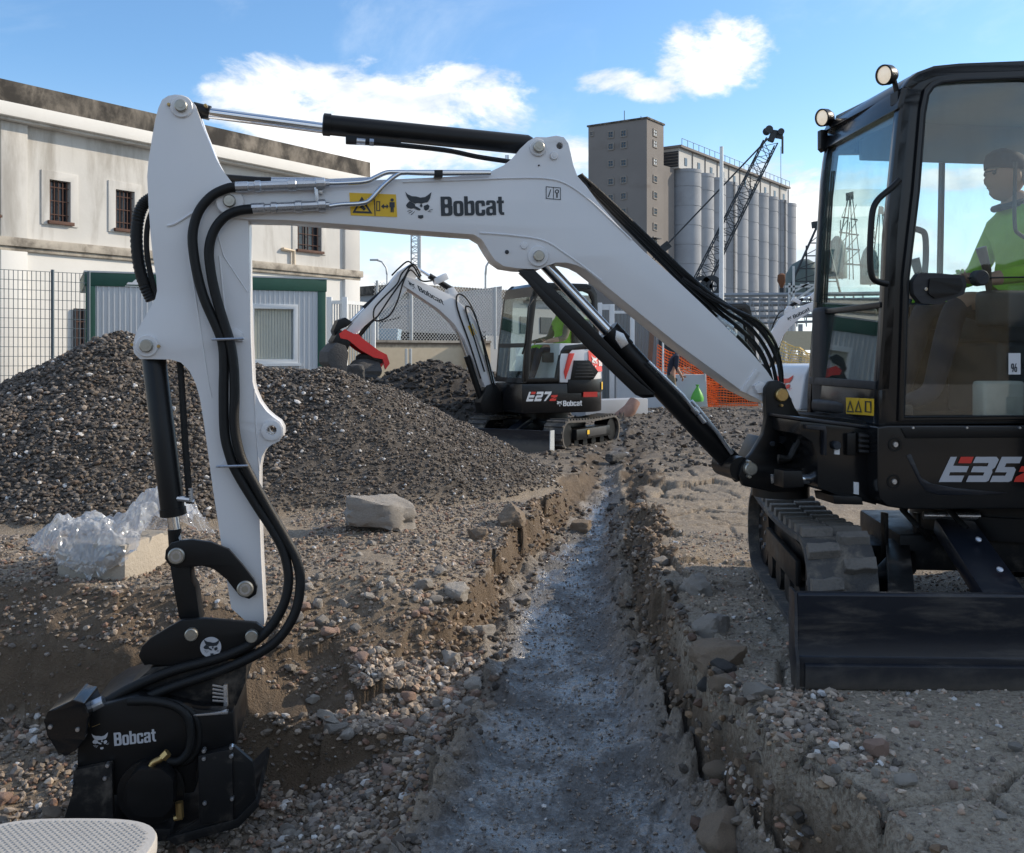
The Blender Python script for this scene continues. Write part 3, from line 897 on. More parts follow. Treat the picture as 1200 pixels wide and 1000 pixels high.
for (px, py, s, mt, lab, sd, nm) in [
    (1028, 886, (0.042, 0.03, 0.028), M_rockpink, 'largest brownish loose stone on the bare ground in front of the blade', 41, 'stone'),
    (1062, 919, (0.034, 0.021, 0.017), M_rockpale, 'white elongated stone in the middle of the ground before the blade', 42, 'stone'),
    (1117, 930, (0.017, 0.014, 0.013), M_rockpink, 'small pink stone right of the white elongated one', 43, 'stone'),
    (1172, 960, (0.022, 0.014, 0.011), M_rockpale, 'flat pale stone lowest near the edge of the ground before the blade', 44, 'stone'),
    (1190, 880, (0.022, 0.018, 0.014), M_rockgrey, 'grey stone at the far side of the ground close under the blade', 45, 'stone'),
    (1072, 852, (0.022, 0.015, 0.010), M_rockpink, 'flat brick-red stone just below the blade edge', 46, 'stone'),
    (980, 912, (0.016, 0.016, 0.013), M_rockgrey, 'small grey cube of stone by the cracked lip of the right bank', 47, 'stone'),
    (1026, 912, (0.014, 0.011, 0.016), M_rockpale, 'small pale upright chip behind the crack on the right bank', 48, 'stone'),
    (932, 958, (0.026, 0.022, 0.02), M_rockbrown, 'brown stone lying under the overhanging slab in the trench', 49, 'stone'),
]:
    qq = on_ground(px, py)
    stone(qq.x, qq.y, s, mt, lab, seed=sd, rz=sd * 0.9, sub=2, sink=0.25, name=nm)

# the larger loose stones of the pit, the spur and the bank: individuals sharing a few meshes
meshes = {}
def shared_stones(n, xr, yr, test, mean, label, group, mats):
    pts = scatter(n, xr, yr, test)
    zz = H(pts[:, 0], pts[:, 1])
    for i in range(len(pts)):
        mt = mats[i % len(mats)]
        key = (mt.name, i % 4)
        if key not in meshes:
            meshes[key] = rock_mesh(300 + i, 3, 0.3, 0.45); meshes[key].materials.append(mt)
        o = bpy.data.objects.new('loose_stone', meshes[key]); COL.objects.link(o)
        s = mean * math.exp(random.gauss(0, 0.28))
        o.scale = (s * random.uniform(0.9, 1.5), s, s * random.uniform(0.5, 0.8))
        o.rotation_euler = (random.uniform(-0.4, 0.4), random.uniform(-0.4, 0.4), random.uniform(0, 6.3))
        o.location = (pts[i, 0], pts[i, 1], zz[i] + s * 0.3)
        wd = {'rock_grey': 'grey', 'rock_pale': 'pale', 'rock_pink': 'pinkish', 'rock_brown': 'brown', 'rock_dark': 'dark'}[mt.name]
        tag(o, label % wd, 'stone', group + ', ' + wd)
shared_stones(70, (-3.0, -0.3), (3.5, 5.3), lambda x, y: (H(x, y) < -0.5) & (x < -0.3), 0.027, 'loose %s fist-sized stone on the gravel floor around the milling attachment', 'loose stones in the pit', [M_rockgrey, M_rockpale, M_rockpink, M_rockbrown])
shared_stones(60, (-1.15, 0.0), (4.75, 5.8), lambda x, y: (x < np.interp(y, TY, T_LF)), 0.028, 'loose %s stone on the slope of broken ground beside the trench', 'loose stones on the slope', [M_rockpale, M_rockgrey, M_rockpink])
shared_stones(50, (-3.6, 0.1), (5.7, 7.6), lambda x, y: (x < np.interp(y, TY, T_LT)) & (H(x, y) > -0.3), 0.024, 'loose %s stone on the flat ground between gravel heap and pit', 'loose stones on the left bank', [M_rockpale, M_rockgrey, M_rockpink, M_rockbrown])
shared_stones(40, (0.6, 2.0), (2.8, 12), lambda x, y: (np.abs(x - np.interp(y, TY, T_RF)) < 0.16), 0.03, '%s clod fallen along the foot of the trench wall below the digger', 'clods along the trench wall', [M_rockbrown, M_rockdark, M_rockgrey])
# ------------------------------------------------------------------ lettering (glyph outlines, cap height 1)
def rr(x0, y0, x1, y1, r):
    return rounded([(x0, y0), (x1, y0), (x1, y1), (x0, y1)], r, 4)
GLYPH = {
    'B': (.64, [rounded([(0, 0), (.64, 0), (.64, .5), (.60, .54), (.62, .58), (.62, 1), (0, 1)], [0, .2, .1, .02, .1, .2, 0]), rr(.22, .14, .41, .43, .07), rr(.22, .60, .39, .86, .07)]),
    'o': (.56, [rr(0, -.02, .56, .77, .19), rr(.20, .12, .36, .63, .07)]),
    'b': (.56, [rounded([(0, 0), (.56, 0), (.56, .77), (.30, .77), (.205, .70), (.2, 1), (0, 1)], [0, .18, .18, .05, 0, 0, 0]), rr(.20, .13, .36, .62, .06)]),
    'c': (.54, [rounded([(.54, .48), (.54, .77), (0, .77), (0, -.02), (.54, -.02), (.54, .29), (.35, .29), (.35, .12), (.20, .12), (.20, .63), (.35, .63), (.35, .48)], [0, .19, .19, .19, .19, 0, 0, .06, .06, .06, .06, 0])]),
    'a': (.56, [rounded([(.56, 0), (.56, .77), (.02, .77), (.02, .53), (.21, .53), (.21, .64), (.36, .64), (.36, .48), (0, .40), (0, -.02), (.32, -.02), (.37, .06), (.38, 0)], [0, .18, .18, 0, 0, .05, .05, .05, .14, .14, .08, 0, 0]), rr(.20, .12, .36, .33, .06)]),
    't': (.40, [rounded([(.09, .16), (.09, .61), (0, .61), (0, .75), (.09, .75), (.09, .95), (.29, .95), (.29, .75), (.40, .75), (.40, .61), (.29, .61), (.29, .14), (.40, .14), (.40, 0), (.2, 0)], [.1, 0, 0, 0, 0, 0, 0, 0, 0, 0, 0, .04, 0, 0, .1])]),
    '9': (.56, [rr(0, .36, .56, 1.0, .2), rr(.2, .52, .37, .86, .07), [(.36, .40), (.56, .5), (.40, 0), (.18, 0)]]),
    '6': (.56, [rr(0, 0, .56, .62, .2), rr(.2, .13, .37, .48, .07), [(.0, .35), (.2, .58), (.46, 1), (.24, 1)]]),
}
def word_loops(word, gap=.05):
    x = 0; out = []
    for ch in word:
        wd, loops = GLYPH[ch]
        holes = loops[1:2] if ch in '96' else loops[1:]
        out.append([[(px + x, py) for px, py in l] for l in [loops[0]] + holes])
        if ch in '96': out.append([[(px + x, py) for px, py in loops[2]]])
        x += wd + gap
    return out, x - gap
def _n(pts): return [((x - 90) / 196.0, (282 - y) / 196.0) for x, y in pts]
CAT = [[_n([(92, 84), (103, 98), (112, 106), (140, 119), (170, 121), (200, 130), (234, 126), (250, 116), (282, 92), (270, 135), (256, 156), (250, 164), (222, 168), (205, 174), (185, 168), (160, 171), (132, 160), (118, 146), (104, 122)])],
       [_n([(122, 154), (104, 170), (95, 186), (106, 202), (132, 208), (152, 204), (172, 216), (190, 222), (200, 214), (176, 196), (162, 190), (156, 172), (136, 164)])],
       [_n([(197, 178), (210, 176), (214, 192), (204, 200), (194, 190)])],
       [_n([(222, 190), (252, 178), (264, 192), (256, 214), (236, 224), (224, 214)])],
       [_n([(178, 256), (216, 254), (216, 274), (197, 281), (180, 274)])],
       [_n([(102, 224), (130, 216), (131, 219), (103, 228)])], [_n([(112, 238), (140, 222), (142, 225), (114, 242)])], [_n([(128, 250), (156, 226), (158, 229), (131, 253)])],
       [_n([(258, 220), (286, 214), (286, 217), (259, 224)])], [_n([(250, 226), (276, 232), (275, 235), (250, 230)])]]
# slanted model numerals, unit height, slant built in below
NUM = {
    'E': (1.05, [[[(0, 0), (0, 1), (.26, 1), (.26, .64), (.96, .64), (.96, .40), (.26, .40), (.26, .26), (1.0, .26), (1.0, 0)]]], [[[(.36, .75), (.36, 1), (.98, 1), (.98, .75)]]]),
    '3': (1.02, [[[(0, 1), (.92, 1), (1.0, .88), (1.0, .58), (.9, .5), (1.0, .42), (1.0, .1), (.9, 0), (0, 0), (0, .26), (.72, .26), (.72, .38), (.14, .38), (.14, .62), (.72, .62), (.72, .75), (0, .75)]]], []),
    '5': (1.02, [[[(0, 1), (1, 1), (1, .74), (.27, .74), (.27, .62), (.88, .62), (1, .5), (1, .1), (.9, 0), (0, 0), (0, .26), (.73, .26), (.73, .38), (.12, .38), (0, .48)]]], []),
    '2': (1.02, [[[(0, 1), (.9, 1), (1, .88), (1, .5), (.88, .38), (.27, .38), (.27, .26), (1, .26), (1, 0), (0, 0), (0, .5), (.12, .62), (.73, .62), (.73, .74), (0, .74)]]], []),
    '7': (1.0, [[[(0, 1), (1, 1), (1, .74), (.56, 0), (.26, 0), (.66, .72), (0, .72)]]], []),
    'z': (.95, [], [[[(0, .62), (.92, .62), (.92, .42), (.36, .24), (.9, .24), (.9, 0), (-.02, 0), (-.02, .2), (.5, .39), (0, .39)]]]),
}
def model_number(txt, gap=.12, slant=.46):
    x = 0; main = []; red = []
    for ch in txt:
        wd, a, r = NUM[ch]
        for src, dst in ((a, main), (r, red)):
            for loops in src: dst.append([[(px + x + py * slant, py) for px, py in l] for l in loops])
        x += wd + gap
    return main, red, x - gap

def decal(name, groups, fn, mat, parent, th=0.0):
    """flat print: groups of [outer, hole...] in decal units, fn maps (x, y) to a world point"""
    mb = MB()
    for loops in groups: mb.face([[fn(x, y) for x, y in l] for l in loops])
    o = mb.build(name, mat, parent)
    return o

def quad_map(P, a, b, d):
    """map decal units so that (0,0) falls on picture point a and (w,h) axes follow b; P plane, d offset"""
    pass

def on_plane(P, px0, py0, px1, py1, width, d, height=None, skew=None):
    """decal units to plane: x runs from picture point 0 to 1 over `width` units; y is up with the same scale (or height metres per unit)"""
    s0, z0 = P.sz(px0, py0, d); s1, z1 = P.sz(px1, py1, d)
    ax = ((s1 - s0) / width, (z1 - z0) / width)
    L = math.hypot(*ax)
    ay = (ax[1] / L * L, -ax[0] / L * L)
    if ay[1] < 0: ay = (-ay[0], -ay[1])
    k = 1.0 if height is None else height / L
    return lambda x, y: P.at(s0 + ax[0] * x + ay[0] * y * k, z0 + ax[1] * x + ay[1] * y * k, d)

# ------------------------------------------------------------------ person builder
M_skin = pmat('skin', (0.42, 0.24, 0.17), 0.55, var=0.1)
M_hair = pmat('hair_grey', (0.22, 0.20, 0.18), 0.8)
def skinned(name, verts, edges, radii, root=0, sub=2):
    me = bpy.data.meshes.new(name)
    me.from_pydata([tuple(v) for v in verts], edges, [])
    o = bpy.data.objects.new(name + '_tmp', me); COL.objects.link(o)
    o.modifiers.new('s', 'SKIN')
    for i, r in enumerate(radii):
        rr_ = r if isinstance(r, tuple) else (r, r)
        me.skin_vertices[0].data[i].radius = rr_
        me.skin_vertices[0].data[i].use_root = (i == root)
    sb = o.modifiers.new('u', 'SUBSURF'); sb.levels = sub; sb.render_levels = sub
    dg = bpy.context.evaluated_depsgraph_get()
    m2 = bpy.data.meshes.new_from_object(o.evaluated_get(dg))
    bpy.data.objects.remove(o)
    return m2

def head_mesh(bm, c, fwd, up, s=1.0, mi=0, mhair=None, hairline=0.35):
    """a head with brow, nose, chin, ears; c = centre, fwd = facing, s = scale (1 = 0.23 m tall)"""
    c, fwd, up = V(c), V(fwd).normalized(), V(up).normalized()
    side = fwd.cross(up).normalized()
    nu, nv = 28, 20
    grid = []
    for j in range(nv + 1):
        th = math.pi * j / nv
        row = []
        for i in range(nu):
            ph = 2 * math.pi * i / nu
            x, y, z = math.sin(th) * math.cos(ph), math.sin(th) * math.sin(ph), math.cos(th)
            fx = x * (0.098 if x > 0 else 0.102); sy = y * 0.076; uz = z * (0.112 if z > 0 else 0.122)
            if z < 0:
                sy *= 1 - 0.32 * (-z) ** 1.5
                if x < 0: fx *= 1 - 0.45 * (-z)
            if x > 0.3:
                k = max(0, 1 - abs(y) / 0.22)
                zz = z
                if -0.34 < zz < 0.12: fx += 0.026 * k * (1 - abs((zz + 0.24) / 0.34)) * (1.0 if zz < 0.12 else 0)
                if 0.08 < zz < 0.3: fx += 0.006 * max(0, 1 - abs(y) / 0.7)
                if 0.0 < zz < 0.14: fx -= 0.010 * (1 if 0.2 < abs(y) < 0.6 else 0)
                if -0.92 < zz < -0.62: fx += 0.020 * max(0, 1 - abs(y) / 0.5)
                if -0.60 < zz < -0.42: fx += 0.006 * max(0, 1 - abs(y) / 0.4)
            row.append(bm.verts.new(c + (fwd * fx + side * sy + up * uz) * s))
        grid.append(row)
    for j in range(nv):
        for i in range(nu):
            a, b, d, e = grid[j][i], grid[j][(i + 1) % nu], grid[j + 1][(i + 1) % nu], grid[j + 1][i]
            try:
                f = bm.faces.new((a, b, d, e)); f.smooth = True; f.material_index = mi
                if mhair is not None:
                    q = (f.calc_center_median() - c) / s
                    if q.dot(up) > 0.045 + hairline * 0.3 * q.dot(fwd) + (0 if q.dot(fwd) > -0.02 else -0.05): f.material_index = mhair
            except ValueError: pass
    for sg in (-1, 1):
        e = c + side * sg * 0.078 * s - fwd * 0.008 * s - up * 0.008 * s
        r = bmesh.ops.create_uvsphere(bm, u_segments=8, v_segments=6, radius=1, matrix=Matrix.Translation(e) @ Matrix((fwd * 0.02 * s, side * 0.009 * s, up * 0.033 * s)).transposed().to_4x4())
        for v in r['verts']:
            for f in v.link_faces: f.material_index = mi; f.smooth = True

def hand_chain(verts, edges, radii, w, palm_dir, out_dir, curl):
    """adds a palm with five bent fingers to a skin skeleton; w = wrist vertex index"""
    p = V(verts[w]); pd = V(palm_dir).normalized(); od = V(out_dir).normalized(); nd = pd.cross(od).normalized()
    pc = len(verts); verts.append(p + pd * 0.055); radii.append((0.036, 0.018)); edges.append((w, pc))
    for k, (off, ln) in enumerate(((-0.030, 0.060), (-0.010, 0.075), (0.010, 0.080), (0.030, 0.070))):
        b = len(verts)
        verts.append(p + pd * 0.095 + od * off); radii.append(0.0095); edges.append((pc, b))
        q = p + pd * (0.095 + ln * 0.5) + od * off + nd * curl * 0.018
        verts.append(q); radii.append(0.009); edges.append((b, b + 1))
        verts.append(q + pd * ln * 0.32 + nd * curl * 0.03); radii.append(0.0075); edges.append((b + 1, b + 2))
    b = len(verts)
    verts.append(p + pd * 0.05 - od * 0.045 + nd * curl * 0.01); radii.append(0.011); edges.append((pc, b))
    verts.append(p + pd * 0.085 - od * 0.055 + nd * curl * 0.03); radii.append(0.009); edges.append((b, b + 1))

def person(label, J, zones, mats, head, hands=True, group=None, hairline=0.35, cat='person'):
    """J: dict of joints (world). zones(p)-> material index for the body surface. mats: list; head=(centre, fwd, up, hair index)"""
    verts = []; edges = []; radii = []
    idx = {}
    def add(k, r, par=None):
        idx[k] = len(verts); verts.append(V(J[k])); radii.append(r)
        if par: edges.append((idx[par], idx[k]))
    add('pelvis', (0.155, 0.115)); add('waist', (0.15, 0.115), 'pelvis'); add('chest', (0.175, 0.125), 'waist'); add('upper', (0.15, 0.10), 'chest')
    add('neck', 0.06, 'upper'); add('skull', 0.065, 'neck')
    for sd in 'lr':
        add('sho' + sd, 0.068, 'upper'); add('elb' + sd, 0.050, 'sho' + sd); add('wri' + sd, 0.033, 'elb' + sd)
        if hands:
            w = idx['wri' + sd]
            pd = (V(J['wri' + sd]) - V(J['elb' + sd])).normalized()
            od = V(J.get('out' + sd, (0, 1, 0))); od = (od - pd * od.dot(pd)).normalized()
            hand_chain(verts, edges, radii, w, pd, od, J.get('curl', 1))
        add('hip' + sd, 0.095, 'pelvis'); add('kne' + sd, 0.066, 'hip' + sd); add('ank' + sd, 0.048, 'kne' + sd); add('toe' + sd, (0.05, 0.035), 'ank' + sd)
    me = skinned('person', verts, edges, radii)
    bm = bmesh.new(); bm.from_mesh(me)
    for f in bm.faces:
        f.material_index = zones(f.calc_center_median()); f.smooth = True
    c, fw, up, mh = head
    head_mesh(bm, c, fw, up, 1.0, 0, mh, hairline)
    bm.to_mesh(me); bm.free()
    o = link_mesh('person', me, mats)
    return tag(o, label, cat, group)

# ------------------------------------------------------------------ the big excavator
BP = Plane((1.247, 4.75, 0), (-0.988, -0.152, 0))     # vertical plane of boom and arm, u = forward (towards the tool)
EXR = math.atan2(BP.u.y, BP.u.x)
s_front = BP.sz(1030, 499, 0.506)[0]
SC = s_front - 0.85                                    # slewing centre along u
ctr = BP.at(SC, 0.0, 0.07)
ex = thing('excavator', 'large white and black mini excavator reaching over the trench with a long jointed boom', 'excavator', (ctr.x, ctr.y, 0), EXR)
N = BP.n

def B(px, py, d): return BP.hit(px, py, d)
def plate(mb, pts, d0, d1, holes=()):
    """px outline measured on the face at d0 (towards the camera), plate reaching back to d1"""
    mb.prism([B(x, y, d0) for x, y in pts], N * (d1 - d0), [[B(x, y, d0) for x, y in h] for h in holes])
def disc_px(cx, cy, r, n=18): return [(cx + r * math.cos(2 * math.pi * k / n), cy + r * math.sin(2 * math.pi * k / n)) for k in range(n)]
def pin(name, px, py, d, r, parent, mat=None, boss=None, l=0.02):
    mb = MB(); p = B(px, py, d)
    if boss: mb.lathe(p - N * 0.002, N, [(-.02, boss), (0.010, boss), (0.014, boss * .93)], 28)
    o = None
    if boss: o = mb.build(name + '_boss', M_white, parent, smooth=30)
    mb2 = MB(); mb2.lathe(p + N * (0.012 if boss else 0), N, [(-.02, r), (l - .004, r), (l, r * .86)], 24)
    mb2.lathe(p + N * ((0.012 if boss else 0) + l), N, [(-.004, r * .45), (0.002, r * .42)], 16)
    return mb2.build(name, mat or M_pin, parent, smooth=30)

# boom: closed box section, near plate at d=+0.09
BD = 0.095
top = [(262, 219), (290, 213), (420, 212), (467, 210), (520, 207.5), (560, 205)]
ear = [(575, 201), (590, 194), (600, 186), (610, 174), (619, 165.5), (628, 160.5), (640, 161), (652, 159), (661, 161), (666, 168), (669, 180), (672, 194), (677, 207)]
back = [(687, 218), (700, 236), (725, 265), (754, 294), (785, 321), (816, 350), (840, 373), (861, 394), (882, 415), (898, 434), (908, 449), (920, 455), (926, 465), (918, 475), (905, 474)]
under = [(896, 472), (869, 458), (839, 436), (795, 404), (743, 362), (716, 340), (700, 327), (686, 316), (676, 311), (664, 308), (652, 308), (642, 311), (633, 315.5), (620, 315.5), (605, 314.5), (590, 312), (580, 305), (572, 293), (565, 281), (555, 275)]
bot = [(520, 272.5), (475, 269), (419, 264), (335, 258), (290, 257), (270, 255), (258, 247), (254, 236), (256, 226)]
boom_px = top + ear + back + under + bot
mb = MB(); plate(mb, boom_px, BD, -BD, [disc_px(656, 171, 4, 12)])
boom = mb.build('boom', M_white, ex, bevel=0.006, smooth=30)
# weld ribs of the reinforcing plate on the near face
mb = MB()
rib = smooth_path([(472, 213.5), (550, 211), (600, 209), (640, 209.5), (664, 216), (690, 234), (716, 258), (740, 281)], 5)
mb.tube([B(x, y, BD + 0.001) for x, y in rib], 0.0045, 6)
rib2 = smooth_path([(562, 273), (600, 276), (637, 282), (662, 297), (687, 315), (705, 329)], 5)
mb.tube([B(x, y, BD + 0.001) for x, y in rib2], 0.005, 6)
mb.build('weld_seam', M_white, boom)
for nm, x, y, r, bs in (('pivot_pin', 269.5, 236.5, .026, .058), ('cylinder_pin', 630.5, 173.5, .024, .038), ('cylinder_pin', 630.5, 300.5, .024, .046)):
    pin(nm, x, y, BD, r, boom, boss=bs)
pin('stop_bolt', 649, 183, BD, .018, boom, M_white, l=.012); pin('stop_bolt', 614, 288, BD, .016, boom, M_white, l=.008)
pin('grease_plug', 594, 295.5, BD, .009, boom, M_darksteel, l=.006); pin('grease_plug', 631.5, 194, BD, .004, boom, M_darksteel, l=.004)
# foot reinforcement block
mb = MB(); plate(mb, [(868, 458), (886, 432), (890, 436), (874, 461)], BD + .008, BD - .01); plate(mb, [(884, 452), (893, 447), (902, 452), (899, 461), (888, 461)], BD + .02, BD - .01)
mb.build('foot_rib', M_white, boom, bevel=.003)
# print on the boom
loops, wd = word_loops('Bobcat')
decal('lettering', loops, on_plane(BP, 517, 253.3, 591, 252, wd, BD + .0025, height=BP.sz(0, 0, BD)[0] * 0 + 0.0835), M_decaldark, boom)
decal('logo_emblem', CAT, on_plane(BP, 475.5, 257, 507.5, 256.5, 1.0, BD + .0025, height=.118), M_decaldark, boom)
def rect_px(x0, y0, x1, y1): return [(x0, y0), (x1, y0), (x1, y1), (x0, y1)]
mb = MB(); plate(mb, [(409.3, 226), (464, 228), (465.5, 254.5), (411, 252.5)], BD + .0025, BD - .002)
stk = mb.build('warning_sticker', M_yellow, boom)
mb = MB(); D2 = BD + .0045
def pxface(mb, loops, d, P=BP): mb.face([[P.hit(x, y, d) for x, y in l] for l in loops])
pxface(mb, [[(424, 230.5), (436.5, 250.5), (413, 249.5)], [(424, 235), (432.5, 248), (416.5, 247.5)]], D2)
pxface(mb, [[(438, 227.5), (439, 227.6), (440, 253), (439, 253)]], D2)
pxface(mb, [rect_px(441, 236, 445.5, 247.5), rect_px(442, 237, 444.5, 246.5)], D2)
pxface(mb, [[(446.5, 242), (450, 239), (450, 241.2), (453, 241.2), (453, 239), (455.5, 242), (453, 245), (453, 243), (450, 243), (450, 245)]], D2)
pxface(mb, [disc_px(459.5, 234.5, 2, 10)], D2)
pxface(mb, [[(456.5, 237), (462.5, 237), (462.5, 243), (461.5, 243), (461.3, 249), (460, 249), (459.7, 244), (459.2, 249), (457.8, 249), (457.6, 243), (456.5, 243)]], D2)
pxface(mb, [[(421, 243), (425, 240), (429, 245), (426, 247), (424, 244.5)]], D2)
mb.build('symbol', M_decaldark, stk)
mb = MB(); pxface(mb, [[(639.7, 218.5), (657.2, 220), (657.2, 234.5), (639.7, 233)], [(640.5, 219.3), (648.3, 220), (648.3, 233), (640.5, 232.3)], [(649, 220), (656.5, 220.7), (656.5, 233.7), (649, 233)]], BD + .0025)
pxface(mb, [[(642, 231), (645, 222), (646, 222.3), (643.2, 231)]], BD + .0025); pxface(mb, [disc_px(652.8, 224.5, 2.4), disc_px(652.8, 224.5, 1.4)], BD + .0025); pxface(mb, [[(652, 226), (653.6, 226), (653.6, 232), (652, 232)]], BD + .0025)
mb.build('load_label', M_decaldark, boom)

# arm: box section that sits between the boom's two cheeks
AD = 0.075
arm_px = [(213, 111.5), (221, 114.5), (228, 122), (233, 135), (237, 147), (245, 166), (252, 184), (259, 197), (268, 209), (281, 226), (288, 240), (291, 262), (292, 350), (294, 400), (296, 448), (298.5, 458), (304, 471), (312, 482), (320, 489), (328, 494.5), (332, 502), (332, 510), (327, 517), (319, 521), (312, 526), (307, 535), (304, 550), (304, 599), (306, 655), (310, 733), (288, 728), (271, 713), (264, 670), (257, 622), (249, 570), (243, 525), (238, 490), (234, 466), (229, 449), (222, 435), (212, 425), (200, 421.5), (178, 421), (164, 421), (157, 414), (155.5, 405), (159, 391), (168, 375), (176, 361), (182, 350), (184, 341), (183, 325), (179, 300), (176.5, 275), (174, 240), (172.5, 207), (174, 188), (178, 163), (182, 140), (185.5, 127), (190, 117), (197, 112.5), (205, 111)]
mb = MB(); plate(mb, arm_px, AD, -AD, [disc_px(318.5, 504.5, 5.5, 16)])
arm = mb.build('arm', M_white, ex, bevel=0.006, smooth=30)
mb = MB()      # welded cheek plate edge and seams
mb.tube([B(x, y, AD + .001) for x, y in smooth_path([(196, 265), (206, 262), (224, 251), (262, 229)], 4)], 0.006, 6)
mb.tube([B(x, y, AD + .001) for x, y in [(257, 300), (262, 350), (272, 430), (279, 470)]], 0.0035, 6)
mb.tube([B(x, y, AD + .001) for x, y in [(252, 262), (262, 300), (290, 342)]], 0.003, 6)
mb.tube([B(x, y, AD + .001) for x, y in smooth_path([(219, 285), (228, 340), (243, 440), (248, 466)], 4)], 0.003, 6)
mb.tube([B(x, y, AD + .001) for x, y in [(298, 456), (300, 500), (304, 552)]], 0.003, 6)
mb.build('weld_seam', M_white, arm)
pin('arm_cylinder_pin', 213, 125.5, AD, .026, arm, boss=.046); pin('bucket_cylinder_pin', 172.5, 405.5, AD, .027, arm, boss=.046)
mb = MB(); p = B(318.5, 504.5, AD); mb.lathe(p, N, [(-.001, .043), (.010, .043), (.012, .036), (.012, .022), (-.02, .021)], 24, cap=False); mb.build('tie_ring', M_white, arm, smooth=30)
for x, y in ((198, 123), (241, 124), (155, 404), (186, 406)):
    pin('grease_nipple', x, y, AD - .01 if x in (241, 155) else AD, .007, arm, M_brass, l=.012)

# hydraulic cylinders ------------------------------------------------
def cylinder(name, pts, d, r_b, r_r, parent=ex, gland=.03):
    """pts: px of barrel start, gland, rod end"""
    a, g_, e = (B(x, y, d) for x, y in pts)
    ax = (e - a).normalized()
    mb = MB(); L = (g_ - a).length
    mb.lathe(a, ax, [(-.02, r_b * .8), (0, r_b), (L - gland, r_b), (L - gland, r_b * 1.10), (L, r_b * 1.10), (L + .004, r_b * .9)], 28)
    root = mb.build(name, M_black, parent, smooth=35)
    mb = MB(); mb.cyl(g_ - ax * .01, e, r_r, n=24); mb.build('rod', M_chrome, root)
    return root
ac = cylinder('arm_cylinder', [(618, 170), (379, 150.5), (240, 132)], 0, .044, .023)
mb = MB(); mb.cyl(B(246, 132.8, 0), B(226, 128, 0), .031, n=20); mb.build('rod_eye', M_black, ac)
mb = MB(); mb.tube([B(x, y, .052) for x, y in smooth_path([(424, 166), (445, 168), (520, 176), (560, 184), (600, 190)], 5)], .011, 8)
mb.build('cylinder_hose', M_rubber, ac)
mb = MB(); mb.cyl(B(418, 165.5, .052), B(428, 166.5, .052), .015, n=12); mb.cyl(B(433, 166.8, .052), B(438, 167.2, .052), .016, n=6); mb.cyl(B(594, 182, .05), B(594, 192, .05), .008, n=8); mb.build('hose_fitting', M_zinc, ac)
mb = MB(); plate(mb, [(405, 158), (470, 164), (470, 171), (405, 168)], .06, .03); mb.build('port_block', M_black, ac, bevel=.004)

bc = cylinder('bucket_cylinder', [(180, 418), (202, 604), (207, 634)], .0, .050, .025)
mb = MB(); pth = [(211, 424), (214, 470), (217, 520), (221, 572), (222, 590)]
sp_ = smooth_path(pth, 12)
mb.tube([B(x, y, .02) for x, y in sp_], [.0135 + .0022 * (k % 2) for k in range(len(sp_))], 8); mb.build('hose_guard', M_rubber, bc)
mb = MB(); mb.cyl(B(222, 572, .02), B(223, 588, .02), .014, n=10); mb.cyl(B(221, 588, .02), B(228, 588, .02), .01, n=8); mb.cyl(B(204, 584, .03), B(222, 586, .03), .012, n=8); mb.build('hose_fitting', M_zinc, bc)
mb = MB(); mb.lathe(B(207, 652, .045), -N, [(0, .04), (.09, .04)], 24); mb.cyl(B(204.5, 620, 0), B(206, 645, 0), .028, n=16); mb.build('rod_eye', M_black, bc, smooth=35)
# links
LINK = [(193, 655), (194, 645), (200, 637), (211, 634), (225, 632.5), (247, 635.5), (268, 644), (284, 662), (298, 680), (301.5, 688), (300, 697), (292, 702.5), (283, 699.5), (276, 693), (265, 679), (250, 667), (237, 663.5), (222, 665), (208, 666), (199, 664)]
mb = MB(); plate(mb, LINK, .125, .100); plate(mb, LINK, -.100, -.125); lk = mb.build('curved_link', M_black, ex, bevel=.004)
pin('link_pin', 207, 651.5, .125, .034, lk, M_pin, l=.014); pin('link_pin', 287.5, 690, .125, .034, lk, M_pin, l=.014)
for x, y in ((207, 651.5), (287.5, 690)):
    mb = MB(); p = B(x, y, .125); mb.lathe(p, N, [(.013, .022), (.017, .022), (.017, .014), (.012, .013)], 20, cap=False); mb.build('pin_cap', M_zinc, lk, smooth=30)
mb = MB(); mb.cyl(B(287.5, 690, .12), B(287.5, 690, .12) - N * .24, .028); mb.cyl(B(207, 651.5, .12), B(207, 651.5, .12) - N * .24, .028); mb.build('link_pin_shaft', M_pin, lk)
RODL = [(199, 664), (222, 664), (224, 682), (229, 690), (234, 722), (236, 728), (212, 728), (209, 722)]
mb = MB(); plate(mb, RODL, .06, -.06); mb.build('tipping_link', M_black, ex, bevel=.006)

# swing post -----------------------------------------------------------
POST = [(897, 470), (897, 455), (903, 447), (912, 446), (920, 450), (925, 462), (932, 478), (940, 490), (937, 497), (922, 503), (914, 512), (911, 528), (914, 542), (930, 545), (938, 560), (938, 576), (905, 577), (872, 570), (866, 558), (869, 546), (882, 530), (894, 510), (898, 490)]
FARP = [(866, 474), (880, 470), (890, 480), (889, 500), (880, 508), (893, 545), (880, 560), (866, 552), (850, 534), (864, 510)]
mb = MB(); plate(mb, POST, .145, .105); plate(mb, POST, -.105, -.145)
plate(mb, [(884, 538), (896, 512), (918, 520), (925, 552), (936, 560), (936, 574), (900, 574), (876, 566)], .105, -.105)
post = mb.build('swing_post', M_black, ex, bevel=.008)
pin('boom_foot_pin', 915, 463, .145, .030, post, M_brass, l=.022); pin('cylinder_foot_pin', 878, 549, .145, .030, post, M_pin, l=.03)
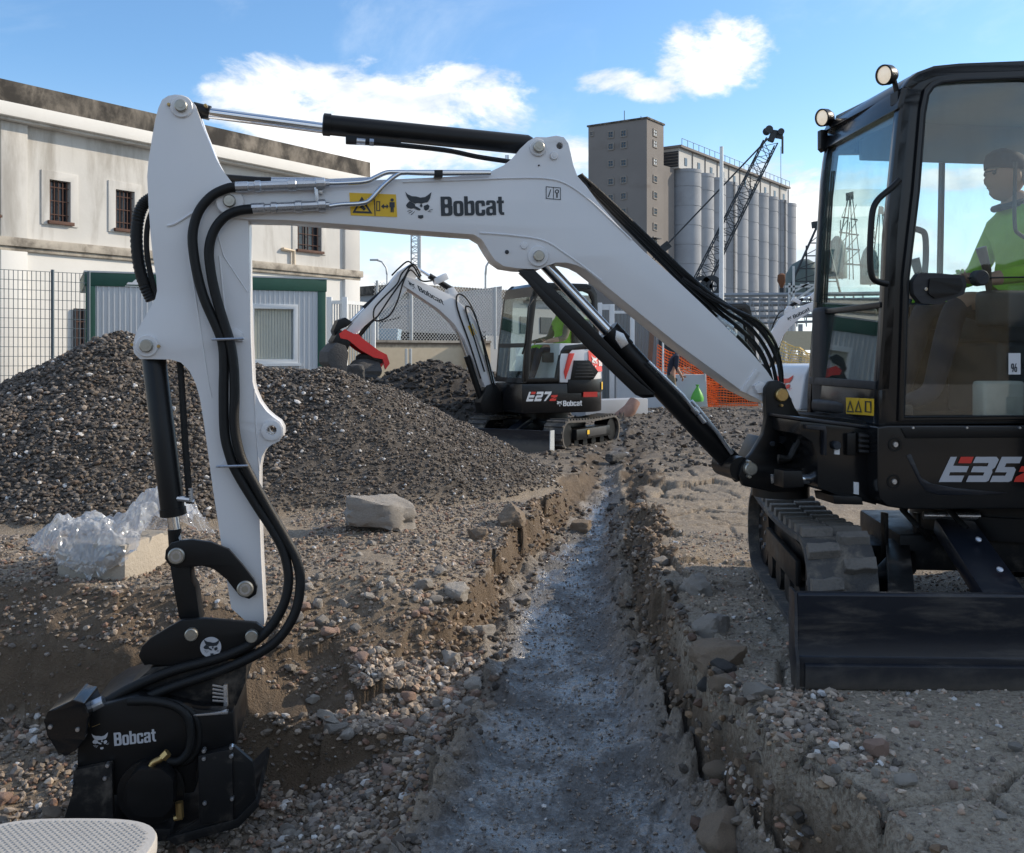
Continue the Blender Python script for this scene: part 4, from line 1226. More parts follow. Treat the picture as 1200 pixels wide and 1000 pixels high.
pin('grease_nipple', 914.5, 475, .145, .007, post, M_brass, l=.02); pin('small_bolt', 905, 520, .145, .012, post, M_darksteel, l=.01); pin('small_bolt', 876, 541, .145, .008, post, M_pin, l=.03); pin('small_bolt', 876, 558, .145, .008, post, M_pin, l=.03)
mb = MB(); mb.lathe(B(915, 571, 0), (0, 0, 1), [(-.04, .13), (.075, .13), (.085, .10)], 32); mb.build('swing_pivot', M_black, post, smooth=35)
mb = MB(); mb.lathe(B(869, 550, .12), -N, [(0, .055), (.24, .055)], 24); mb.build('cylinder_knuckle', M_black, post, smooth=35)
mb = MB(); plate(mb, [(903, 556), (908, 556), (909, 566), (904, 567)], .15, .14); mb.build('slot_plate', M_zinc, post, bevel=.002)
# boom lift cylinder and its rod guard
lc = cylinder('boom_cylinder', [(862, 548), (727, 404), (632, 303)], 0, .047, .027)
mb = MB(); mb.cyl(B(870, 556, 0), B(850, 535, 0), .05, n=24); mb.build('barrel_base', M_black, lc)
mb = MB(); a, b_ = B(727, 404, 0), B(712, 388, 0); mb.cyl(a, b_, .058, n=24); mb.build('gland', M_black, lc, smooth=30)
mb = MB(); plate(mb, [(722, 387), (731, 391), (737, 403), (728, 409), (721, 398)], .075, .05); mb.build('port_fitting', M_zinc, lc, bevel=.004)
GU = [(607, 317), (616, 316), (640, 344), (700, 401), (748, 447), (767, 462), (766, 465), (754, 467), (745, 463), (690, 410), (640, 357)]
mb = MB(); plate(mb, GU, .10, .088); plate(mb, [(612, 318), (626, 316), (680, 368), (768, 461), (766, 465), (690, 392)], .10, -.02)
gd = mb.build('rod_guard', M_black, lc, bevel=.003)
mb = MB(); mb.tube([B(x, y, .06) for x, y in [(810, 470), (817, 478), (840, 506), (853, 525), (858, 532)]], .009, 8); mb.tube([B(x, y, .066) for x, y in [(760, 424), (800, 463), (815, 482)]], .008, 8)
mb.build('pipe', M_zinc, lc)
mb = MB(); mb.cyl(B(812, 478, .055), B(818, 484, .055), .016, n=10); mb.cyl(B(819, 486, .055), B(826, 495, .055), .013, n=10); mb.build('pipe_fitting', M_zinc, lc)

# steel pipes along the boom and the two big hoses down the arm ----------
pp = BD + .028
mb = MB(); mb.tube([B(x, y, pp) for x, y in smooth_path([(386, 215), (396, 215), (428, 213), (440, 208), (452, 202.8), (465, 202), (509, 203.5), (575, 203)], 5)], .0105, 10); mb.build('hydraulic_pipe', M_chrome, ex)
mb = MB(); mb.tube([B(x, y, pp) for x, y in smooth_path([(386, 242), (400, 240), (424, 238.5), (434, 234), (448, 219), (465, 205), (476, 202.5), (509, 202), (575, 202.5)], 5)], .0105, 10); mb.build('hydraulic_pipe', M_chrome, ex)
mb = MB(); plate(mb, [(509, 199), (519, 199), (519, 207.5), (509, 207.5)], pp + .014, pp - .03); mb.build('pipe_clamp', M_black, ex, bevel=.003)
mb = MB(); plate(mb, [(367, 211), (371.5, 211), (374.5, 245), (371, 246)], pp + .014, pp + .008); plate(mb, [(371, 218), (378, 218), (378, 228), (371, 226)], pp, BD); mb.build('pipe_bracket', M_zinc, ex, bevel=.002)
for (y0, y1, e0) in ((219.5, 215.5, 276), (244.5, 240.5, 295)):
    mb = MB(); L0 = B(e0, y0, pp); L1 = B(386, y1, pp); ax = (L1 - L0).normalized(); T = (L1 - L0).length
    mb.lathe(L0, ax, [(0, .0225), (.05, .0225), (.055, .017), (.075, .017), (.08, .024), (.10, .024), (.105, .0205), (T * .55, .0205), (T * .56, .026), (T * .64, .026), (T * .65, .021), (T * .85, .021), (T * .86, .027), (T * .95, .027), (T * .96, .014), (T, .014)], 12)
    mb.build('hose_coupling', M_zinc, ex, smooth=25)
mb = MB(); mb.tube([B(x, y, -.02) for x, y in [(262, 209), (300, 212), (330, 213), (371, 213.5)]], .018, 8); mb.build('rear_hose', M_rubber, ex)
mb = MB(); mb.cyl(B(318, 212.5, .02), B(372, 213, .02), .018, n=10); mb.cyl(B(372, 213, .02), B(440, 210, .02), .010, n=8); mb.build('rear_pipe', M_zinc, ex)
HA = [(278, 219.5), (266, 221), (248, 230), (233, 248), (226, 272), (227, 297), (232, 325), (240, 352), (255, 386), (261, 404), (262.5, 430), (262, 460), (263, 505), (268, 530), (277, 553), (300, 591), (322, 625), (334, 652), (338, 683), (329, 716), (305, 747), (266, 768), (200, 787), (150, 808), (120, 826)]
HB = [(296, 245), (280, 247), (264, 254), (251, 270), (245, 292), (247, 318), (253, 347), (262, 377), (270, 403), (274, 430), (275, 460), (274.5, 495), (278, 520), (286, 544), (311, 590), (334, 630), (347, 655), (352, 684), (344, 722), (318, 756), (266, 783), (200, 806), (172, 818), (140, 836)]
for nm, pts, dd in (('hose', HA, (.12, .105)), ('hose', HB, (.125, .115))):
    q = smooth_path(pts, 6); mb = MB()
    mb.tube([B(x, y, dd[0] + (dd[1] - dd[0]) * k / len(q) + .10 * max(0, (k / len(q) - .62)) * 2.2) for k, (x, y) in enumerate(q)], .0205, 12)
    mb.build(nm, M_rubber, ex)
q = smooth_path([(178, 232), (168, 240), (162, 256), (160, 280), (163, 310), (170, 335), (178, 352)], 10)
mb = MB(); mb.tube([B(x, y, -.03) for x, y in q], [.024 + .003 * (k % 2) for k in range(len(q))], 10); mb.build('hose_guard', M_rubber, ex)
mb = MB(); mb.tube([B(x + 9, y + 4, -.02) for x, y in smooth_path([(172, 236), (164, 260), (163, 290), (168, 320), (176, 350)], 6)], .012, 8); mb.build('hose', M_rubber, ex)
for (x0, y0, x1, y1) in ((249, 398, 285, 397), (254, 547, 290, 546)):
    mb = MB(); mb.tube([B(x0, y0, .10), B(x0, y0, .148), B(x1, y1, .148), B(x1, y1, .10)], .0055, 6)
    mb.build('hose_clamp', M_zinc, ex)
    mb = MB(); plate(mb, [(x0 + 4, y0 - 2), (x0 + 12, y0 - 10), (x1 - 8, y0 - 13), (x1 - 1, y0 - 8), (x1, y0 + 2)], .092, .074); mb.build('clamp_bracket', M_white, arm, bevel=.003)
# bundle of hoses arching from boom to machine
HB_PATHS = [
    [(684, 214), (702, 233), (760, 293), (812, 344), (846, 378), (874, 404), (892, 432), (902, 462), (912, 505), (924, 545)],
    [(684, 211), (704, 231), (762, 289), (812, 339), (848, 370), (878, 396), (897, 425), (906, 455), (914, 500), (928, 540)],
    [(682, 208), (706, 230), (766, 288), (815, 336), (850, 365), (880, 385), (902, 418), (911, 455), (918, 505)],
    [(682, 206), (708, 229), (768, 286), (818, 333), (852, 358), (884, 376), (908, 410), (916, 452), (926, 500)],
    [(690, 216), (706, 234), (764, 291), (814, 342), (852, 374), (884, 402), (899, 430), (904, 460), (910, 500)],
    [(690, 214), (710, 232), (770, 289), (820, 334), (858, 362), (890, 386), (910, 420), (918, 460), (930, 510)],
    [(800, 326), (830, 347), (862, 364), (890, 378), (908, 402), (916, 435), (917, 470), (930, 520)]]
for k, pts in enumerate(HB_PATHS):
    mb = MB(); q = smooth_path(pts, 6); m_ = len(q)
    mb.tube([B(x, y, (-.05 + (k * 37 % 7) * .017) + .02 * math.sin(k + 5.0 * i / m_)) for i, (x, y) in enumerate(q)], [.0085, .0105, .0095][k % 3], 8); mb.build('hose', M_rubber, ex)
mb = MB(); mb.cyl(B(679, 205, .04), B(688, 222, .04), .017, n=10); mb.build('hose_guard', M_rubber, ex)
for (x0, y0, x1, y1) in ((840, 372, 850, 381), (850, 384, 862, 394), (846, 376, 858, 385)):
    mb = MB(); mb.cyl(B(x0, y0, .03), B(x1, y1, .03), .014, n=8); mb.build('hose_coupling', M_zinc, ex)

# milling attachment ------------------------------------------------------
pl = MB()
COUP = [(162, 769), (166, 758), (176, 748), (196, 736), (212, 727), (240, 725), (300, 730), (309, 736), (311, 744), (304, 756), (284, 766), (262, 772), (240, 777), (205, 781), (168, 779)]
plate(pl, COUP, .16, .13); plate(pl, COUP, -.13, -.16)
plate(pl, [(168, 768), (300, 760), (296, 772), (168, 780)], .13, -.13)
plan = pl.build('milling_attachment', M_black, ex, bevel=.006)
pin('pin', 225, 742.5, .16, .026, plan, M_pin, l=.03); pin('pin', 295.5, 744.5, .16, .026, plan, M_pin, l=.03)
mb = MB(); p = B(247, 758.5, .163); mb.lathe(p, N, [(0, .042), (.002, .042)], 32); mb.build('emblem_disc', M_decalgrey, plan)
decal('logo_emblem', CAT, on_plane(BP, 237.5, 768.5, 257, 768.5, 1.0, .167, height=.068), M_decaldark, plan)
mb = MB(); plate(mb, [(150, 806), (178, 782), (290, 772), (288, 800), (274, 834), (150, 838)], .15, -.22); mb.build('mounting_frame', M_blackdusty, plan, bevel=.008)
mb = MB(); plate(mb, [(92, 862), (96, 842), (120, 826), (160, 815), (235, 832), (273, 834), (276, 880), (232, 884), (228, 930), (90, 934), (90, 884)], .24, -.26); mb.build('drum_housing', M_black, plan, bevel=.012)
mb = MB(); plate(mb, [(86, 902), (90, 902), (131, 894), (133, 962), (136, 975), (70, 975), (84, 930)], .27, .24); mb.build('skid_cheek', M_blackdusty, plan, bevel=.006)
mb = MB(); plate(mb, [(234, 886), (274, 874), (296, 893), (301, 945), (278, 967), (205, 988), (195, 984), (234, 960)], .27, .24); plate(mb, [(232, 886), (272, 878), (274, 962), (233, 966)], .285, .26); mb.build('skid_cheek', M_blackdusty, plan, bevel=.006)
mb = MB(); plate(mb, [(194, 984), (204, 980), (277, 960), (300, 937), (303, 946), (280, 970), (206, 991)], .285, -.28); plate(mb, [(66, 972), (200, 972), (200, 986), (66, 986)], .26, -.28); mb.build('skid_shoe', M_blackdusty, plan, bevel=.004)
mb = MB(); p = B(178, 926, .24); mb.lathe(p, N, [(0, .13), (.02, .13), (.02, .10), (.05, .098)], 36); plate(mb, rounded([(150, 915), (162, 902), (190, 902), (203, 915), (203, 944), (192, 958), (160, 958), (149, 944)], 4), .37, .28); mb.build('drive_motor', M_black, plan, bevel=.006)
for x, y in ((84, 918), (123, 912), (87, 900), (126, 897), (239, 889), (271, 886), (240, 941), (272, 936), (239, 880), (271, 876)):
    pin('bolt', x, y, .285 if x > 200 else .27, .0085, plan, M_zinc, l=.008)
mb = MB(); plate(mb, rounded([(51, 845), (56, 834), (86, 820), (99, 824), (105, 838), (100, 866), (90, 879), (77, 887), (67, 882), (55, 862)], 3), .30, .10); vb = mb.build('valve_box', M_blackgloss, plan, bevel=.012)
for x, y in ((59, 852), (91, 855)): pin('bolt', x, y, .302, .009, vb, M_zinc, l=.006)
for (x0, y0, x1, y1, r_) in ((88, 838, 122, 822, .024), (97, 855, 140, 838, .018)):
    mb = MB(); a, e = B(x0, y0, .22), B(x1, y1, .22); ax = (e - a).normalized(); T = (e - a).length
    mb.lathe(a, ax, [(0, r_ * .9), (T * .25, r_ * .9), (T * .28, r_ * 1.15), (T * .5, r_ * 1.15), (T * .52, r_), (T, r_)], 6 if r_ < .02 else 14)
    mb.build('hose_coupling', M_zinc if r_ > .02 else M_brass, plan, smooth=25)
for dx in (0, 9):
    mb = MB(); mb.tube([B(x + dx, y, .27 - dx * .004) for x, y in smooth_path([(150, 822), (180, 822), (205, 828), (219, 840), (224, 860), (221, 880), (210, 892), (196, 893)], 6)], .017, 10); mb.build('hose', M_rubber, plan)
mb = MB(); mb.tube([B(x, y, .33) for x, y in smooth_path([(195, 884), (188, 890), (179, 895), (175, 908), (175, 914)], 5)], .013, 10); mb.cyl(B(166, 913, .33), B(185, 910, .33), .018, n=8); mb.cyl(B(197, 882, .33), B(191, 888, .33), .018, n=6); mb.build('elbow_pipe', M_brass, plan)
mb = MB(); mb.cyl(B(210, 940, .30), B(211, 958, .30), .016, n=8); mb.cyl(B(204, 959, .30), B(214, 957, .30), .012, n=8); mb.build('drain_fitting', M_brass, plan)
mb = MB()
for k in range(5): mb.beam(B(249, 803 + k * 4.5, .17), B(264, 806 + k * 4.0, .17), .008, .008)
plate(mb, [(262, 803), (266, 803), (267, 836), (262, 836)], .18, .14); plate(mb, [(225, 838), (267, 834), (267, 837), (225, 840)], .25, .22); mb.build('tilt_scale', M_zinc, plan, bevel=.001)
loops, wd = word_loops('Bobcat')
decal('lettering', loops, on_plane(BP, 134, 874.5, 183, 869, wd, .244, height=.0525), M_decalgrey, plan)
decal('logo_emblem', CAT, on_plane(BP, 108.5, 880, 128.5, 877.5, 1.0, .244, height=.068), M_decalgrey, plan)
# ------------------------------------------------------------------ cab
CN, CF = 0.506, -0.354        # near (left) and far (right) side of the cab, measured across the machine
nearE = [(499, 1030), (456, 1030.5), (375, 1036), (275, 1040), (175, 1050), (125, 1055), (103, 1060), (92, 1068)]   # picture y, x of the front edge, near side
farE = [(487, 947), (455, 948), (370, 954), (290, 957.5), (212, 962.5), (175, 967), (157, 972), (147, 979)]
NS = sorted([(BP.sz(x, y, CN)[1], BP.sz(x, y, CN)[0]) for y, x in nearE]); FS = sorted([(BP.sz(x, y, CF)[1], BP.sz(x, y, CF)[0]) for y, x in farE])
def sN(z): return float(np.interp(z, [a for a, b in NS], [b for a, b in NS]))
def sF(z): return float(np.interp(z, [a for a, b in FS], [b for a, b in FS]))
def fpt(z, t, o=0.0):
    """point of the cab front at height z, t=0 near .. 1 far, o metres proud"""
    return BP.at(sN(z) + (sF(z) - sN(z)) * t + o, z, CN + (CF - CN) * t)
ZD = BP.sz(1030, 499, CN)[1]; ZTOP = BP.sz(1200, 71, CN)[1]
cab = thing('tmp', 'x', 'x'); bpy.data.objects.remove(cab)
# near side frame: outer outline with the door opening
REAR = s_front - 1.42
def zr(s0, z): return BP.at(s0, z, CN)
outer = [B(x, y, CN) for x, y in [(1030, 499), (1031, 440), (1036, 375), (1040, 275), (1050, 175), (1055, 125), (1060, 103), (1066, 92), (1075, 84.5), (1095, 77), (1125, 74), (1200, 71)]]
zt = outer[-1].z
outer += [zr(REAR + .25, zt + .005), zr(REAR + .10, zt - .03), zr(REAR + .03, zt - .12), zr(REAR, zt - .5), zr(REAR - .02, outer[0].z)]
hole = [B(x, y, CN) for x, y in [(1058, 489), (1063, 325), (1075, 225), (1082, 135), (1086, 112), (1092, 103), (1102, 97.5), (1130, 94.5), (1200, 92)]]
zh = hole[-1].z
hole += [zr(REAR + .52, zh), zr(REAR + .46, zh - .05), zr(REAR + .46, hole[0].z)]
hole2 = [zr(REAR + .36, zh - .03), zr(REAR + .15, zh - .06), zr(REAR + .12, zh - .14), zr(REAR + .08, hole[0].z + .75), zr(REAR + .36, hole[0].z + .65)]
def pri(mb, pts, vec, holes=()): mb.prism(pts, vec, holes)
mb = MB(); pri(mb, outer, -N * .055, [hole, hole2]); cabf = mb.build('cab', M_blackgloss, ex, bevel=.012, smooth=40)
# door leaf frame, a little proud with a shadow gap
def inset(pts, k):
    c = sum(pts, V((0, 0, 0))) / len(pts)
    return [c + (p - c) * k for p in pts]
dl = [B(x, y, CN) for x, y in [(1051, 494), (1057, 325), (1069, 222), (1077, 128), (1082, 105), (1090, 97), (1103, 91.5), (1130, 89), (1200, 86.5)]]
dl += [zr(REAR + .46, dl[-1].z), zr(REAR + .42, dl[-1].z - .05), zr(REAR + .42, dl[0].z)]
mb = MB(); pri(mb, [p + N * .012 for p in dl], -N * .02, [[p + N * .012 for p in hole]]); door = mb.build('door', M_blackgloss, ex, bevel=.005)
mb = MB(); pri(mb, [p - N * .012 for p in hole], -N * .006); mb.build('door_pane', M_glassdark, door)
mb = MB(); pri(mb, [p - N * .012 for p in hole2], -N * .006); mb.build('rear_pane', M_glass, cabf)
# rubber seal
mb = MB(); mb.tube([p + N * .008 for p in hole], .007, 6, closed=True); mb.build('door_seal', M_rubber, door)
# handle and lock
hd = [B(x, y, CN + .034) for x, y in rounded([(1070, 330), (1077, 320), (1095, 320), (1130, 323), (1133, 333), (1130, 345), (1098, 357), (1080, 356), (1071, 345)], 3)]
mb = MB(); pri(mb, hd, -N * .036); h_ = mb.build('handle', M_plastic, door, bevel=.012)
hp = [B(x, y, CN + .044) for x, y in rounded([(1090, 326), (1126, 326), (1129, 335), (1124, 344), (1096, 350), (1088, 344)], 2)]
mb = MB(); pri(mb, hp, -N * .02); mb.build('handle_grip', M_black, h_, bevel=.006)
pin('lock', 1084.5, 339, CN + .036, .0085, h_, M_chrome, l=.006)
mb = MB(); p = B(1147.5, 326, CN + .012); mb.lathe(p, N, [(-.02, .034), (.02, .034), (.026, .028)], 24); lt_ = mb.build('door_stop', M_plastic, door, smooth=30)
mb = MB(); mb.beam(p + N * .028 + V((-.02, 0, -.012)), p + N * .028 + V((.02, 0, .012)), .006, .004, up=N); mb.build('latch_bar', M_darksteel, lt_)
mb = MB(); mb.tube([B(1134, 326, CN + .004), B(1200, 325, CN + .004), B(1290, 324, CN + .004)], .004, 6); mb.build('glass_rail', M_black, door)
# far side frame
fo = [B(x, y, CF) for x, y in [(947, 487), (954, 370), (957.5, 290), (962.5, 212), (967, 175), (972, 157), (979, 147), (990, 142)]]
zf = fo[-1].z + .02
RF = REAR
fo += [BP.at(RF + .2, zt, CF), BP.at(RF + .05, zt - .06, CF), BP.at(RF, zt - .5, CF), BP.at(RF - .02, ZD, CF)]
zb = 1.50
fh = [BP.at(sF(zb) - .05, zb, CF), BP.at(sF(2.0) - .05, 2.0, CF), BP.at(sF(2.2) - .06, 2.22, CF), BP.at(RF + .2, 2.26, CF), BP.at(RF + .1, 2.2, CF), BP.at(RF + .07, zb, CF)]
mb = MB(); pri(mb, fo, N * .045, [fh]); mb.build('side_frame', M_blackgloss, cabf, bevel=.008)
mb = MB(); pri(mb, [p + N * .02 for p in fh], N * .005); mb.build('side_pane', M_glass, cabf)
mb = MB(); sm = BP.sz(1097, 200, CF)[0]; mb.beam(BP.at(sm, zb, CF + .03), BP.at(sm - .015, 2.25, CF + .03), .018, .03, up=N); mb.build('window_bar', M_black, cabf)
# front: header, sill, bars, panes
def strip(name, z0, z1, t0, t1, mat, parent, o=0.0, th=.03, nz=2):
    mb = MB(); loops = []
    zs = [z0 + (z1 - z0) * k / nz for k in range(nz + 1)]
    L = [fpt(z, t0, o) for z in zs] + [fpt(z, t1, o) for z in reversed(zs)]
    R_ = [p - BP.u * th for p in L]
    vs = L + R_; n = len(L); fs = [tuple(range(n)), tuple(range(2 * n - 1, n - 1, -1))] if nz == 1 else []
    if nz > 1:
        m = nz + 1
        for k in range(nz): fs.append((k, k + 1, 2 * m - 2 - k, 2 * m - 1 - k)); fs.append(tuple(n + i for i in (2 * m - 1 - k, 2 * m - 2 - k, k + 1, k)))
    for i in range(n): fs.append((i, (i + 1) % n, n + (i + 1) % n, n + i))
    mb.add(vs, fs)
    return mb.build(name, mat, parent, bevel=.003 if mat not in (M_glassgreen, M_glass) else 0)
zB0 = BP.sz(1029, 457, CN)[1]; zB1 = BP.sz(1031, 357, CN)[1]; zT = BP.sz(1055, 118, CN)[1]
strip('front_panel', ZD, zB0, 0, 1, M_blackgloss, cabf)
strip('front_sill', zB0, zB0 + .035, .03, .97, M_plastic, cabf, .012)
strip('windscreen_bar', zB1 - .012, zB1 + .012, .03, .97, M_black, cabf, .010)
strip('windscreen_pane', zB1 + .012, zT - .03, .05, .95, M_glassgreen, cabf, -.008, .006, 10)
strip('lower_pane', zB0 + .035, zB1 - .012, .05, .95, M_glassgreen, cabf, -.008, .006, 3)
strip('corner_pillar', ZD, zT, .94, 1.0, M_blackgloss, cabf, .008, .05, 14)
strip('corner_pillar', zB0, zT, 0, .05, M_blackgloss, cabf, .004, .05, 14)
strip('wiper_rail', zB1 + .05, zT - .15, .905, .925, M_darksteel, cabf, .02, .015, 10)
# header beam and roof
def head(name, z0, z1, o, th, mat):
    return strip(name, z0, z1, 0, 1, mat, cabf, o, th, 4)
head('header_beam', zT - .035, zT + .055, .012, .10, M_blackgloss)
roofp = [outer[k] for k in range(6, 12)] + [zr(REAR + .25, zt + .005), zr(REAR + .10, zt - .03), zr(REAR + .12, zt - .09), zr(REAR + .28, zt - .055)] + [outer[k] + V((0, 0, -.05)) - BP.u * .012 for k in (11, 10, 9, 8, 7)]
far_sh = (sF(2.2) - sN(2.2))
mb = MB(); mb.loft([[p - N * .0 for p in roofp], [p - N * (CN - CF) + BP.u * far_sh * 0.6 for p in roofp]]); mb.build('roof', M_blackgloss, cabf, bevel=.006)
mb = MB(); c0 = BP.at(REAR + .7, zt - .085, (CN + CF) / 2); mb.box(c0, (1.05, .72, .03), Matrix.Rotation(EXR, 3, 'Z')); mb.build('roof_lining', M_lining, cabf, bevel=.01)
mb = MB(); mb.box(BP.at(REAR + .62, zt - .19, CF + .075), (.95, .03, .20), Matrix.Rotation(EXR, 3, 'Z')); mb.build('side_lining', M_lining, cabf, bevel=.008)
# rear wall of the cab
mb = MB(); mb.prism([BP.at(REAR, z, d) for z, d in ((ZD, CN - .05), (1.5, CN - .05), (1.5, CF + .05), (ZD, CF + .05))], BP.u * .03); mb.build('rear_wall', M_plastic, cabf)
mb = MB(); mb.prism([BP.at(REAR + .01, z, d) for z, d in ((1.5, CN - .05), (zt - .2, CN - .06), (zt - .2, CF + .06), (1.5, CF + .05))], BP.u * .006); mb.build('rear_window_pane', M_glass, cabf)
# inside: floor, seat, consoles, levers
inn = []
mb = MB(); mb.prism([BP.at(s, ZD - .02, d) for s, d in ((REAR, CN - .06), (s_front - .02, CN - .06), (s_front + .05, CF + .04), (REAR, CF + .04))], V((0, 0, .03))); mb.build('floor_mat', M_rubber, cabf)
RZ = Matrix.Rotation(EXR, 3, 'Z')
def cbox(name, s, z, d, size, mat, parent, bev=.02, tilt=0):
    mb = MB(); mb.box(BP.at(s, z, d), size, RZ @ Matrix.Rotation(tilt, 3, 'Y')); return mb.build(name, mat, parent, bevel=bev, seg=3)
SD = .06
SEAT_S = REAR + .50
st = cbox('seat', SEAT_S, 1.34, SD, (.50, .48, .13), M_seat, cabf, .05)
cbox('backrest', SEAT_S - .27, 1.66, SD, (.13, .46, .62), M_seat, st, .06, -.16)
cbox('seat_base', SEAT_S, 1.11, SD, (.42, .42, .34), M_plastic, st, .03)
for sd in (.30, -.24):
    cn = cbox('console', SEAT_S + .08, 1.42, SD + sd * 1.0, (.55, .13, .16), M_plastic, cabf, .03)
    mb = MB(); p = BP.at(SEAT_S + .32, 1.49, SD + sd); mb.tube([p, p + V((0, 0, .10)) + BP.u * .01, p + V((0, 0, .20)) + BP.u * .04], [.012, .018, .024], 10); mb.build('joystick', M_black, cn)
for d in (.0, .13):
    mb = MB(); p = BP.at(s_front - .22, ZD, d); mb.tube([p, p + V((0, 0, .38)) - BP.u * .05, p + V((0, 0, .55)) - BP.u * .14], .009, 8); mb.build('travel_lever', M_darksteel, cabf)
cbox('footrest', s_front - .14, ZD + .05, .07, (.20, .60, .06), M_plastic, cabf, .02)
cbox('dashboard', s_front - .22, 1.20, CF + .12, (.30, .12, .50), M_plastic, cabf, .03)
cbox('bag', BP.sz(1165, 450, .3)[0], ZD + .09, .33, (.20, .10, .18), pmat('bag_white', (.45, .42, .36), .7, var=.3), cabf, .02)
mb = MB(); mb.face([[B(x, y, CF + .06) for x, y in rect_px(1109, 168, 1126, 180)]]); mb.build('green_tag', pmat('tag_green', (.02, .25, .08), .5), cabf)
stk2 = MB(); pri(stk2, [B(x, y, CN - .008) for x, y in rect_px(1182, 414, 1196, 439)], -N * .001); stk2 = stk2.build('noise_label', M_decalwhite, door)
lp, wd = word_loops('96', .06)
decal('lettering', lp, on_plane(BP, 1185, 436, 1192, 436, wd, CN - .006, height=.036), M_decaldark, stk2)
# operator's grab rails
mb = MB(); mb.tube([B(x, y, CN + .05) for x, y in smooth_path([(1054, 211), (1044, 221), (1030, 233), (1023, 246), (1020.5, 270), (1019.5, 300), (1021, 320), (1026, 329), (1040, 333)], 5)], .013, 10); mb.build('grab_rail', M_black, cabf)
mb = MB(); mb.tube([B(x, y, .2) for x, y in smooth_path([(1068, 268), (1078, 270), (1084, 276), (1085, 300), (1083, 330)], 5)], .014, 10); mb.build('inner_rail', M_plastic, cabf)
mb = MB(); mb.tube([B(x, y, .40) for x, y in smooth_path([(1190, 190), (1189, 260), (1195, 275), (1212, 282)], 5)], .009, 8); mb.build('mirror_bracket', M_darksteel, cabf)
# work lights
M_lens = pmat('lamp_lens', (.8, .75, .65), .2, emit=((1.0, .80, .55), 0.3))
def work_light(px, py, t, sc):
    zc = None
    d = CN + (CF - CN) * t
    c = B(px, py, d)
    aim = (BP.u * .93 + N * .40 + V((0, 0, -.16))).normalized()
    mb = MB(); mb.lathe(c - aim * .062 * sc, aim, [(0, .018 * sc), (.012 * sc, .036 * sc), (.045 * sc, .051 * sc), (.085 * sc, .053 * sc), (.088 * sc, .046 * sc), (.075 * sc, .045 * sc)], 24, cap=True)
    w = mb.build('work_light', M_black, ex, smooth=35)
    mb = MB(); mb.lathe(c - aim * .062 * sc, aim, [(.078 * sc, .044 * sc), (.083 * sc, .030 * sc), (.085 * sc, .002)], 24); mb.build('lens', M_lens, w)
    mb = MB(); q = c - aim * .05 * sc; mb.tube([q + N * .0, q - V((0, 0, .04)) - BP.u * .01, q - V((0, 0, .085)) - BP.u * .02], .014 * sc, 8); mb.box(q - V((0, 0, .10)) - BP.u * .03, (.05, .06, .05), RZ); mb.build('light_bracket', M_black, w)
work_light(1039, 88, .03, .82); work_light(966, 138, .95, .84)
mb = MB(); plate(mb, [(962, 152), (970, 152), (971, 172), (966, 178), (962, 174)], CF + .02, CF - .02); mb.build('corner_bracket', M_black, ex, bevel=.003)
# yellow sticker on the front panel
def fmap(px, py):
    """picture point to (z, t) on the front face"""
    o = V((0, 0, CAM_H)); r = V(((px - CX) / FPX, 1, (HY - py) / FPX)); best = (9, 0, 0)
    for k in range(121):
        t = -.05 + 1.1 * k / 120
        d = CN + (CF - CN) * t
        p = BP.hit(px, py, d)
        e = abs((p - BP.p0).dot(BP.u) - (sN(p.z) + (sF(p.z) - sN(p.z)) * t))
        if e < best[0]: best = (e, p.z, t)
    return best[1], best[2]
def fface(mb, loops, o):
    L = []
    for l in loops: L.append([fpt(*fmap(x, y), o) for x, y in l])
    mb.face(L)
mb = MB(); fface(mb, [[(992.5, 466), (1025.5, 467.5), (1025.5, 487.5), (992.5, 485)]], .004); stk3 = mb.build('warning_sticker', M_yellow, cabf)
mb = MB()
for x in (997.5, 1007): fface(mb, [[(x - 4, 483), (x, 469), (x + 4.5, 483.5)], [(x - 2.3, 481.7), (x, 473), (x + 2.8, 482)]], .006)
fface(mb, [[(1015, 470), (1022.5, 470.5), (1022.5, 484), (1015, 483)], [(1016.2, 471.5), (1021.3, 472), (1021.3, 482.5), (1016.2, 482)]], .006)
mb.build('symbol', M_decaldark, stk3)

# ------------------------------------------------------------------ house, slewing ring and undercarriage
ZH0 = BP.sz(1100, 597, .53)[1]
HN = .535
mb = MB()
side = [(1029, 501), (1040, 499), (1210, 499), (1330, 499), (1330, 597), (1060, 597), (1040, 594), (1032, 586), (1029, 570)]
plate(mb, side, HN, .20); skirt = mb.build('side_skirt', M_blackgloss, ex, bevel=.016, seg=3)
mb = MB(); plate(mb, [(1056, 502), (1330, 502), (1330, 512), (1062, 514)], HN + .006, HN - .02); mb.build('sill_strip', M_black, skirt, bevel=.004)
mb = MB(); sw = [(1062, 534), (1068, 532), (1080, 560), (1092, 567), (1120, 572), (1183, 578), (1150, 580.5), (1100, 580.5), (1086, 576), (1078, 566)]
plate(mb, sw, HN + .004, HN - .012); mb.build('styling_crease', M_blade, skirt, bevel=.006)
for x, y in ((1048.5, 521), (1047, 564.5)):
    mb = MB(); p = B(x, y, HN); mb.lathe(p, N, [(-.004, .030), (.004, .030), (.004, .022), (-.006, .02)], 24, cap=False); mb.build('bolt_recess', M_black, skirt, smooth=30); pin('bolt', x, y, HN - .004, .012, skirt, M_zinc, l=.010)
for x in (1070, 1133, 1195): pin('screw', x, 501.5, HN + .006, .006, skirt, M_zinc, l=.003)
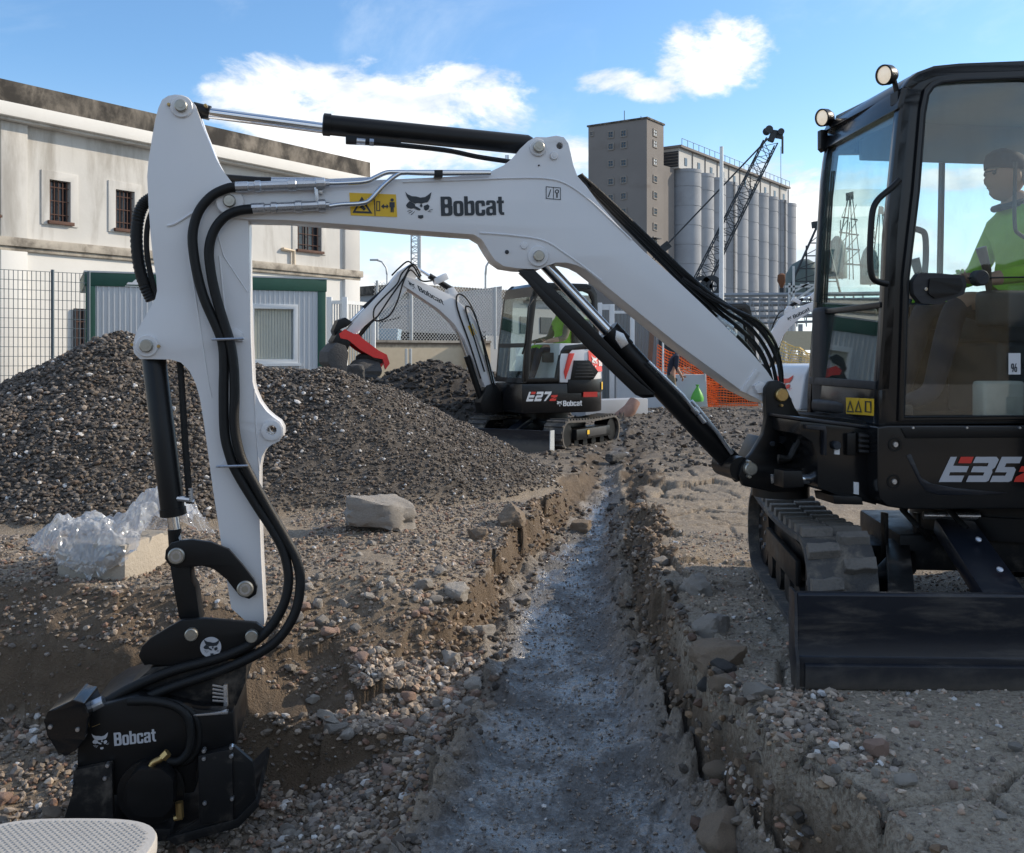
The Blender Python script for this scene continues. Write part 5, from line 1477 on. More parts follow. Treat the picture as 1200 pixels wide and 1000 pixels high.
# model number, traced
EW = [[[(1100, 565), (1114, 535.5), (1121.5, 535.5), (1117, 546), (1135.5, 546.5), (1132.5, 553.5), (1113.5, 553.5), (1112, 557.5), (1130, 557.5), (1126.7, 565)]],
      [[(1143.5, 535.5), (1168, 535.5), (1170.5, 539), (1166, 548), (1162.5, 550.5), (1163, 553.5), (1158.5, 563.5), (1155.5, 565), (1132, 565), (1135.3, 557.5), (1152, 557.5), (1153.7, 553.7), (1137.5, 553.5), (1140.5, 546.7), (1157, 546.7), (1158.7, 542.7), (1140, 542.7)]],
      [[(1174, 535.5), (1198, 535.5), (1195, 543), (1179.5, 543), (1177.3, 547.5), (1188.5, 547.5), (1190.5, 550.5), (1185.5, 563.3), (1182, 565), (1160, 565), (1163.3, 557.7), (1178, 557.7), (1180, 553.7), (1166, 553.5)]]]
ER = [[[(1126, 535.5), (1141, 535.5), (1138, 543), (1122.8, 543)]], [[(1197, 546.5), (1215, 546.5), (1213, 552), (1202, 558), (1211, 558), (1208, 565), (1188, 565), (1190.5, 559), (1202, 553), (1194, 553)]]]
mb = MB()
for l in EW: pxface(mb, l, HN + .003)
mb.build('lettering', M_decalgrey, skirt)
mb = MB()
for l in ER:
    mb = MB(); pxface(mb, l, HN + .003); mb.build('lettering_red', M_decalred, skirt)
# nose block with the hose opening and small parts
mb = MB(); plate(mb, [(944, 494), (1027, 501.5), (1027, 592), (1005, 586), (980, 580), (958, 571), (958, 534), (952, 518), (938, 509), (938, 494)], .44, .05); nose = mb.build('nose_block', M_blackgloss, ex, bevel=.010)
mb = MB(); plate(mb, [(936, 489), (1027, 500), (1027, 503.5), (936, 492.5)], .46, .12); mb.build('deck_edge', M_blade, nose, bevel=.003)
mb = MB(); plate(mb, [(945, 498), (968, 499), (969, 504), (969, 534), (966, 534), (966, 505), (946, 503)], .47, .43); mb.build('bracket', M_blade, nose, bevel=.003)
mb = MB(); plate(mb, [(1001, 508), (1003, 506), (1003, 534), (993, 534), (993, 508)], .462, .43); plate(mb, [(1006, 507), (1020, 507), (1020, 531), (1006, 531)], .452, .43); mb.build('vent_block', M_black, nose, bevel=.004)
for k in range(4): mb = MB(); plate(mb, [(1007, 509 + k * 6), (1019, 510 + k * 6), (1019, 513 + k * 6), (1007, 512 + k * 6)], .468, .45); mb.build('vent_slat', M_plastic, nose, bevel=.002)
pin('plug', 979, 522, .445, .018, nose, M_darksteel, l=.02)
for r_ in ([(978, 525.5), (984, 526), (984, 533), (978, 532.5)], [(1001, 565), (1006.5, 565.5), (1006.5, 580), (1001, 579)]):
    mb = MB(); plate(mb, r_, .447, .44); mb.build('small_label', M_decalwhite, nose)
mb = MB(); mb.cyl(B(926, 561, .36), B(992, 562, .36), .022, n=20); mb.build('swing_rod', M_chrome, ex)
mb = MB(); mb.cyl(B(990, 562, .36), B(1026, 562, .36), .034, n=20); mb.build('swing_cylinder', M_black, ex, bevel=.004); mb = MB(); plate(mb, [(918, 552), (940, 552), (943, 571), (918, 572)], .40, .30); mb.build('rod_clevis', M_black, ex, bevel=.004)
for k in range(4):
    mb = MB(); mb.tube([B(x, y, .30 - k * .06) for x, y in smooth_path([(912, 536 + k * 2), (925, 537), (933, 524 - k * 3), (942, 512 - k * 2), (960, 512)], 5)], .014, 8); mb.build('hose', M_rubber, ex)
mb = MB(); plate(mb, [(976, 581), (1010, 583), (1012, 592), (978, 591)], .48, .30); mb.build('tow_hook', M_black, ex, bevel=.004)
# house body round the slewing centre (rounded tail)
def house_plan(z0, z1, tail, half, front, mat, name, parent, off=0.0):
    pts = []
    for k in range(25):
        a = math.pi / 2 + math.pi * k / 24
        pts.append((SC + math.cos(a) * tail, .07 + off + math.sin(a) * half))
    pts += [(SC + front, .07 + off - half), (SC + front, .07 + off + half)]
    mb = MB(); mb.prism([BP.at(s, z0, d) for s, d in pts], V((0, 0, z1 - z0))); return mb.build(name, mat, parent, bevel=.03, seg=3)
house_plan(ZH0 + .03, ZD - .01, .92, .80 - .36, .75, M_black, 'house_deck', ex)
hb = house_plan(ZH0 + .01, ZD + .10, .95, .86, -.05, M_black, 'counterweight', ex, -.06)
mb = MB(); mb.prism([BP.at(s, ZD - .03, d) for s, d in ((SC + .80, -.40), (SC - .2, -.40), (SC - .2, -.92), (SC + .62, -.92))], V((0, 0, .02))); mb.build('tank_deck', M_black, ex, bevel=.006)
tkp = [BP.sz(x, y, -.42) for x, y in ((936.5, 481), (943, 440), (948, 430), (956, 427))]
tk0 = [(s_, z_) for s_, z_ in tkp] + [(SC - .2, tkp[-1][1]), (SC - .2, tkp[0][1])]
mb = MB(); mb.prism([BP.at(s_, z_, -.42) for s_, z_ in tk0], -N * .48); tank = mb.build('tank_cover', M_white, ex, bevel=.025, seg=3)
def tkm(y0_, z0_, w_, h_, wid): return lambda px_, py_: BP.at(float(np.interp(z0_ + h_ * py_, [tkp[0][1], tkp[1][1]], [tkp[0][0], tkp[1][0]])) + .004, z0_ + h_ * py_, y0_ + w_ * px_ / wid)
lp_, wd_ = word_loops('Bobcat')
zk = tkp[0][1]
decal('logo_emblem', CAT, tkm(-.78, zk + .07, .24, .11, 1), M_decalred, tank); decal('lettering', lp_, tkm(-.80, zk + .025, .28, .035, wd_), M_decaldark, tank)
eng = house_plan(ZD + .10, ZD + .62, .93, .84, -.47, M_white, 'engine_cover', ex, -.06)
mb = MB(); mb.lathe(BP.at(SC, .40, .07), (0, 0, 1), [(0, .40), (.10, .40), (.10, .36), (.20, .36)], 40); mb.build('slewing_ring', M_black, ex, smooth=30)

# undercarriage frame: points towards the camera
ucY = V((0.10, 0.995, 0)).normalized(); ucX = V((ucY.y, -ucY.x, 0))     # ucY points away from the camera, ucX to the right
UO = V((1.205, 4.30, 0))                    # outer lower front of the near-left track
def U(a, b, z): return UO + ucX * a + ucY * b + V((0, 0, z))
RU = Matrix((ucX, ucY, V((0, 0, 1)))).transposed()
def track(name, a0, label=None):
    """belt running round an idler (b=0) and a sprocket (b=L)"""
    wdt, Lc, R1 = .275, 1.45, .225
    path = []
    n_arc = 14; n_str = 22
    for k in range(n_str): path.append((Lc * k / n_str, 2 * R1 + .012 - .03 * math.sin(math.pi * k / n_str)))
    for k in range(n_arc): a = math.pi / 2 - math.pi * k / n_arc; path.append((Lc + R1 * math.cos(a), R1 + .012 + R1 * math.sin(a)))
    for k in range(n_str): path.append((Lc - Lc * k / n_str, .012))
    for k in range(n_arc): a = -math.pi / 2 - math.pi * k / n_arc; path.append((R1 * math.cos(a), R1 + .012 + R1 * math.sin(a)))
    m = len(path); ctr_ = (Lc / 2, R1)
    tn = []
    for k in range(m):
        p, q = path[k - 1], path[(k + 1) % m]; dx, dz = q[0] - p[0], q[1] - p[1]; l = math.hypot(dx, dz); tn.append((dz / l, -dx / l))
    nrm = [(-x, -z) for x, z in tn] if ((path[0][1] + tn[0][1]) < path[0][1]) else tn
    prof = [(0, 0), (wdt, 0), (wdt, .022), (wdt - .01, .030), (.01, .030), (0, .022)]
    mb = MB(); loops = []
    for (b, z), (nx, nz) in zip(path, nrm): loops.append([U(a0 + a, b + nx * (h - .03), z + nz * (h - .03)) for a, h in prof])
    loops.append(loops[0]); mb.loft(loops, True, False)
    t = mb.build(name, M_track, ex, smooth=40)
    if label: t['label'] = label
    lug_me = None; nl = 30; per = [0]
    for k in range(m): per.append(per[-1] + math.hypot(path[(k + 1) % m][0] - path[k][0], path[(k + 1) % m][1] - path[k][1]))
    for k in range(nl):
        for hf in (0, 1):
            d = per[-1] * (k + .5 * hf) / nl; i = max(j for j in range(m) if per[j] <= d); f = (d - per[i]) / (per[i + 1] - per[i])
            p, q = path[i], path[(i + 1) % m]; b, z = p[0] + (q[0] - p[0]) * f, p[1] + (q[1] - p[1]) * f
            nx, nz = nrm[i][0] * (1 - f) + nrm[(i + 1) % m][0] * f, nrm[i][1] * (1 - f) + nrm[(i + 1) % m][1] * f
            if lug_me is None:
                mm = MB(); ln = [(.0, -.030), (.13, -.018), (.13, .018), (.09, .022), (.05, .014), (.0, .016)]
                mm.loft([[V((x, y * 1.5, -.004)) for x, y in ln], [V((x * .97 + .002, y * 1.15, .034)) for x, y in ln]]); bo = mm.build('tread_lug', M_lug, None, bevel=.003, seg=1)
                lug_me = bo.data; bpy.data.objects.remove(bo)
            lo = bpy.data.objects.new('tread_lug', lug_me); COL.objects.link(lo); lo.parent = t
            zax = (ucY * nx + V((0, 0, nz))).normalized()
            xax = ucX if hf == 0 else -ucX; yax = zax.cross(xax)
            org = U(a0 + (.006 if hf == 0 else wdt - .006), b, z)
            mw = Matrix((xax, yax, zax)).transposed().to_4x4(); mw.translation = org
            lo.matrix_basis = wm(ex).inverted() @ mw
    # wheels and frame inside
    for nm, b, r, mat_ in (('idler_wheel', 0, .19, M_black), ('drive_sprocket', Lc, .19, M_black)):
        mb = MB(); mb.lathe(U(a0 + .06, b, R1 + .012), ucX, [(0, r * .5), (0, r), (.05, r), (.06, r * .8), (.12, r * .8), (.13, r), (.18, r), (.18, r * .5)], 32); w = mb.build(nm, mat_, t, smooth=30)
        mb = MB()
        for k in range(8):
            a = 2 * math.pi * k / 8; mb.cyl(U(a0 + .05, b + .10 * math.cos(a), R1 + .012 + .10 * math.sin(a)), U(a0 + .065, b + .10 * math.cos(a), R1 + .012 + .10 * math.sin(a)), .012, n=6)
        mb.build('wheel_bolt', M_zinc, w)
    for b in (.33, .60, .87, 1.14):
        mb = MB(); mb.lathe(U(a0 + .05, b, .115), ucX, [(0, .03), (0, .08), (.05, .082), (.06, .06), (.14, .06), (.15, .082), (.20, .08), (.20, .03)], 24); mb.build('roller', M_blackdusty, t, smooth=30)
    mb = MB(); mb.box(U(a0 + .16, .72, .25), (.14, 1.1, .16), RU); mb.box(U(a0 + .045, .72, .24), (.03, .9, .12), RU); mb.build('track_frame', M_blackdusty, t, bevel=.012)
    mb = MB(); mb.box(U(a0 + .016, .28, .062), (.03, .02, .02), RU); mb.build('drive_tooth', M_track, t)
    return t
track('track', 0.0); track('track', 1.40)
mb = MB(); mb.box(U(.85, .72, .33), (.70, .75, .16), RU); mb.box(U(.45, .72, .25), (.35, .30, .14), RU); mb.box(U(1.25, .72, .25), (.35, .30, .14), RU)
for a in (.35, 1.35): mb.beam(U(a + (.18 if a < .8 else -.18), .35, .30), U(a, .10, .22), .10, .10)
mb.build('undercarriage_frame', M_blackdusty, ex, bevel=.015)
# blade
bY = V((0.035, 1, 0)).normalized(); bX = V((bY.y, -bY.x, 0)); BO = V((1.045, 3.735, 0))
def K(a, b, z): return BO + bX * a + bY * b + V((0, 0, z))
prof = [(0.0, 0.005), (-.006, .06), (-.002, .115), (.002, .118), (.008, .16), (.012, .20), (.010, .206), (.008, .30), (.004, .338), (.010, .346), (.045, .346), (.06, .30), (.066, .2), (.05, .12), (.03, .05), (.012, .005)]
mb = MB(); mb.prism([K(0, b, z) for b, z in prof], bX * 1.72); bl = mb.build('blade', M_blade, ex, bevel=.003, smooth=25)
mb = MB()
ck = [(-.016, .004), (-.022, .03), (-.020, .088), (-.006, .095), (.004, .09), (.004, .004)]
mb.prism([K(.02, b, z) for b, z in ck], bX * 1.68); mb.build('cutting_edge', M_blade, bl, bevel=.003)
for a in (-.012, 1.72):
    mb = MB(); mb.prism([K(a, b, z) for b, z in [(-.02, .0), (-.02, .10), (.005, .15), (.012, .349), (.10, .349), (.10, .12), (.06, .0)]], bX * .012); mb.build('end_plate', M_blade, bl, bevel=.002)
for a, u_ in ((.40, .52), (1.32, 1.2)):
    mb = MB(); mb.beam(K(a, .07, .22), U(u_, .45, .33), .10, .09); mb.build('blade_arm', M_blackdusty, bl, bevel=.008)
    for o_ in (-.07, .07):
        mb = MB(); mb.beam(U(u_ + o_, .40, .30), U(u_ + o_, .40, .50), .05, .02); mb.build('arm_bracket', M_black, bl, bevel=.004)
mb = MB(); mb.beam(K(.80, .07, .26), U(.72, .30, .46), .17, .07, up=(0, -.5, 1)); mb.build('cylinder_cover', M_blade, bl, bevel=.014)
cv = [K(.80, .07, .26) + (U(.72, .30, .46) - K(.80, .07, .26)) * t for t in (.35, .7)]
for p in cv:
    mb = MB(); mb.lathe(p + V((.02, -.04, .045)), (0, -.6, .7), [(0, .013), (.008, .013), (.01, .008)], 10); mb.build('bolt', M_zinc, bl)
mb = MB(); mb.cyl(U(.60, .33, .50), U(.84, .33, .50), .018, n=14); mb.build('blade_pin', M_zinc, bl)
for a in (.62, .82):
    mb = MB(); mb.tube([U(a, .30, .40), U(a - .08, .2, .47), U(a - .12, .3, .53), U(a - .05, .5, .5)], .012, 8); mb.build('hose', M_rubber, bl)

Z_ = V((0, 0, 1))
# operator at the controls --------------------------------------------------
M_hivis = pmat('hivis_jacket', (0.25, 0.50, 0.03), 0.75, var=.2, bump=1.0, bscale=11)
M_navy = pmat('navy_cloth', (0.014, 0.018, 0.035), 0.85, var=.25, bump=.3, bscale=30)
M_khaki = pmat('khaki_cloth', (0.17, 0.14, 0.095), 0.85, var=.15, bump=.3, bscale=30)
def op_joints(P, s0, d0, zs, k=1.0):
    def q(a, z, d=0.0): return P.at(s0 + a * k, zs + z * k, d0 + d * k)
    return dict(pelvis=q(0, .12), waist=q(-.01, .28), chest=q(.0, .44), upper=q(.015, .56), neck=q(.05, .64), skull=q(.07, .70),
                shol=q(.01, .54, .19), elbl=q(.10, .30, .26), wril=q(.33, .26, .24), outl=P.n, shor=q(.01, .54, -.19), elbr=q(.10, .30, -.26), wrir=q(.33, .26, -.22), outr=-P.n,
                hipl=q(.05, .10, .10), knel=q(.44, .16, .13), ankl=q(.56, -.26, .13), toel=q(.70, -.30, .13), hipr=q(.05, .10, -.10), kner=q(.44, .16, -.13), ankr=q(.56, -.26, -.13), toer=q(.70, -.30, -.13), curl=1.4), q
hc = BP.hit(1179, 207, .06)
s_h = (hc - BP.p0).dot(BP.u)
J, q_ = op_joints(BP, s_h - .10, .06, hc.z - .765)
zsp = J['upper'].z
def zone_op(p):
    if p.z > zsp + .055: return 0
    if (p - J['wril']).length < .16 or (p - J['wrir']).length < .16:
        if (p - BP.p0).dot(BP.u) > s_h + .20: return 0
    if p.z < J['pelvis'].z + .05: return 2
    return 1
op = person('operator in a yellow-green jacket and dark cap seated inside the cab beside the large boom', J, zone_op, [M_skin, M_hivis, M_navy, M_hair], (hc, BP.u, V((0, 0, 1)), 3))
SIDE_ = N
for sg in (1, -1):
    e = hc + BP.u * .083 + SIDE_ * .034 * sg + Z_ * .012
    mb = MB(); mb.lathe(e - BP.u * .006, BP.u, [(0, .002), (.002, .010), (.008, .012), (.012, .009), (.014, .002)], 12); mb.build('eye', M_decaldark, op, smooth=60)
    mb = MB(); mb.tube([e + Z_ * .020 + BP.u * (.010 - .010 * k) + SIDE_ * sg * (-.016 + .017 * k) for k in range(3)], .0045, 6); mb.build('eyebrow', M_hair, op)
    mb = MB(); mb.loft([[hc + BP.u * a + SIDE_ * sg * b + Z_ * c for a, b, c in pts] for pts in (((.012, .076, .03), (-.03, .081, .03), (-.06, .074, .03), (-.085, .055, .03)), ((.010, .077, -.005), (-.03, .083, -.01), (-.06, .077, -.03), (-.088, .056, -.035)), ((.006, .073, -.035), (-.03, .070, -.02), (-.055, .066, -.07), (-.075, .046, -.075)))], False, False); mb.build('hair', M_hair, op, smooth=60)
mb = MB(); mb.tube([hc + BP.u * (.098 - .012 * abs(k)) + SIDE_ * .012 * k - Z_ * .058 for k in (-2, -1, 0, 1, 2)], .0035, 6); mb.build('mouth', M_rockpink, op)
mb = MB()
capc = hc + V((0, 0, .028)) - BP.u * .004
rings = []
for t, r in ((-.005, .106), (.03, .108), (.06, .098), (.082, .07), (.094, .03), (.096, .002)):
    rings.append([capc + (BP.u * math.cos(a) * r + N * math.sin(a) * r * .80) + V((0, 0, t + .012 * math.cos(a))) for a in [2 * math.pi * k / 24 for k in range(24)]])
mb.loft(rings)
br = [capc - BP.u * .035 + BP.u * (.09 * math.cos(a) + .055 * max(0, math.cos(a))) + N * .075 * math.sin(a) + V((0, 0, .006 - .02 * max(0, math.cos(a)))) for a in [-math.pi / 2 + math.pi * k / 10 for k in range(11)]]
mb.loft([br, [p + V((0, 0, .006)) for p in br]])
mb.build('cap', M_navy, op, smooth=50)
mb = MB(); mb.tube([hc + V((0, 0, -.135)) + (BP.u * math.cos(a) * .062 + N * math.sin(a) * .066) - BP.u * .012 + V((0, 0, .02 * math.cos(a + math.pi))) for a in [2 * math.pi * k / 20 for k in range(20)]], .016, 8, closed=True); mb.build('collar', M_navy, op)
# ------------------------------------------------------------------ background: buildings, fences, silo, cranes
def gz(x, y): return float(H(np.array([float(x)]), np.array([float(y)]))[0])
Z3 = V((0, 0, 1))
M_plaster = pmat('old_plaster', (0.57, 0.56, 0.535), 0.85, var=.12, vscale=0.7, bump=.3, bscale=9, dirt=((0.29, 0.265, 0.23), 0.56, 1.2), streak=0.2)
M_plaster2 = pmat('white_plaster', (0.70, 0.69, 0.66), 0.85, var=.07, vscale=0.8, bump=.25, bscale=9, dirt=((0.40, 0.38, 0.34), 0.22, 0.8), streak=0.3)
M_parapet = pmat('stained_concrete', (0.21, 0.185, 0.155), 0.9, var=.3, vscale=1.6, bump=.5, bscale=12, dirt=((0.032, 0.029, 0.026), 0.95, 1.3), streak=0.7)
M_ledge = pmat('weathered_stone', (0.44, 0.40, 0.34), 0.9, var=.15, vscale=2, dirt=((0.11, 0.095, 0.08), 0.75, 1.6), bump=.4, bscale=14)
M_winglass = pmat('window_dark', (0.03, 0.035, 0.045), 0.12, var=.2)
M_rust = pmat('rusty_iron', (0.10, 0.05, 0.035), 0.8, var=.25, bump=.3, bscale=60)
M_pipe = pmat('pipe_cream', (0.62, 0.50, 0.36), 0.6)

FP = Plane((-4.85, 32.0, 0), (-0.563, -0.826, 0))
UF, NF = FP.u, FP.n
def F_(s, z, d=0.0): return FP.at(s, z, d)
bld = thing('old_building', 'long old whitish building with dark stained parapet and barred windows behind the green site cabin', 'building', (-4.85, 32.0, gz(-4.85, 32)), 0)
SL = 24.0
zl0 = FP.sz(5, 283, 0)[1]; ztop = 7.20
def fprism(mb, s0, s1, z0, z1, d0, d1): mb.prism([F_(s0, z0, d1), F_(s1, z0, d1), F_(s1, z1, d1), F_(s0, z1, d1)], NF * (d0 - d1))
wins = []
for (x0, y0, x1, y1) in ((57.5, 214, 82, 258.5), (135, 226, 157, 267), (348, 268, 376, 293.5)):
    sa, za = FP.sz(x0, y1, 0); sb, zb_ = FP.sz(x1, y0, 0); wins.append((min(sa, sb), max(sa, sb), min(za, zb_), max(za, zb_)))
w0 = wins[0]; WH = w0[3] - w0[2]
wins = [(a, b, w0[2], w0[3]) for a, b, _, _ in wins]
sp_w = wins[0][0] - wins[1][0]
for k in range(1, 3): wins.append((wins[1][0] - sp_w * k, wins[1][1] - sp_w * k, w0[2], w0[3]))     # two more hidden behind the arm
wins = [w for i, w in enumerate(wins) if i < 3 or (w[0] > wins[2][1] + .6)]
for k in range(1, 3): wins.append((wins[0][0] + sp_w * k, wins[0][1] + sp_w * k, w0[2], w0[3]))
wall_out = [F_(0, zl0, 0), F_(SL, zl0, 0), F_(SL, 6.5, 0), F_(0, 6.5, 0)]
holes = [[F_(a, z0, 0), F_(b, z0, 0), F_(b, z1, 0), F_(a, z1, 0)] for a, b, z0, z1 in wins]
mb = MB(); mb.prism(wall_out, -NF * .3, holes); mb.build('upper_wall', M_plaster, bld)
mb = MB(); fprism(mb, .02, SL, -.6, zl0, .0, -.3); mb.build('lower_wall', M_plaster2, bld)
mb = MB(); fprism(mb, 0.05, SL, -.6, ztop - .7, -.305, -11); mb.build('rear_wing', M_plaster, bld)
mb = MB(); fprism(mb, -.16, SL, zl0 - .10, zl0 + .10, .14, -.3); fprism(mb, -.10, SL, zl0 - .20, zl0 - .10, .08, -.3); mb.build('ledge', M_ledge, bld, bevel=.02)
mb = MB(); fprism(mb, -.38, SL, 6.42, 6.72, .42, -.3); mb.build('cornice', M_plaster2, bld, bevel=.02)
mb = MB(); fprism(mb, -.30, SL, 6.36, 6.42, .28, -.3); mb.build('cornice_moulding', M_plaster, bld, bevel=.01)
mb = MB(); fprism(mb, -.30, SL, 6.72, ztop + .02, .30, -11.2); mb.build('parapet', M_parapet, bld, bevel=.02)
for s in (0.0, FP.sz(12, 200, 0)[0] - .35):
    mb = MB(); fprism(mb, s - (.04 if s == 0 else 0), s + .62, zl0 + .10, 6.36, .10, -.3); mb.build('pilaster', M_plaster, bld, bevel=.015)
    mb = MB(); fprism(mb, s - (.04 if s == 0 else 0), s + .62, -.6, zl0 - .20, .10, -.3); mb.build('pilaster', M_plaster2, bld, bevel=.015)
sL0, _ = FP.sz(105, 370, 0); sL1, _ = FP.sz(85, 370, 0)
lowz = (FP.sz(95, 395, 0)[1] - 1.2, FP.sz(95, 362, 0)[1])
wins_all = [(w, 'bars') for w in wins] + [((sL0, sL1, lowz[0], lowz[1]), 'grid')]
for (a, b, z0, z1), kd in wins_all:
    dd = 0.0 if kd == 'bars' else .05
    mb = MB(); mb.prism([F_(a, z0, -.16 + dd * 4.4), F_(b, z0, -.16 + dd * 4.4), F_(b, z1, -.16 + dd * 4.4), F_(a, z1, -.16 + dd * 4.4)], -NF * .03); wn = mb.build('window', M_winglass, bld)
    if kd == 'bars':
        k_ = .20; mb = MB()
        mb.prism([F_(a - k_, z0 - .10, .03), F_(b + k_, z0 - .10, .03), F_(b + k_, z1 + k_, .03), F_(a - k_, z1 + k_, .03)], -NF * .06, [[F_(a, z0, .03), F_(b, z0, .03), F_(b, z1, .03), F_(a, z1, .03)]])
        mb.build('frame', M_plaster, wn, bevel=.012)
        mb = MB(); fprism(mb, a - .06, b + .06, z0 - .08, z0, .10, -.1); mb.build('sill', M_rust, wn, bevel=.01)
    nb = 5
    for k in range(nb):
        mb = MB(); s = a + (b - a) * (k + .5) / nb; mb.cyl(F_(s, z0, -.05 + dd * 3), F_(s, z1, -.05 + dd * 3), .014, n=6); mb.build('bar', M_rust, wn)
    for k in range(3):
        mb = MB(); z = z0 + (z1 - z0) * (k + .5) / 3; mb.cyl(F_(a, z, -.05 + dd * 3), F_(b, z, -.05 + dd * 3), .011, n=6); mb.build('bar', M_rust, wn)
    mb = MB()
    for (s0_, s1_) in ((a, a + .05), (b - .05, b), ((a + b) / 2 - .025, (a + b) / 2 + .025)):
        fprism(mb, s0_, s1_, z0, z1, -.13 + dd * 4.4, -.16 + dd * 4.4)
    mb.build('sash', M_darksteel, wn)
sp0, zp0 = FP.sz(342, 318, 0); sp1, zp1 = FP.sz(330, 293, 0)
mb = MB(); mb.tube([F_(sp0, zp0, .08), F_(sp0, zp1, .08), F_(sp1, zp1 + .02, .08), F_(sp1, zp1 + .02, -.05)], .05, 8); mb.build('drain_pipe', M_pipe, bld)

# site cabin ---------------------------------------------------------------
CAx = V((-7.62, 18.3, 0)); CBx = V((-3.66, 20.1, 0))
ud = (CBx - CAx).normalized(); nd = V((ud.y, -ud.x, 0)); Lc_ = (CBx - CAx).length
M_panel = pmat('cabin_panel', (0.56, 0.58, 0.60), 0.5, var=.04, vscale=1, dirt=((0.3, 0.28, 0.25), .12, 1.5), streak=.3)
cb = thing('site_cabin', 'pale grey portable site cabin with dark green frame standing behind the gravel heap', 'cabin', (CAx.x, CAx.y, -.12), 0)
def C_(s, z, d=0.0): return CAx + ud * s + nd * d + V((0, 0, z))
CZ = 2.66
def cpr(mb, s0, s1, z0, z1, d0, d1): mb.prism([C_(s0, z0, d0), C_(s1, z0, d0), C_(s1, z1, d0), C_(s0, z1, d0)], nd * (d1 - d0))
CPL = Plane(CAx, ud)
ws0, wz1 = CPL.sz(294, 358, .0); ws1, wz0 = CPL.sz(346, 423, .0)
# ribbed wall made as one sheet of ribs with the window opening
mb = MB(); n_r = 44; xs = []
seg = (Lc_ - .24) / n_r
def ribs(s0, s1, z0, z1):
    k0 = int((s0 - .12) / seg); pts = []
    s = s0
    while s < s1 - 1e-4:
        e = min(s + seg, s1); w_ = e - s
        pts += [(s, 0), (s + w_ * .60, 0), (s + w_ * .70, .016), (s + w_ * .90, .016), (e, 0)] if w_ > .05 else [(s, 0), (e, 0)]
        s = e
    A = [C_(p, z0, d) for p, d in pts]; Bq = [C_(p, z1, d) for p, d in pts]
    mb.add(A + Bq, [(i, i + 1, len(A) + i + 1, len(A) + i) for i in range(len(A) - 1)])
ribs(.12, ws0, .15, CZ - .20); ribs(ws1, Lc_ - .12, .15, CZ - .20); ribs(ws0, ws1, .15, wz0); ribs(ws0, ws1, wz1, CZ - .20)
cpr(mb, .12, Lc_ - .12, .1, CZ - .2, -.08, -2.3)
mb.build('wall_panel', M_panel, cb, smooth=20)
mb = MB(); cpr(mb, -.02, Lc_ + .02, CZ - .22, CZ + .02, .03, -2.42); mb.build('roof_frame', M_green, cb, bevel=.01)
for s in (0, Lc_ - .16):
    mb = MB(); cpr(mb, s, s + .16, -.1, CZ - .22, .025, -.14); mb.build('corner_post', M_green, cb, bevel=.008)
mb = MB(); cpr(mb, 0, Lc_, -.12, .12, .02, -2.4); mb.build('base_frame', M_green, cb)
mb = MB(); cpr(mb, -.03, Lc_ + .03, CZ + .02, CZ + .05, .04, -2.44); mb.build('roof_sheet', M_galv, cb)
mb = MB(); mb.prism([C_(s, z, .03) for s, z in ((ws0 - .02, wz0 - .05), (ws1 + .05, wz0 - .05), (ws1 + .05, wz1 + .03), (ws0 - .02, wz1 + .03))], -nd * .09, [[C_(s, z, .03) for s, z in ((ws0 + .06, wz0 + .03), (ws1 - .04, wz0 + .03), (ws1 - .04, wz1 - .06), (ws0 + .06, wz1 - .06))]]); wf = mb.build('window', M_polewhite, cb, bevel=.006)
M_blind = pmat('blind', (0.72, 0.66, 0.56), .8, var=.06)
for k in range(13):
    mb = MB(); s = ws0 + .08 + (ws1 - ws0 - .14) * k / 13; mb.add([C_(s, wz0 + .03, -.065), C_(s + .042, wz0 + .03, -.045), C_(s + .042, wz1 - .05, -.045), C_(s, wz1 - .05, -.065)], [(0, 1, 2, 3)]); mb.build('blind_slat', M_blind, wf)
mb = MB(); mb.add([C_(ws0 + .05, wz0 + .03, -.02), C_(ws1 - .04, wz0 + .03, -.02), C_(ws1 - .04, wz1 - .06, -.02), C_(ws0 + .05, wz1 - .06, -.02)], [(0, 1, 2, 3)]); mb.build('pane', M_glass, wf)
mb = MB(); cpr(mb, ws0 - .08, ws1 + .1, wz0 - .10, wz0 - .05, .06, -.02); mb.build('sill', M_polewhite, wf)
mb = MB()
lgx, lgz = CPL.sz(148, 322, .04)
mb.face([[C_(lgx + x, CZ - .20 + y, .034) for x, y in ((0, .02), (.42, .02), (.34, .15), (.28, .06), (.22, .06), (.16, .12), (.10, .06), (.03, .06))]]); mb.face([[C_(lgx + x, CZ - .215 + y, .034) for x, y in ((-.02, 0), (.44, 0), (.44, .012), (-.02, .012))]]); mb.build('maker_logo', M_decalwhite, cb)

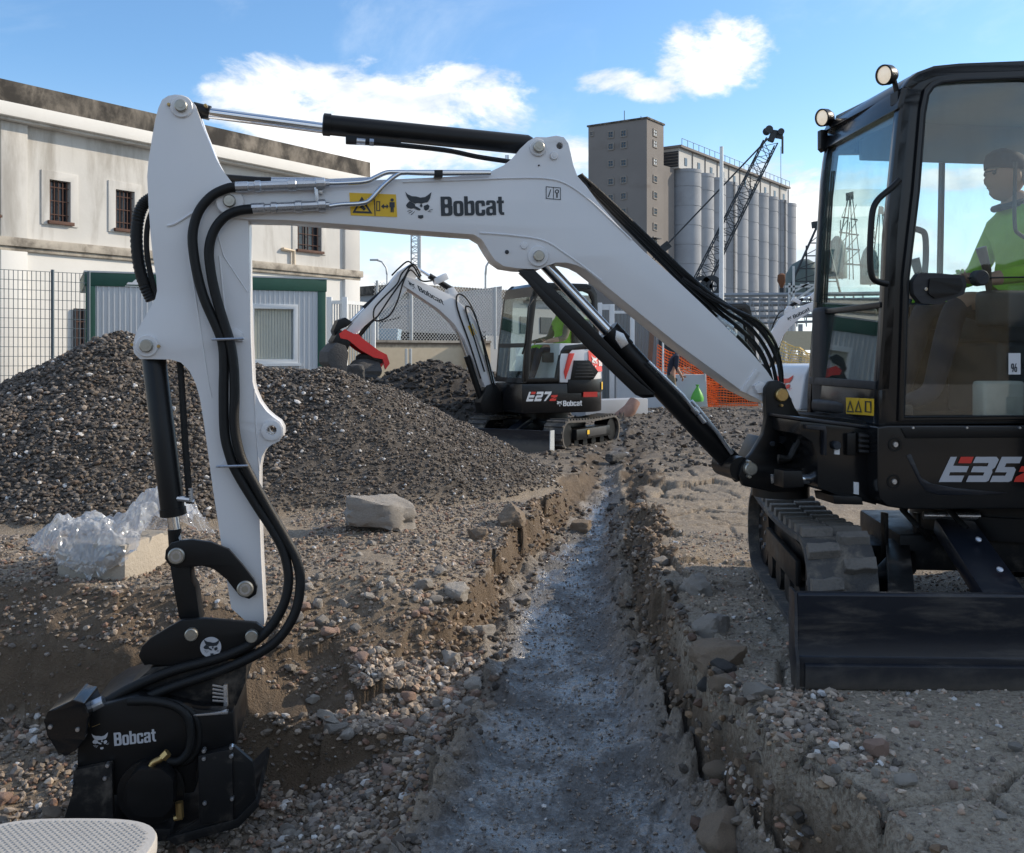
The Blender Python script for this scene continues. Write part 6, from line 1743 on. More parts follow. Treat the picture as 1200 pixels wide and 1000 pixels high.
# fence of welded mesh on the far left
def mesh_fence(name, label, A, Bp, z0, z1, posts, du, dv, mat, pm, cat='fence', rv=.006, slant=False, group=None):
    A, Bp = V(A), V(Bp); d = (Bp - A); L = d.length; d.normalize()
    t = thing(name, label, cat, (A.x, A.y, z0), 0, group)
    mb = MB()
    if not slant:
        k = 0.0
        while k <= L: mb.beam(A + d * k + Z3 * z0, A + d * k + Z3 * z1, rv * 2, rv * 2); k += du
        z = z0
        while z <= z1 + 1e-3: mb.beam(A + Z3 * z, Bp + Z3 * z, rv * 2, rv * 2); z += dv
    else:
        hgt = z1 - z0; k = -hgt
        while k < L:
            for sg in (1, -1):
                a0, a1 = k, k + hgt
                za, zb_ = (z0, z1) if sg == 1 else (z1, z0)
                if a0 < 0: za += (zb_ - za) * (-a0) / hgt; a0 = 0
                if a1 > L: zb_ = za + (zb_ - za) * (L - a0) / max(1e-3, (a1 - a0)); a1 = L
                if a1 > a0: mb.beam(A + d * a0 + Z3 * za, A + d * a1 + Z3 * zb_, rv * 2, rv * 2)
            k += du
    w = mb.build('wire_mesh', mat, t); w['kind'] = 'stuff'
    for s, r in posts:
        mb = MB(); p = A + d * s; mb.cyl(p + Z3 * (z0 - .1), p + Z3 * (z1 + .04), r, n=8); mb.build('post', pm, t)
    return t
M_wire = pmat('fence_wire', (0.10, 0.13, 0.15), .5, .4)
pL = W(-40, 310, 16.6); pR = W(104, 315, 17.9); A_ = V((pL.x, 16.6, 0)); B_ = V((pR.x, 17.9, 0)); Lf = (B_ - A_).length
mesh_fence('mesh_fence', 'tall fence of thin dark welded wire in front of the old building', A_, B_, -.1, 2.62, [(0.02, .03), (Lf * .69, .03), (Lf, .03)], .072, .16, M_wire, M_wire, rv=.0045)
# white gate and fence between cabin and yard
gt = thing('yard_gate', 'white steel gate frame with thin vertical bars beside the green corner of the site cabin', 'gate', (-4, 23, -.2), 0)
g0, g1, g2 = W(386, 340, 23), W(404, 335, 23), W(437, 345, 24)
for p in (g0, g1, g2):
    mb = MB(); mb.box((p.x, p.y, 1.1), (.12, .12, 2.8)); mb.build('gate_post', M_polewhite, gt, bevel=.01)
for (a, b_) in ((g0, g1), (g1, g2)):
    mb = MB()
    for z in (.1, 2.38): mb.beam(V((a.x, a.y, z)), V((b_.x, b_.y, z)), .06, .08)
    mb.build('gate_rail', M_polewhite, gt)
    n = 6 if a is g0 else 11
    for k in range(1, n):
        mb = MB(); q = a + (b_ - a) * k / n; mb.cyl(V((q.x, q.y, .1)), V((q.x, q.y, 2.38)), .016, n=6); mb.build('gate_bar', M_galv, gt)
# chain-link fence behind the second digger
a, b_ = W(438, 400, 26), W(600, 400, 29)
mesh_fence('chain_link_fence', 'grey chain-link fence on steel posts above the tan wall behind the second digger', V((a.x, 26, 0)), V((b_.x, 29, 0)), 1.45, 3.05, [(.1, .035), (1.15, .05), (4.0, .04)], .10, .1, M_galv, M_galv, rv=.004, slant=True)

# tan wall with peeling plaster
def tan_mat():
    m, g, b = base_mat('tan_plaster')
    tc = g.n('ShaderNodeTexCoord').outputs['Object']; geo = g.n('ShaderNodeNewGeometry'); s = g.n('ShaderNodeSeparateXYZ'); g.put(s.inputs[0], geo.outputs['Position'])
    n = g.noise(tc, 1.5, 3, .5); n2 = g.noise(tc, 8, 6, .6)
    h = g.m('ADD', s.outputs[2], g.m('MULTIPLY', g.m('SUBTRACT', n, .5), 1.5))
    f = g.step(h, .62, .56)
    c = g.mix(n2, (0.50, 0.42, 0.30), (0.62, 0.53, 0.40))
    c = g.mix(f, c, g.mix(n2, (0.22, 0.18, 0.14), (0.32, 0.26, 0.20)))
    c = g.mix(g.step(g.m('ADD', s.outputs[2], g.m('MULTIPLY', n2, .15)), 1.42, 1.55), c, (0.16, 0.13, 0.10))
    g.put(b.inputs['Base Color'], c); b.inputs['Roughness'].default_value = .9
    return m
M_tan = tan_mat()
tw = thing('boundary_wall', 'low tan wall with brown peeling plaster behind the dark soil heap', 'wall', (-2, 24, -.2), 0)
a, b_ = W(405, 402, 24.5), W(572, 402, 26.5)
mb = MB(); mb.beam(V((a.x, 24.5, .6)), V((b_.x, 26.5, .6)), .25, 1.8); mb.build('wall_face', M_tan, tw)
mb = MB(); mb.beam(V((a.x, 24.5, 1.53)), V((b_.x, 26.5, 1.53)), .34, .06); mb.build('coping', M_ledge, tw)
q0, q1 = W(545, 390, 25.8), W(566, 390, 26.2); mb = MB(); mb.beam(V((q0.x, 25.95, .65)), V((q1.x, 26.2, .65)), .3, 1.9); mb.build('pier', M_tan, tw)
for px in (474, 479, 546, 550):
    q = W(px, 420, 24.3); po = MB(); po.cyl(V((q.x, 24.3 + (px - 440) * .011, -.2)), V((q.x, 24.3 + (px - 440) * .011, 1.35)), .035, n=8)
    o = po.build('steel_post', M_galv, None); tag(o, {474: 'thin grey steel post in front of the tan wall, left one of the close pair', 479: 'thin grey steel post in front of the tan wall, right one of the close pair', 546: 'thin grey steel post at the broken end of the tan wall', 550: 'thin grey steel post between the tan wall and the second digger'}[px], 'post')
# low grey building and shed beyond
M_greywall = pmat('grey_wall', (0.30, 0.31, 0.32), .85, var=.12, vscale=.4, dirt=((0.16, 0.15, 0.14), .3, .5), streak=.3)
wk = thing('workshop', 'long low grey flat-roofed building on the skyline behind the chain-link fence', 'building', (-6, 60, 0), 0)
a, b_ = W(415, 325, 58), W(640, 348, 70)
mb = MB(); mb.beam(V((a.x, 58, 1.4)), V((b_.x, 70, 1.4)), 8.0, 6.4); mb.build('wall_block', M_greywall, wk)
mb = MB(); mb.beam(V((a.x, 57.8, 4.75)), V((b_.x, 69.8, 4.75)), 8.6, .5); mb.build('roof_edge', M_parapet, wk)
for k in range(9):
    q = V((a.x, 58, 0)) + (V((b_.x, 70, 0)) - V((a.x, 58, 0))) * (k + .5) / 9; dv = (V((b_.x, 70, 0)) - V((a.x, 58, 0))).normalized(); nv = V((dv.y, -dv.x, 0))
    mb = MB(); mb.beam(q + nv * 4.0 - dv * .55 + Z3 * 3.0, q + nv * 4.0 + dv * .55 + Z3 * 3.0, .12, 1.0); mb.build('window', M_winglass, wk)
sh = thing('open_shed', 'dark open-fronted shed under a sloping grey sheet roof behind the chain-link fence', 'shed', (-3, 40, 0), 0)
a, b_ = W(462, 395, 38), W(568, 395, 38)
M_sheet = pmat('roof_sheet', (0.36, 0.37, 0.38), .6, .2, var=.1)
mb = MB(); mb.beam(V((a.x, 40, .9)), V((b_.x, 40, .9)), .2, 2.6); mb.build('rear_wall', M_darksteel, sh)
mb = MB(); mb.add([V((a.x - .4, 37.4, 2.15)), V((b_.x + .6, 37.4, 1.95)), V((b_.x + .6, 42, 4.0)), V((a.x - .4, 42, 3.4))], [(0, 1, 2, 3)]); mb.prism([V((a.x - .4, 37.4, 2.15)), V((b_.x + .6, 37.4, 1.95)), V((b_.x + .6, 42, 4.0)), V((a.x - .4, 42, 3.4))], V((0, 0, -.08))); mb.build('roof', M_sheet, sh)
for k in range(5): mb = MB(); mb.box((a.x + (b_.x - a.x) * k / 4, 37.5, .9), (.1, .1, 2.3)); mb.build('shed_post', M_darksteel, sh)
bx = thing('blue_skip', 'pale blue steel skip behind the tan wall left of the dark shed', 'skip', (-4, 30, 0), 0)
a = W(452, 385, 30)
mb = MB(); mb.loft([[V((a.x + x * k, 30 + y * k, z)) for x, y in ((-.62, -.5), (.42, -.5), (.42, .5), (-.62, .5))] for z, k in ((-.2, .7), (1.55, .9), (1.95, 1.0))]); mb.build('skip_body', pmat('pale_blue', (.30, .42, .52), .5, var=.1, dirt=((.2, .18, .15), .2, 3)), bx, bevel=.02)
mb = MB(); mb.beam(V((a.x - .62, 29.5, 2.0)), V((a.x + .50, 29.5, 2.28)), .05, .05); mb.build('skip_bar', M_darksteel, bx)

# hill
mb = MB(); rows_ = []
xs = np.linspace(-520, 60, 40)
prof_h = 46 * np.exp(-((xs + 215) / 75) ** 2) + 92 * np.exp(-((xs + 330) / 90) ** 2) + 60 * np.exp(-((xs + 440) / 60) ** 2) + 34 * np.exp(-((xs + 120) / 80) ** 2) + 6 * fbm(xs * .02, xs * 0, 3, 9)
for k, (yy, f) in enumerate(((950, 0), (1050, .75), (1150, 1.0), (1350, .0))):
    rows_.append([V((x, yy, -1 + max(0, h) * f * 1.15)) for x, h in zip(xs, prof_h)])
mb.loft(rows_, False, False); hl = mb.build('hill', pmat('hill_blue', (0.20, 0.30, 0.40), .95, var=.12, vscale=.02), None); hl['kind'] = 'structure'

M_gpipe0 = pmat('pipe_dark', (.16, .17, .18), .6, .3)
# grain silo ------------------------------------------------------------------
M_silo = pmat('silo_concrete', (0.30, 0.32, 0.35), .85, var=.16, vscale=.25, dirt=((0.23, 0.235, 0.245), .55, .22), streak=.6)
M_tower = pmat('tower_brick', (0.19, 0.175, 0.165), .9, var=.12, vscale=.15, dirt=((0.14, 0.12, 0.105), .35, .12), streak=3.0)
sdv = V((.568, .823, 0)); sdn = V((-.823, .568, 0))
si = thing('grain_silo', 'tall grey grain silo with a row of round concrete bins and a brown tower', 'silo', (27, 160, 0), 0)
tc0 = V((19.75, 150, 0)); TH = 35.7; WA, WB = 9.9, 5.5
mb = MB(); mb.prism([tc0, tc0 + sdv * WB, tc0 + sdv * WB + sdn * WA, tc0 + sdn * WA], Z3 * TH); twr = mb.build('tower', M_tower, si)
mb = MB(); e_ = .18; mb.prism([tc0 - sdv * e_ - sdn * e_ + Z3 * TH, tc0 + sdv * (WB + e_) - sdn * e_ + Z3 * TH, tc0 + sdv * (WB + e_) + sdn * (WA + e_) + Z3 * TH, tc0 - sdv * e_ + sdn * (WA + e_) + Z3 * TH], Z3 * .25); mb.build('tower_roof', M_parapet, twr)
M_wpale = pmat('window_pale', (0.55, 0.57, 0.58), .3, var=.2)
M_frame = pmat('window_frame_grey', (0.22, 0.20, 0.18), .8)
TPL = Plane(tc0, sdn); TPR = Plane(tc0, sdv)
def tower_window(PL, px, py, w_, h_, mt):
    s, z = PL.sz(px, py, .0); nn = PL.n
    mb = MB(); mb.prism([PL.at(s + a * w_ / 2, z + b * h_ / 2, .05) for a, b in ((-1, -1), (1, -1), (1, 1), (-1, 1))], -nn * .2); w = mb.build('window', mt, si)
    mb = MB(); mb.prism([PL.at(s + a * (w_ / 2 + .10), z + b * (h_ / 2 + .10), .12) for a, b in ((-1, -1), (1, -1), (1, 1), (-1, 1))], -nn * .1, [[PL.at(s + a * (w_ / 2 - .06), z + b * (h_ / 2 - .06), .12) for a, b in ((-1, -1), (1, -1), (1, 1), (-1, 1))]]); mb.build('frame', M_frame, w)
    mb = MB(); mb.beam(PL.at(s, z - h_ / 2, .09), PL.at(s, z + h_ / 2, .09), .07, .05); mb.beam(PL.at(s - w_ / 2, z, .09), PL.at(s + w_ / 2, z, .09), .07, .05); mb.build('glazing_bar', M_frame, w)
for y in (158, 172, 192, 213, 232): tower_window(TPL, 716, y, .85, .9, M_winglass)
for y in (156.5, 170, 191, 211, 230, 248): tower_window(TPL, 731, y, .85, .9, M_winglass)
tower_window(TPL, 693.5, 157, .5, .6, M_winglass)
for k, y in enumerate((156, 169, 190, 210, 229, 248, 266, 282)): tower_window(TPR, 767.5, y, 1.15, .95, M_wpale if k < 3 else M_winglass)
mb = MB(); s_, z_ = TPR.sz(766, 285, 0)
for zz in (z_ - .6, z_ + .6): mb.prism([TPR.at(s_ - .9, zz, .9), TPR.at(s_ + .9, zz, .9), TPR.at(s_ + .9, zz, 0), TPR.at(s_ - .9, zz, 0)], Z3 * .12)
mb.build('balcony', M_darksteel, si)
for s_, hgt in ((2.0, 1.0), (4.8, 2.2), (7.2, .8)):
    mb = MB(); p = tc0 + sdn * s_ + sdv * 2 + Z3 * TH; mb.cyl(p, p + Z3 * hgt, .06, n=6); mb.build('roof_rod', M_darksteel, si)
bin0 = V((27.1, 160, 0)); step_ = 4.84; BR = 2.44; BZ = 29.8
binme = None
for k in range(10):
    if binme is None:
        mb = MB(); prof_ = [(0, BR)]
        for j in range(1, 10): prof_ += [(j * 3.0 - .02, BR), (j * 3.0, BR - .07), (j * 3.0 + .14, BR - .07), (j * 3.0 + .16, BR)]
        prof_ += [(BZ - .5, BR), (BZ - .5, BR + .07), (BZ, BR + .07), (BZ, .5)]
        mb.lathe((0, 0, 0), Z3, prof_, 40); o = mb.build('silo_bin', M_silo, None, smooth=30); binme = o.data
    else:
        o = bpy.data.objects.new('silo_bin', binme); COL.objects.link(o)
    o.parent = si; o.location = bin0 + sdv * step_ * k - V((27, 160, 0)); o.rotation_euler = (0, 0, k * 1.7)
gal0 = bin0 - sdv * 3.2 + sdn * 1.0
Lg = 9 * step_ + 4.2
mb = MB(); mb.prism([gal0 - sdn * 1.4 + Z3 * (BZ - .02), gal0 + sdv * Lg - sdn * 1.4 + Z3 * (BZ - .02), gal0 + sdv * Lg + sdn * 5 + Z3 * (BZ - .02), gal0 + sdn * 5 + Z3 * (BZ - .02)], Z3 * 3.1); gl_ = mb.build('gallery', pmat('gallery_plaster', (.46, .46, .45), .85, var=.08, vscale=.2, dirt=((.25, .24, .22), .3, .3)), si)
mb = MB(); mb.prism([gal0 - sdn * 2.0 - sdv * .4 + Z3 * (BZ + 3.08), gal0 + sdv * (Lg + .4) - sdn * 2.0 + Z3 * (BZ + 3.08), gal0 + sdv * (Lg + .4) + sdn * 5 + Z3 * (BZ + 3.08), gal0 + sdn * 5 - sdv * .4 + Z3 * (BZ + 3.08)], Z3 * .35); mb.build('gallery_roof', M_tower, gl_)
for k in range(10):
    p = gal0 + sdv * (2.4 + k * step_) - sdn * 1.42
    mb = MB(); mb.beam(p - sdv * .45 + Z3 * (BZ + 1.25), p + sdv * .45 + Z3 * (BZ + 1.25), .1, 1.2); mb.build('window', M_winglass, si)
    mb = MB(); q = p + sdv * step_ * .5; mb.beam(q + Z3 * BZ, q + Z3 * (BZ + 3.05), .25, .2); mb.build('pilaster', M_frame, si)
for k in (1, 4, 6):
    mb = MB(); p = bin0 + sdv * step_ * (k + .5) - sdn * (BR * .62); mb.cyl(p, p + Z3 * (BZ + .5), .16, n=6); mb.build('down_pipe', M_gpipe0, si)
for k in (3, 8):
    p = bin0 + sdv * (step_ * k - .9) - sdn * (BR + .02); mb = MB()
    for o_ in (-.25, .25): mb.beam(p + sdv * o_, p + sdv * o_ + Z3 * BZ, .08, .08)
    for z_ in np.arange(.5, BZ, .9): mb.beam(p - sdv * .25 + Z3 * float(z_), p + sdv * .25 + Z3 * float(z_), .06, .06)
    mb.build('ladder', M_darksteel, si)
mb = MB(); r0 = gal0 - sdn * 1.9 + Z3 * (BZ + 3.45)
for k in range(24): mb.beam(r0 + sdv * (Lg * k / 23), r0 + sdv * (Lg * k / 23) + Z3 * 1.0, .07, .07)
mb.beam(r0 + Z3, r0 + sdv * Lg + Z3, .06, .06); mb.build('roof_railing', M_darksteel, si)
# end of the gallery: louvred panel above the joint to the tower
ge = gal0 - sdv * .06
mb = MB(); mb.beam(ge - sdn * 1.3 + Z3 * (BZ + 1.4), ge + sdn * 3.2 + Z3 * (BZ + 1.4), .1, 2.4); mb.build('louvre_panel', M_darksteel, si)
for k in range(5):
    mb = MB(); p = ge - sdv * .1 + Z3 * (BZ + .45 + k * .46); mb.beam(p - sdn * 1.3, p + sdn * 3.2, .08, .06); mb.build('louvre_bar', M_frame, si)
mb = MB(); mb.prism([tc0 + sdv * (WB - .05) + sdn * .3, gal0 - sdn * .6, gal0 + sdn * 4, tc0 + sdv * WB + sdn * 5], Z3 * BZ); mb.build('link_block', M_tower, si)

# crane with a lattice jib ------------------------------------------------------
M_crane = pmat('crane_steel', (0.028, 0.034, 0.040), .6, .2, var=.2)
def lattice(mb, P0, P1, w0, w1, n, side, up, r, r2):
    P0, P1 = V(P0), V(P1)
    def corner(t, a, b):
        w = w0 + (w1 - w0) * t
        return P0 + (P1 - P0) * t + side * a * w / 2 + up * b * w / 2
    cs = [(-1, -1), (1, -1), (1, 1), (-1, 1)]
    for a, b in cs: mb.beam(corner(0, a, b), corner(1, a, b), r, r)
    for i in range(n):
        t0, t1 = i / n, (i + 1) / n
        for k in range(4):
            c0, c1 = cs[k], cs[(k + 1) % 4]
            mb.beam(corner(t0, *c0), corner(t0, *c1), r2, r2)
            if i % 2: mb.beam(corner(t0, *c0), corner(t1, *c1), r2, r2)
            else: mb.beam(corner(t0, *c1), corner(t1, *c0), r2, r2)
CY = 95.0
cr = thing('lattice_crane', 'dark lattice crane jib with sheaves leaning up in front of the silo bins', 'crane', (W(820, 400, CY).x, CY, 0), 0)
jb, jt = W(818, 338, CY), W(903, 166, CY); jd = (jt - jb).normalized(); js = V((0, 1, 0)).cross(jd).normalized()
base = jb - jd * 5.4
mb = MB(); lattice(mb, base, jt, 1.45, 1.15, 22, js, V((0, 1, 0)), .11, .05); mb.build('jib', M_crane, cr)
mb = MB(); tip = W(907, 156, CY)
for a in (-.5, .5): mb.cyl(V((tip.x - .55, CY + a, tip.z + .25)), V((tip.x - .55, CY + a + .12, tip.z + .25)), .36, n=14); mb.cyl(V((tip.x + .55, CY + a, tip.z + .05)), V((tip.x + .55, CY + a + .12, tip.z + .05)), .30, n=14)
mb.beam(jt, tip + V((.0, 0, .1)), .5, .5); mb.beam(tip - V((.5, 0, -.2)), tip + V((.5, 0, .05)), .4, .25); mb.build('tip_sheave', M_crane, cr)
mb = MB(); f0 = W(917, 160, CY); mb.beam(f0 + V((-.6, 0, .1)), f0, .3, .5); mb.cyl(f0, f0 - Z3 * 1.6, .10, n=6); mb.build('fly_hook', M_crane, cr)
mb = MB(); ct = W(777, 291, CY)
for dy in (-.5, .5):
    mb.cyl(W(900, 162, CY + dy), W(781, 287, CY + dy), .045, n=5); mb.cyl(W(903, 160, CY + dy), W(783, 286, CY + dy), .045, n=5)
mb.cyl(ct, W(750, 318, CY), .05, n=5); mb.cyl(W(781, 288, CY), W(757, 318, CY + 1), .05, n=5); mb.build('pendant_rope', M_crane, cr)
mb = MB(); mb.beam(W(774, 294, CY), W(784, 286, CY), .55, .7); mb.build('rope_block', M_crane, cr)
for px, rr_ in ((822.5, .95), (834, 1.0)):
    c = W(px, 335.5, CY - 1.2)
    mb = MB(); mb.lathe(c, (0, 1, 0), [(0, rr_ * .55), (0, rr_), (.35, rr_), (.35, rr_ * .55)], 24, cap=False); mb.cyl(c, c + V((0, .3, 0)), rr_ * .22, n=12)
    for k in range(5): a = 2 * math.pi * k / 5; mb.beam(c + V((0, .15, 0)), c + V((math.cos(a) * rr_ * .8, .15, math.sin(a) * rr_ * .8)), .1, .14)
    mb.build('drum_wheel', M_crane, cr)
mb = MB(); b0 = W(800, 400, CY); mb.box((b0.x - 1, CY + 1.5, 2.2), (4.5, 3.2, 2.4)); mb.build('crane_house', M_crane, cr, bevel=.1)
mb = MB(); mb.box((b0.x - 1, CY + 1.5, .5), (5.5, 4.2, 1.0)); mb.build('crawler_base', M_crane, cr, bevel=.2)
for (px, y0, y1) in ((917, 172, 326),):
    hk = thing('crane_hook', 'rust-brown crane hook block hanging on a thin rope in front of the last silo bins', 'hook', (W(px, y0, CY).x, CY, 0), 0)
    mb = MB(); mb.cyl(W(px - 2, y0, CY), W(px - 2, 322, CY), .025, n=5); mb.build('rope', M_crane, hk)
    c = W(px - 1, 330, CY); mb = MB(); mb.lathe(c + Z3 * .75, (0, 0, -1), [(0, .15), (.15, .38), (.7, .42), (1.1, .22), (1.35, .12)], 12); mb.build('block', pmat('hook_rust', (.16, .065, .03), .8, var=.2), hk)
    mb = MB(); mb.beam(c - Z3 * .6, c - Z3 * 1.2, .2, .35); mb.tube([c + V((.0, 0, -1.2)), c + V((.18, 0, -1.45)), c + V((.05, 0, -1.75)), c + V((-.22, 0, -1.6))], .07, 6); mb.build('hook_claw', M_crane, hk)
# distant lattice pylon and pipework at the right
py = thing('lattice_derrick', 'pale lattice derrick tower partly hidden by the front post of the cab', 'tower', (W(950, 400, 80).x, 80, 0), 0)
mb = MB(); PY = 80.0
P_b0, P_b1, P_t = W(926, 345, PY), W(990, 345, PY), W(960, 258, PY)
for dy in (-1.2, 1.2):
    mb.beam(W(922, 345, PY + dy), W(959, 262, PY + dy * .2), .13, .13); mb.beam(W(985, 345, PY + dy), W(965, 262, PY + dy * .2), .13, .13)
    for yy in (285, 300, 315, 330):
        t = (345 - yy) / 83.0; mb.beam(W(922 + 37 * t, yy, PY + dy), W(985 - 20 * t, yy, PY + dy), .09, .09)
        t2 = t + .18; mb.beam(W(922 + 37 * t, yy, PY + dy), W(985 - 20 * t2, yy - 15, PY + dy), .06, .06)
    mb.beam(W(945, 345, PY + dy), W(945, 288, PY + dy), .10, .10)
mb.beam(W(952, 264, PY), W(968, 262, PY), .5, .5)
mb.build('tower_frame', M_crane, py)
mb = MB(); mb.lathe(W(943, 345, PY + 2), Z3, [(0, 1.5), (1.6, 1.5), (2.4, 1.0), (2.8, .3)], 24); mb.build('tank_dome', pmat('tank_green', (.10, .13, .12), .6), py)
for k_, (pxx, yy_) in enumerate(((992, 84.0), (1034, 92.0))):
    d_ = copy_tree(py); d_.location = (W(pxx, 400, yy_).x, yy_, 0); d_.rotation_euler = (0, 0, .5 + k_)
    d_['label'] = ('lattice derrick tower seen through the upper windscreen of the large cab', 'lattice derrick tower seen beside the grab rail of the large cab')[k_]; d_.scale = (.55, .55, 1.25)
gn = thing('pipe_gantry', 'tangle of grey pipes and rails on a long gantry below the silo bins', 'gantry', (W(880, 400, 70).x, 70, 0), 0)
GY = 70.0; M_gpipe = pmat('gantry_grey', (.26, .28, .30), .6, .3, var=.15)
r_ = random.Random(5)
for k, yy in enumerate((346, 352, 358, 366, 372, 379)):
    mb = MB(); mb.tube([W(x, yy + r_.uniform(-1, 1) - (x - 800) * .01, GY + k * .4) for x in (770, 830, 890, 960, 1040)], .10 if k % 2 else .16, 6); mb.build('pipe', M_gpipe, gn)
mb = MB()
for k in range(22):
    x = 780 + k * 11; mb.beam(W(x, 345, GY), W(x, 383, GY), .07, .07); mb.beam(W(x, 346, GY), W(x + 11, 381, GY), .05, .05)
mb.build('gantry_lattice', M_gpipe, gn)
for x in (838, 870, 905, 938, 975):
    mb = MB(); mb.beam(W(x, 380, GY), V((W(x, 380, GY).x, GY, -.2)), .25, .25); mb.build('gantry_leg', M_gpipe, gn)
mb = MB()
for (x0, y0, x1, y1) in ((930, 312, 930, 400), (938, 334, 970, 334), (925, 332, 925, 400), (920, 336, 950, 336), (925, 345, 948, 332), (932, 352, 956, 335)): mb.beam(W(x0, y0, GY - 6), W(x1, y1, GY - 6), .12, .12)
mb.build('stair_rail', M_galv, gn)
mb = MB(); p0 = W(930, 405, 60); p1 = W(1010, 405, 60); mb.beam(V((p0.x - 1.2, 60, 2.0)), V((p1.x, 60, 2.0)), 1, 1.1); mb.build('tan_beam', pmat('beam_tan', (.48, .42, .30), .8, dirt=((.1, .09, .08), .3, 2)), gn)

# masts and lamps
def pole(name, label, px, y0, y1, Y, r, mat, cat, zb=None):
    p = W(px, y0, Y); q = W(px, y1, Y)
    t = thing(name, label, cat, (p.x, Y, -.2), 0)
    mb = MB(); mb.cyl(V((p.x, Y, -.2 if zb is None else zb)), p, r, r * .6, 10); mb.build('shaft', mat, t)
    return t, p
mt_, p = pole('mast', 'tall slim white mast standing in front of the crane jib and silo bins', 845.5, 172, 380, 45, .13, M_polewhite, 'mast')
mb = MB(); mb.lathe(V((p.x, 45, -.2)), Z3, [(0, .3), (.3, .3), (.35, .15)], 12); mb.build('base_plate', M_galv, mt_)
la, p = pole('street_lamp', 'curved grey street lamp between the two booms above the second cab', 569, 322, 345, 42, .07, M_galv, 'street lamp')
mb = MB(); mb.tube([p, p + V((.03, 0, .35)), p + V((.18, 0, .6)), p + V((.45, 0, .68))], [.05, .045, .04, .04], 8); mb.box(p + V((.6, 0, .67)), (.45, .16, .09)); mb.build('lamp_head', M_galv, la, bevel=.01)
lb, p = pole('street_lamp', 'curved street lamp far off in front of the blue hill', 453.5, 322, 345, 60, .07, M_galv, 'street lamp')
mb = MB(); mb.tube([p, p + V((-.05, 0, .4)), p + V((-.3, 0, .75)), p + V((-.6, 0, .85))], [.06, .05, .05, .05], 8); mb.box(p + V((-.75, 0, .86)), (.5, .2, .1)); mb.build('lamp_head', M_galv, lb, bevel=.01)
an = thing('antenna_mast', 'thin lattice antenna mast with a solid pole rising above the elbow of the second digger', 'antenna', (W(488, 300, 66).x, 66, -.2), 0)
mb = MB(); a = W(487, 262, 66); lattice(mb, V((a.x, 66, -.2)), a, .55, .55, 26, V((1, 0, 0)), V((0, 1, 0)), .05, .035); mb.build('lattice_frame', M_galv, an)
mb = MB(); b_ = W(491.5, 262, 65.5); mb.cyl(V((b_.x, 65.5, -.2)), b_, .13, n=8); mb.build('pole', M_galv, an)

# yard behind the boom: hoarding, gate posts, barrier, netting ---------------------
hd_ = thing('steel_hoarding', 'grey corrugated steel hoarding with white gate posts behind the second digger', 'fence', (3, 30, -.2), 0)
HYd = 30.0
mb = MB(); xs_ = np.linspace(W(690, 400, HYd).x, W(772, 400, HYd).x, 60); z0, z1 = -.25, 2.55
vs = []
for i, x in enumerate(xs_): vs += [V((x, HYd + (.03 if i % 3 else 0), z0)), V((x, HYd + (.03 if i % 3 else 0), z1))]
mb.add(vs, [(2 * i, 2 * i + 2, 2 * i + 3, 2 * i + 1) for i in range(59)]); mb.build('corrugated_sheet', pmat('hoarding_grey', (.20, .22, .235), .6, .2, var=.12, vscale=1), hd_)
for px, pyt, w_ in ((703, 355, .12), (717, 357, .14), (741, 372, .12)):
    q = W(px, pyt, 29.5); mb = MB(); mb.box((q.x, 29.5, (q.z - .25) / 2), (w_, w_, q.z + .25)); mb.build('gate_post', M_polewhite, hd_, bevel=.01)
mb = MB(); mb.beam(W(700, 360, 29.5), W(720, 360, 29.5), .1, .16); mb.beam(W(718, 366, 29.5), W(742, 366, 29.5), .08, .08); mb.build('gate_rail', M_polewhite, hd_)
mb = MB(); q = W(764, 388, 29); mb.beam(V((q.x - .15, 29, -.25)), V((q.x, 29, q.z)), .16, .12); mb.build('timber_post', pmat('old_timber', (.17, .11, .08), .85, var=.2), hd_)
kb = thing('concrete_plinth', 'long grey concrete kerb block lying beside the tail of the second digger', 'kerb', (3, 24, -.25), 0)
q = W(715, 470, 22.5); mb = MB(); mb.beam(V((q.x - .75, 22, .0)), V((q.x + .75, 23.2, .0)), .5, .45); mb.build('kerb_block', M_silo, kb, bevel=.03)
lg = MB(); q = W(738, 468, 22); lg.tube([V((q.x - .25, 22, -.16)), V((q.x, 22, .02)), V((q.x + .12, 22.1, .2))], [.13, .15, .13], 10)
o = lg.build('clay_pipe', pmat('clay_pink', (.34, .20, .15), .85, var=.2, bump=.4), None); tag(o, 'broken pinkish clay pipe propped against the grey concrete kerb block', 'pipe')
jb_ = thing('jersey_barrier', 'pale grey concrete barrier with a green bag behind the walking man', 'barrier', (4.5, 27, -.25), 0)
a, b_ = W(722, 470, 27), W(827, 470, 27)
pf = [(-.30, -.25), (-.30, -.15), (-.17, .10), (-.10, .68), (.10, .68), (.17, .10), (.30, -.15), (.30, -.25)]
mb = MB(); mb.prism([V((a.x, 27 + y, z)) for y, z in pf], V((b_.x - a.x, 0, 0))); mb.build('barrier_body', pmat('barrier_concrete', (.44, .45, .46), .85, var=.08, vscale=2, dirt=((.25, .23, .2), .2, 3)), jb_, bevel=.02)
mb = MB(); q = W(791, 443, 26.6); mb.cyl(q + V((0, 0, -.05)), q + V((0, -.05, -.05)), .06, n=8); mb.build('lifting_eye', M_darksteel, jb_)
bg = MB(); q = W(817, 462, 26.6)
rings = []
for z, r in ((-.20, .02), (-.19, .15), (-.10, .165), (.02, .12), (.12, .065), (.19, .025), (.25, .05)):
    rings.append([V((q.x + r * math.cos(a) * (1 + .15 * math.sin(3 * a)), 26.55 + r * .6 * math.sin(a), q.z + z)) for a in [2 * math.pi * k / 14 for k in range(14)]])
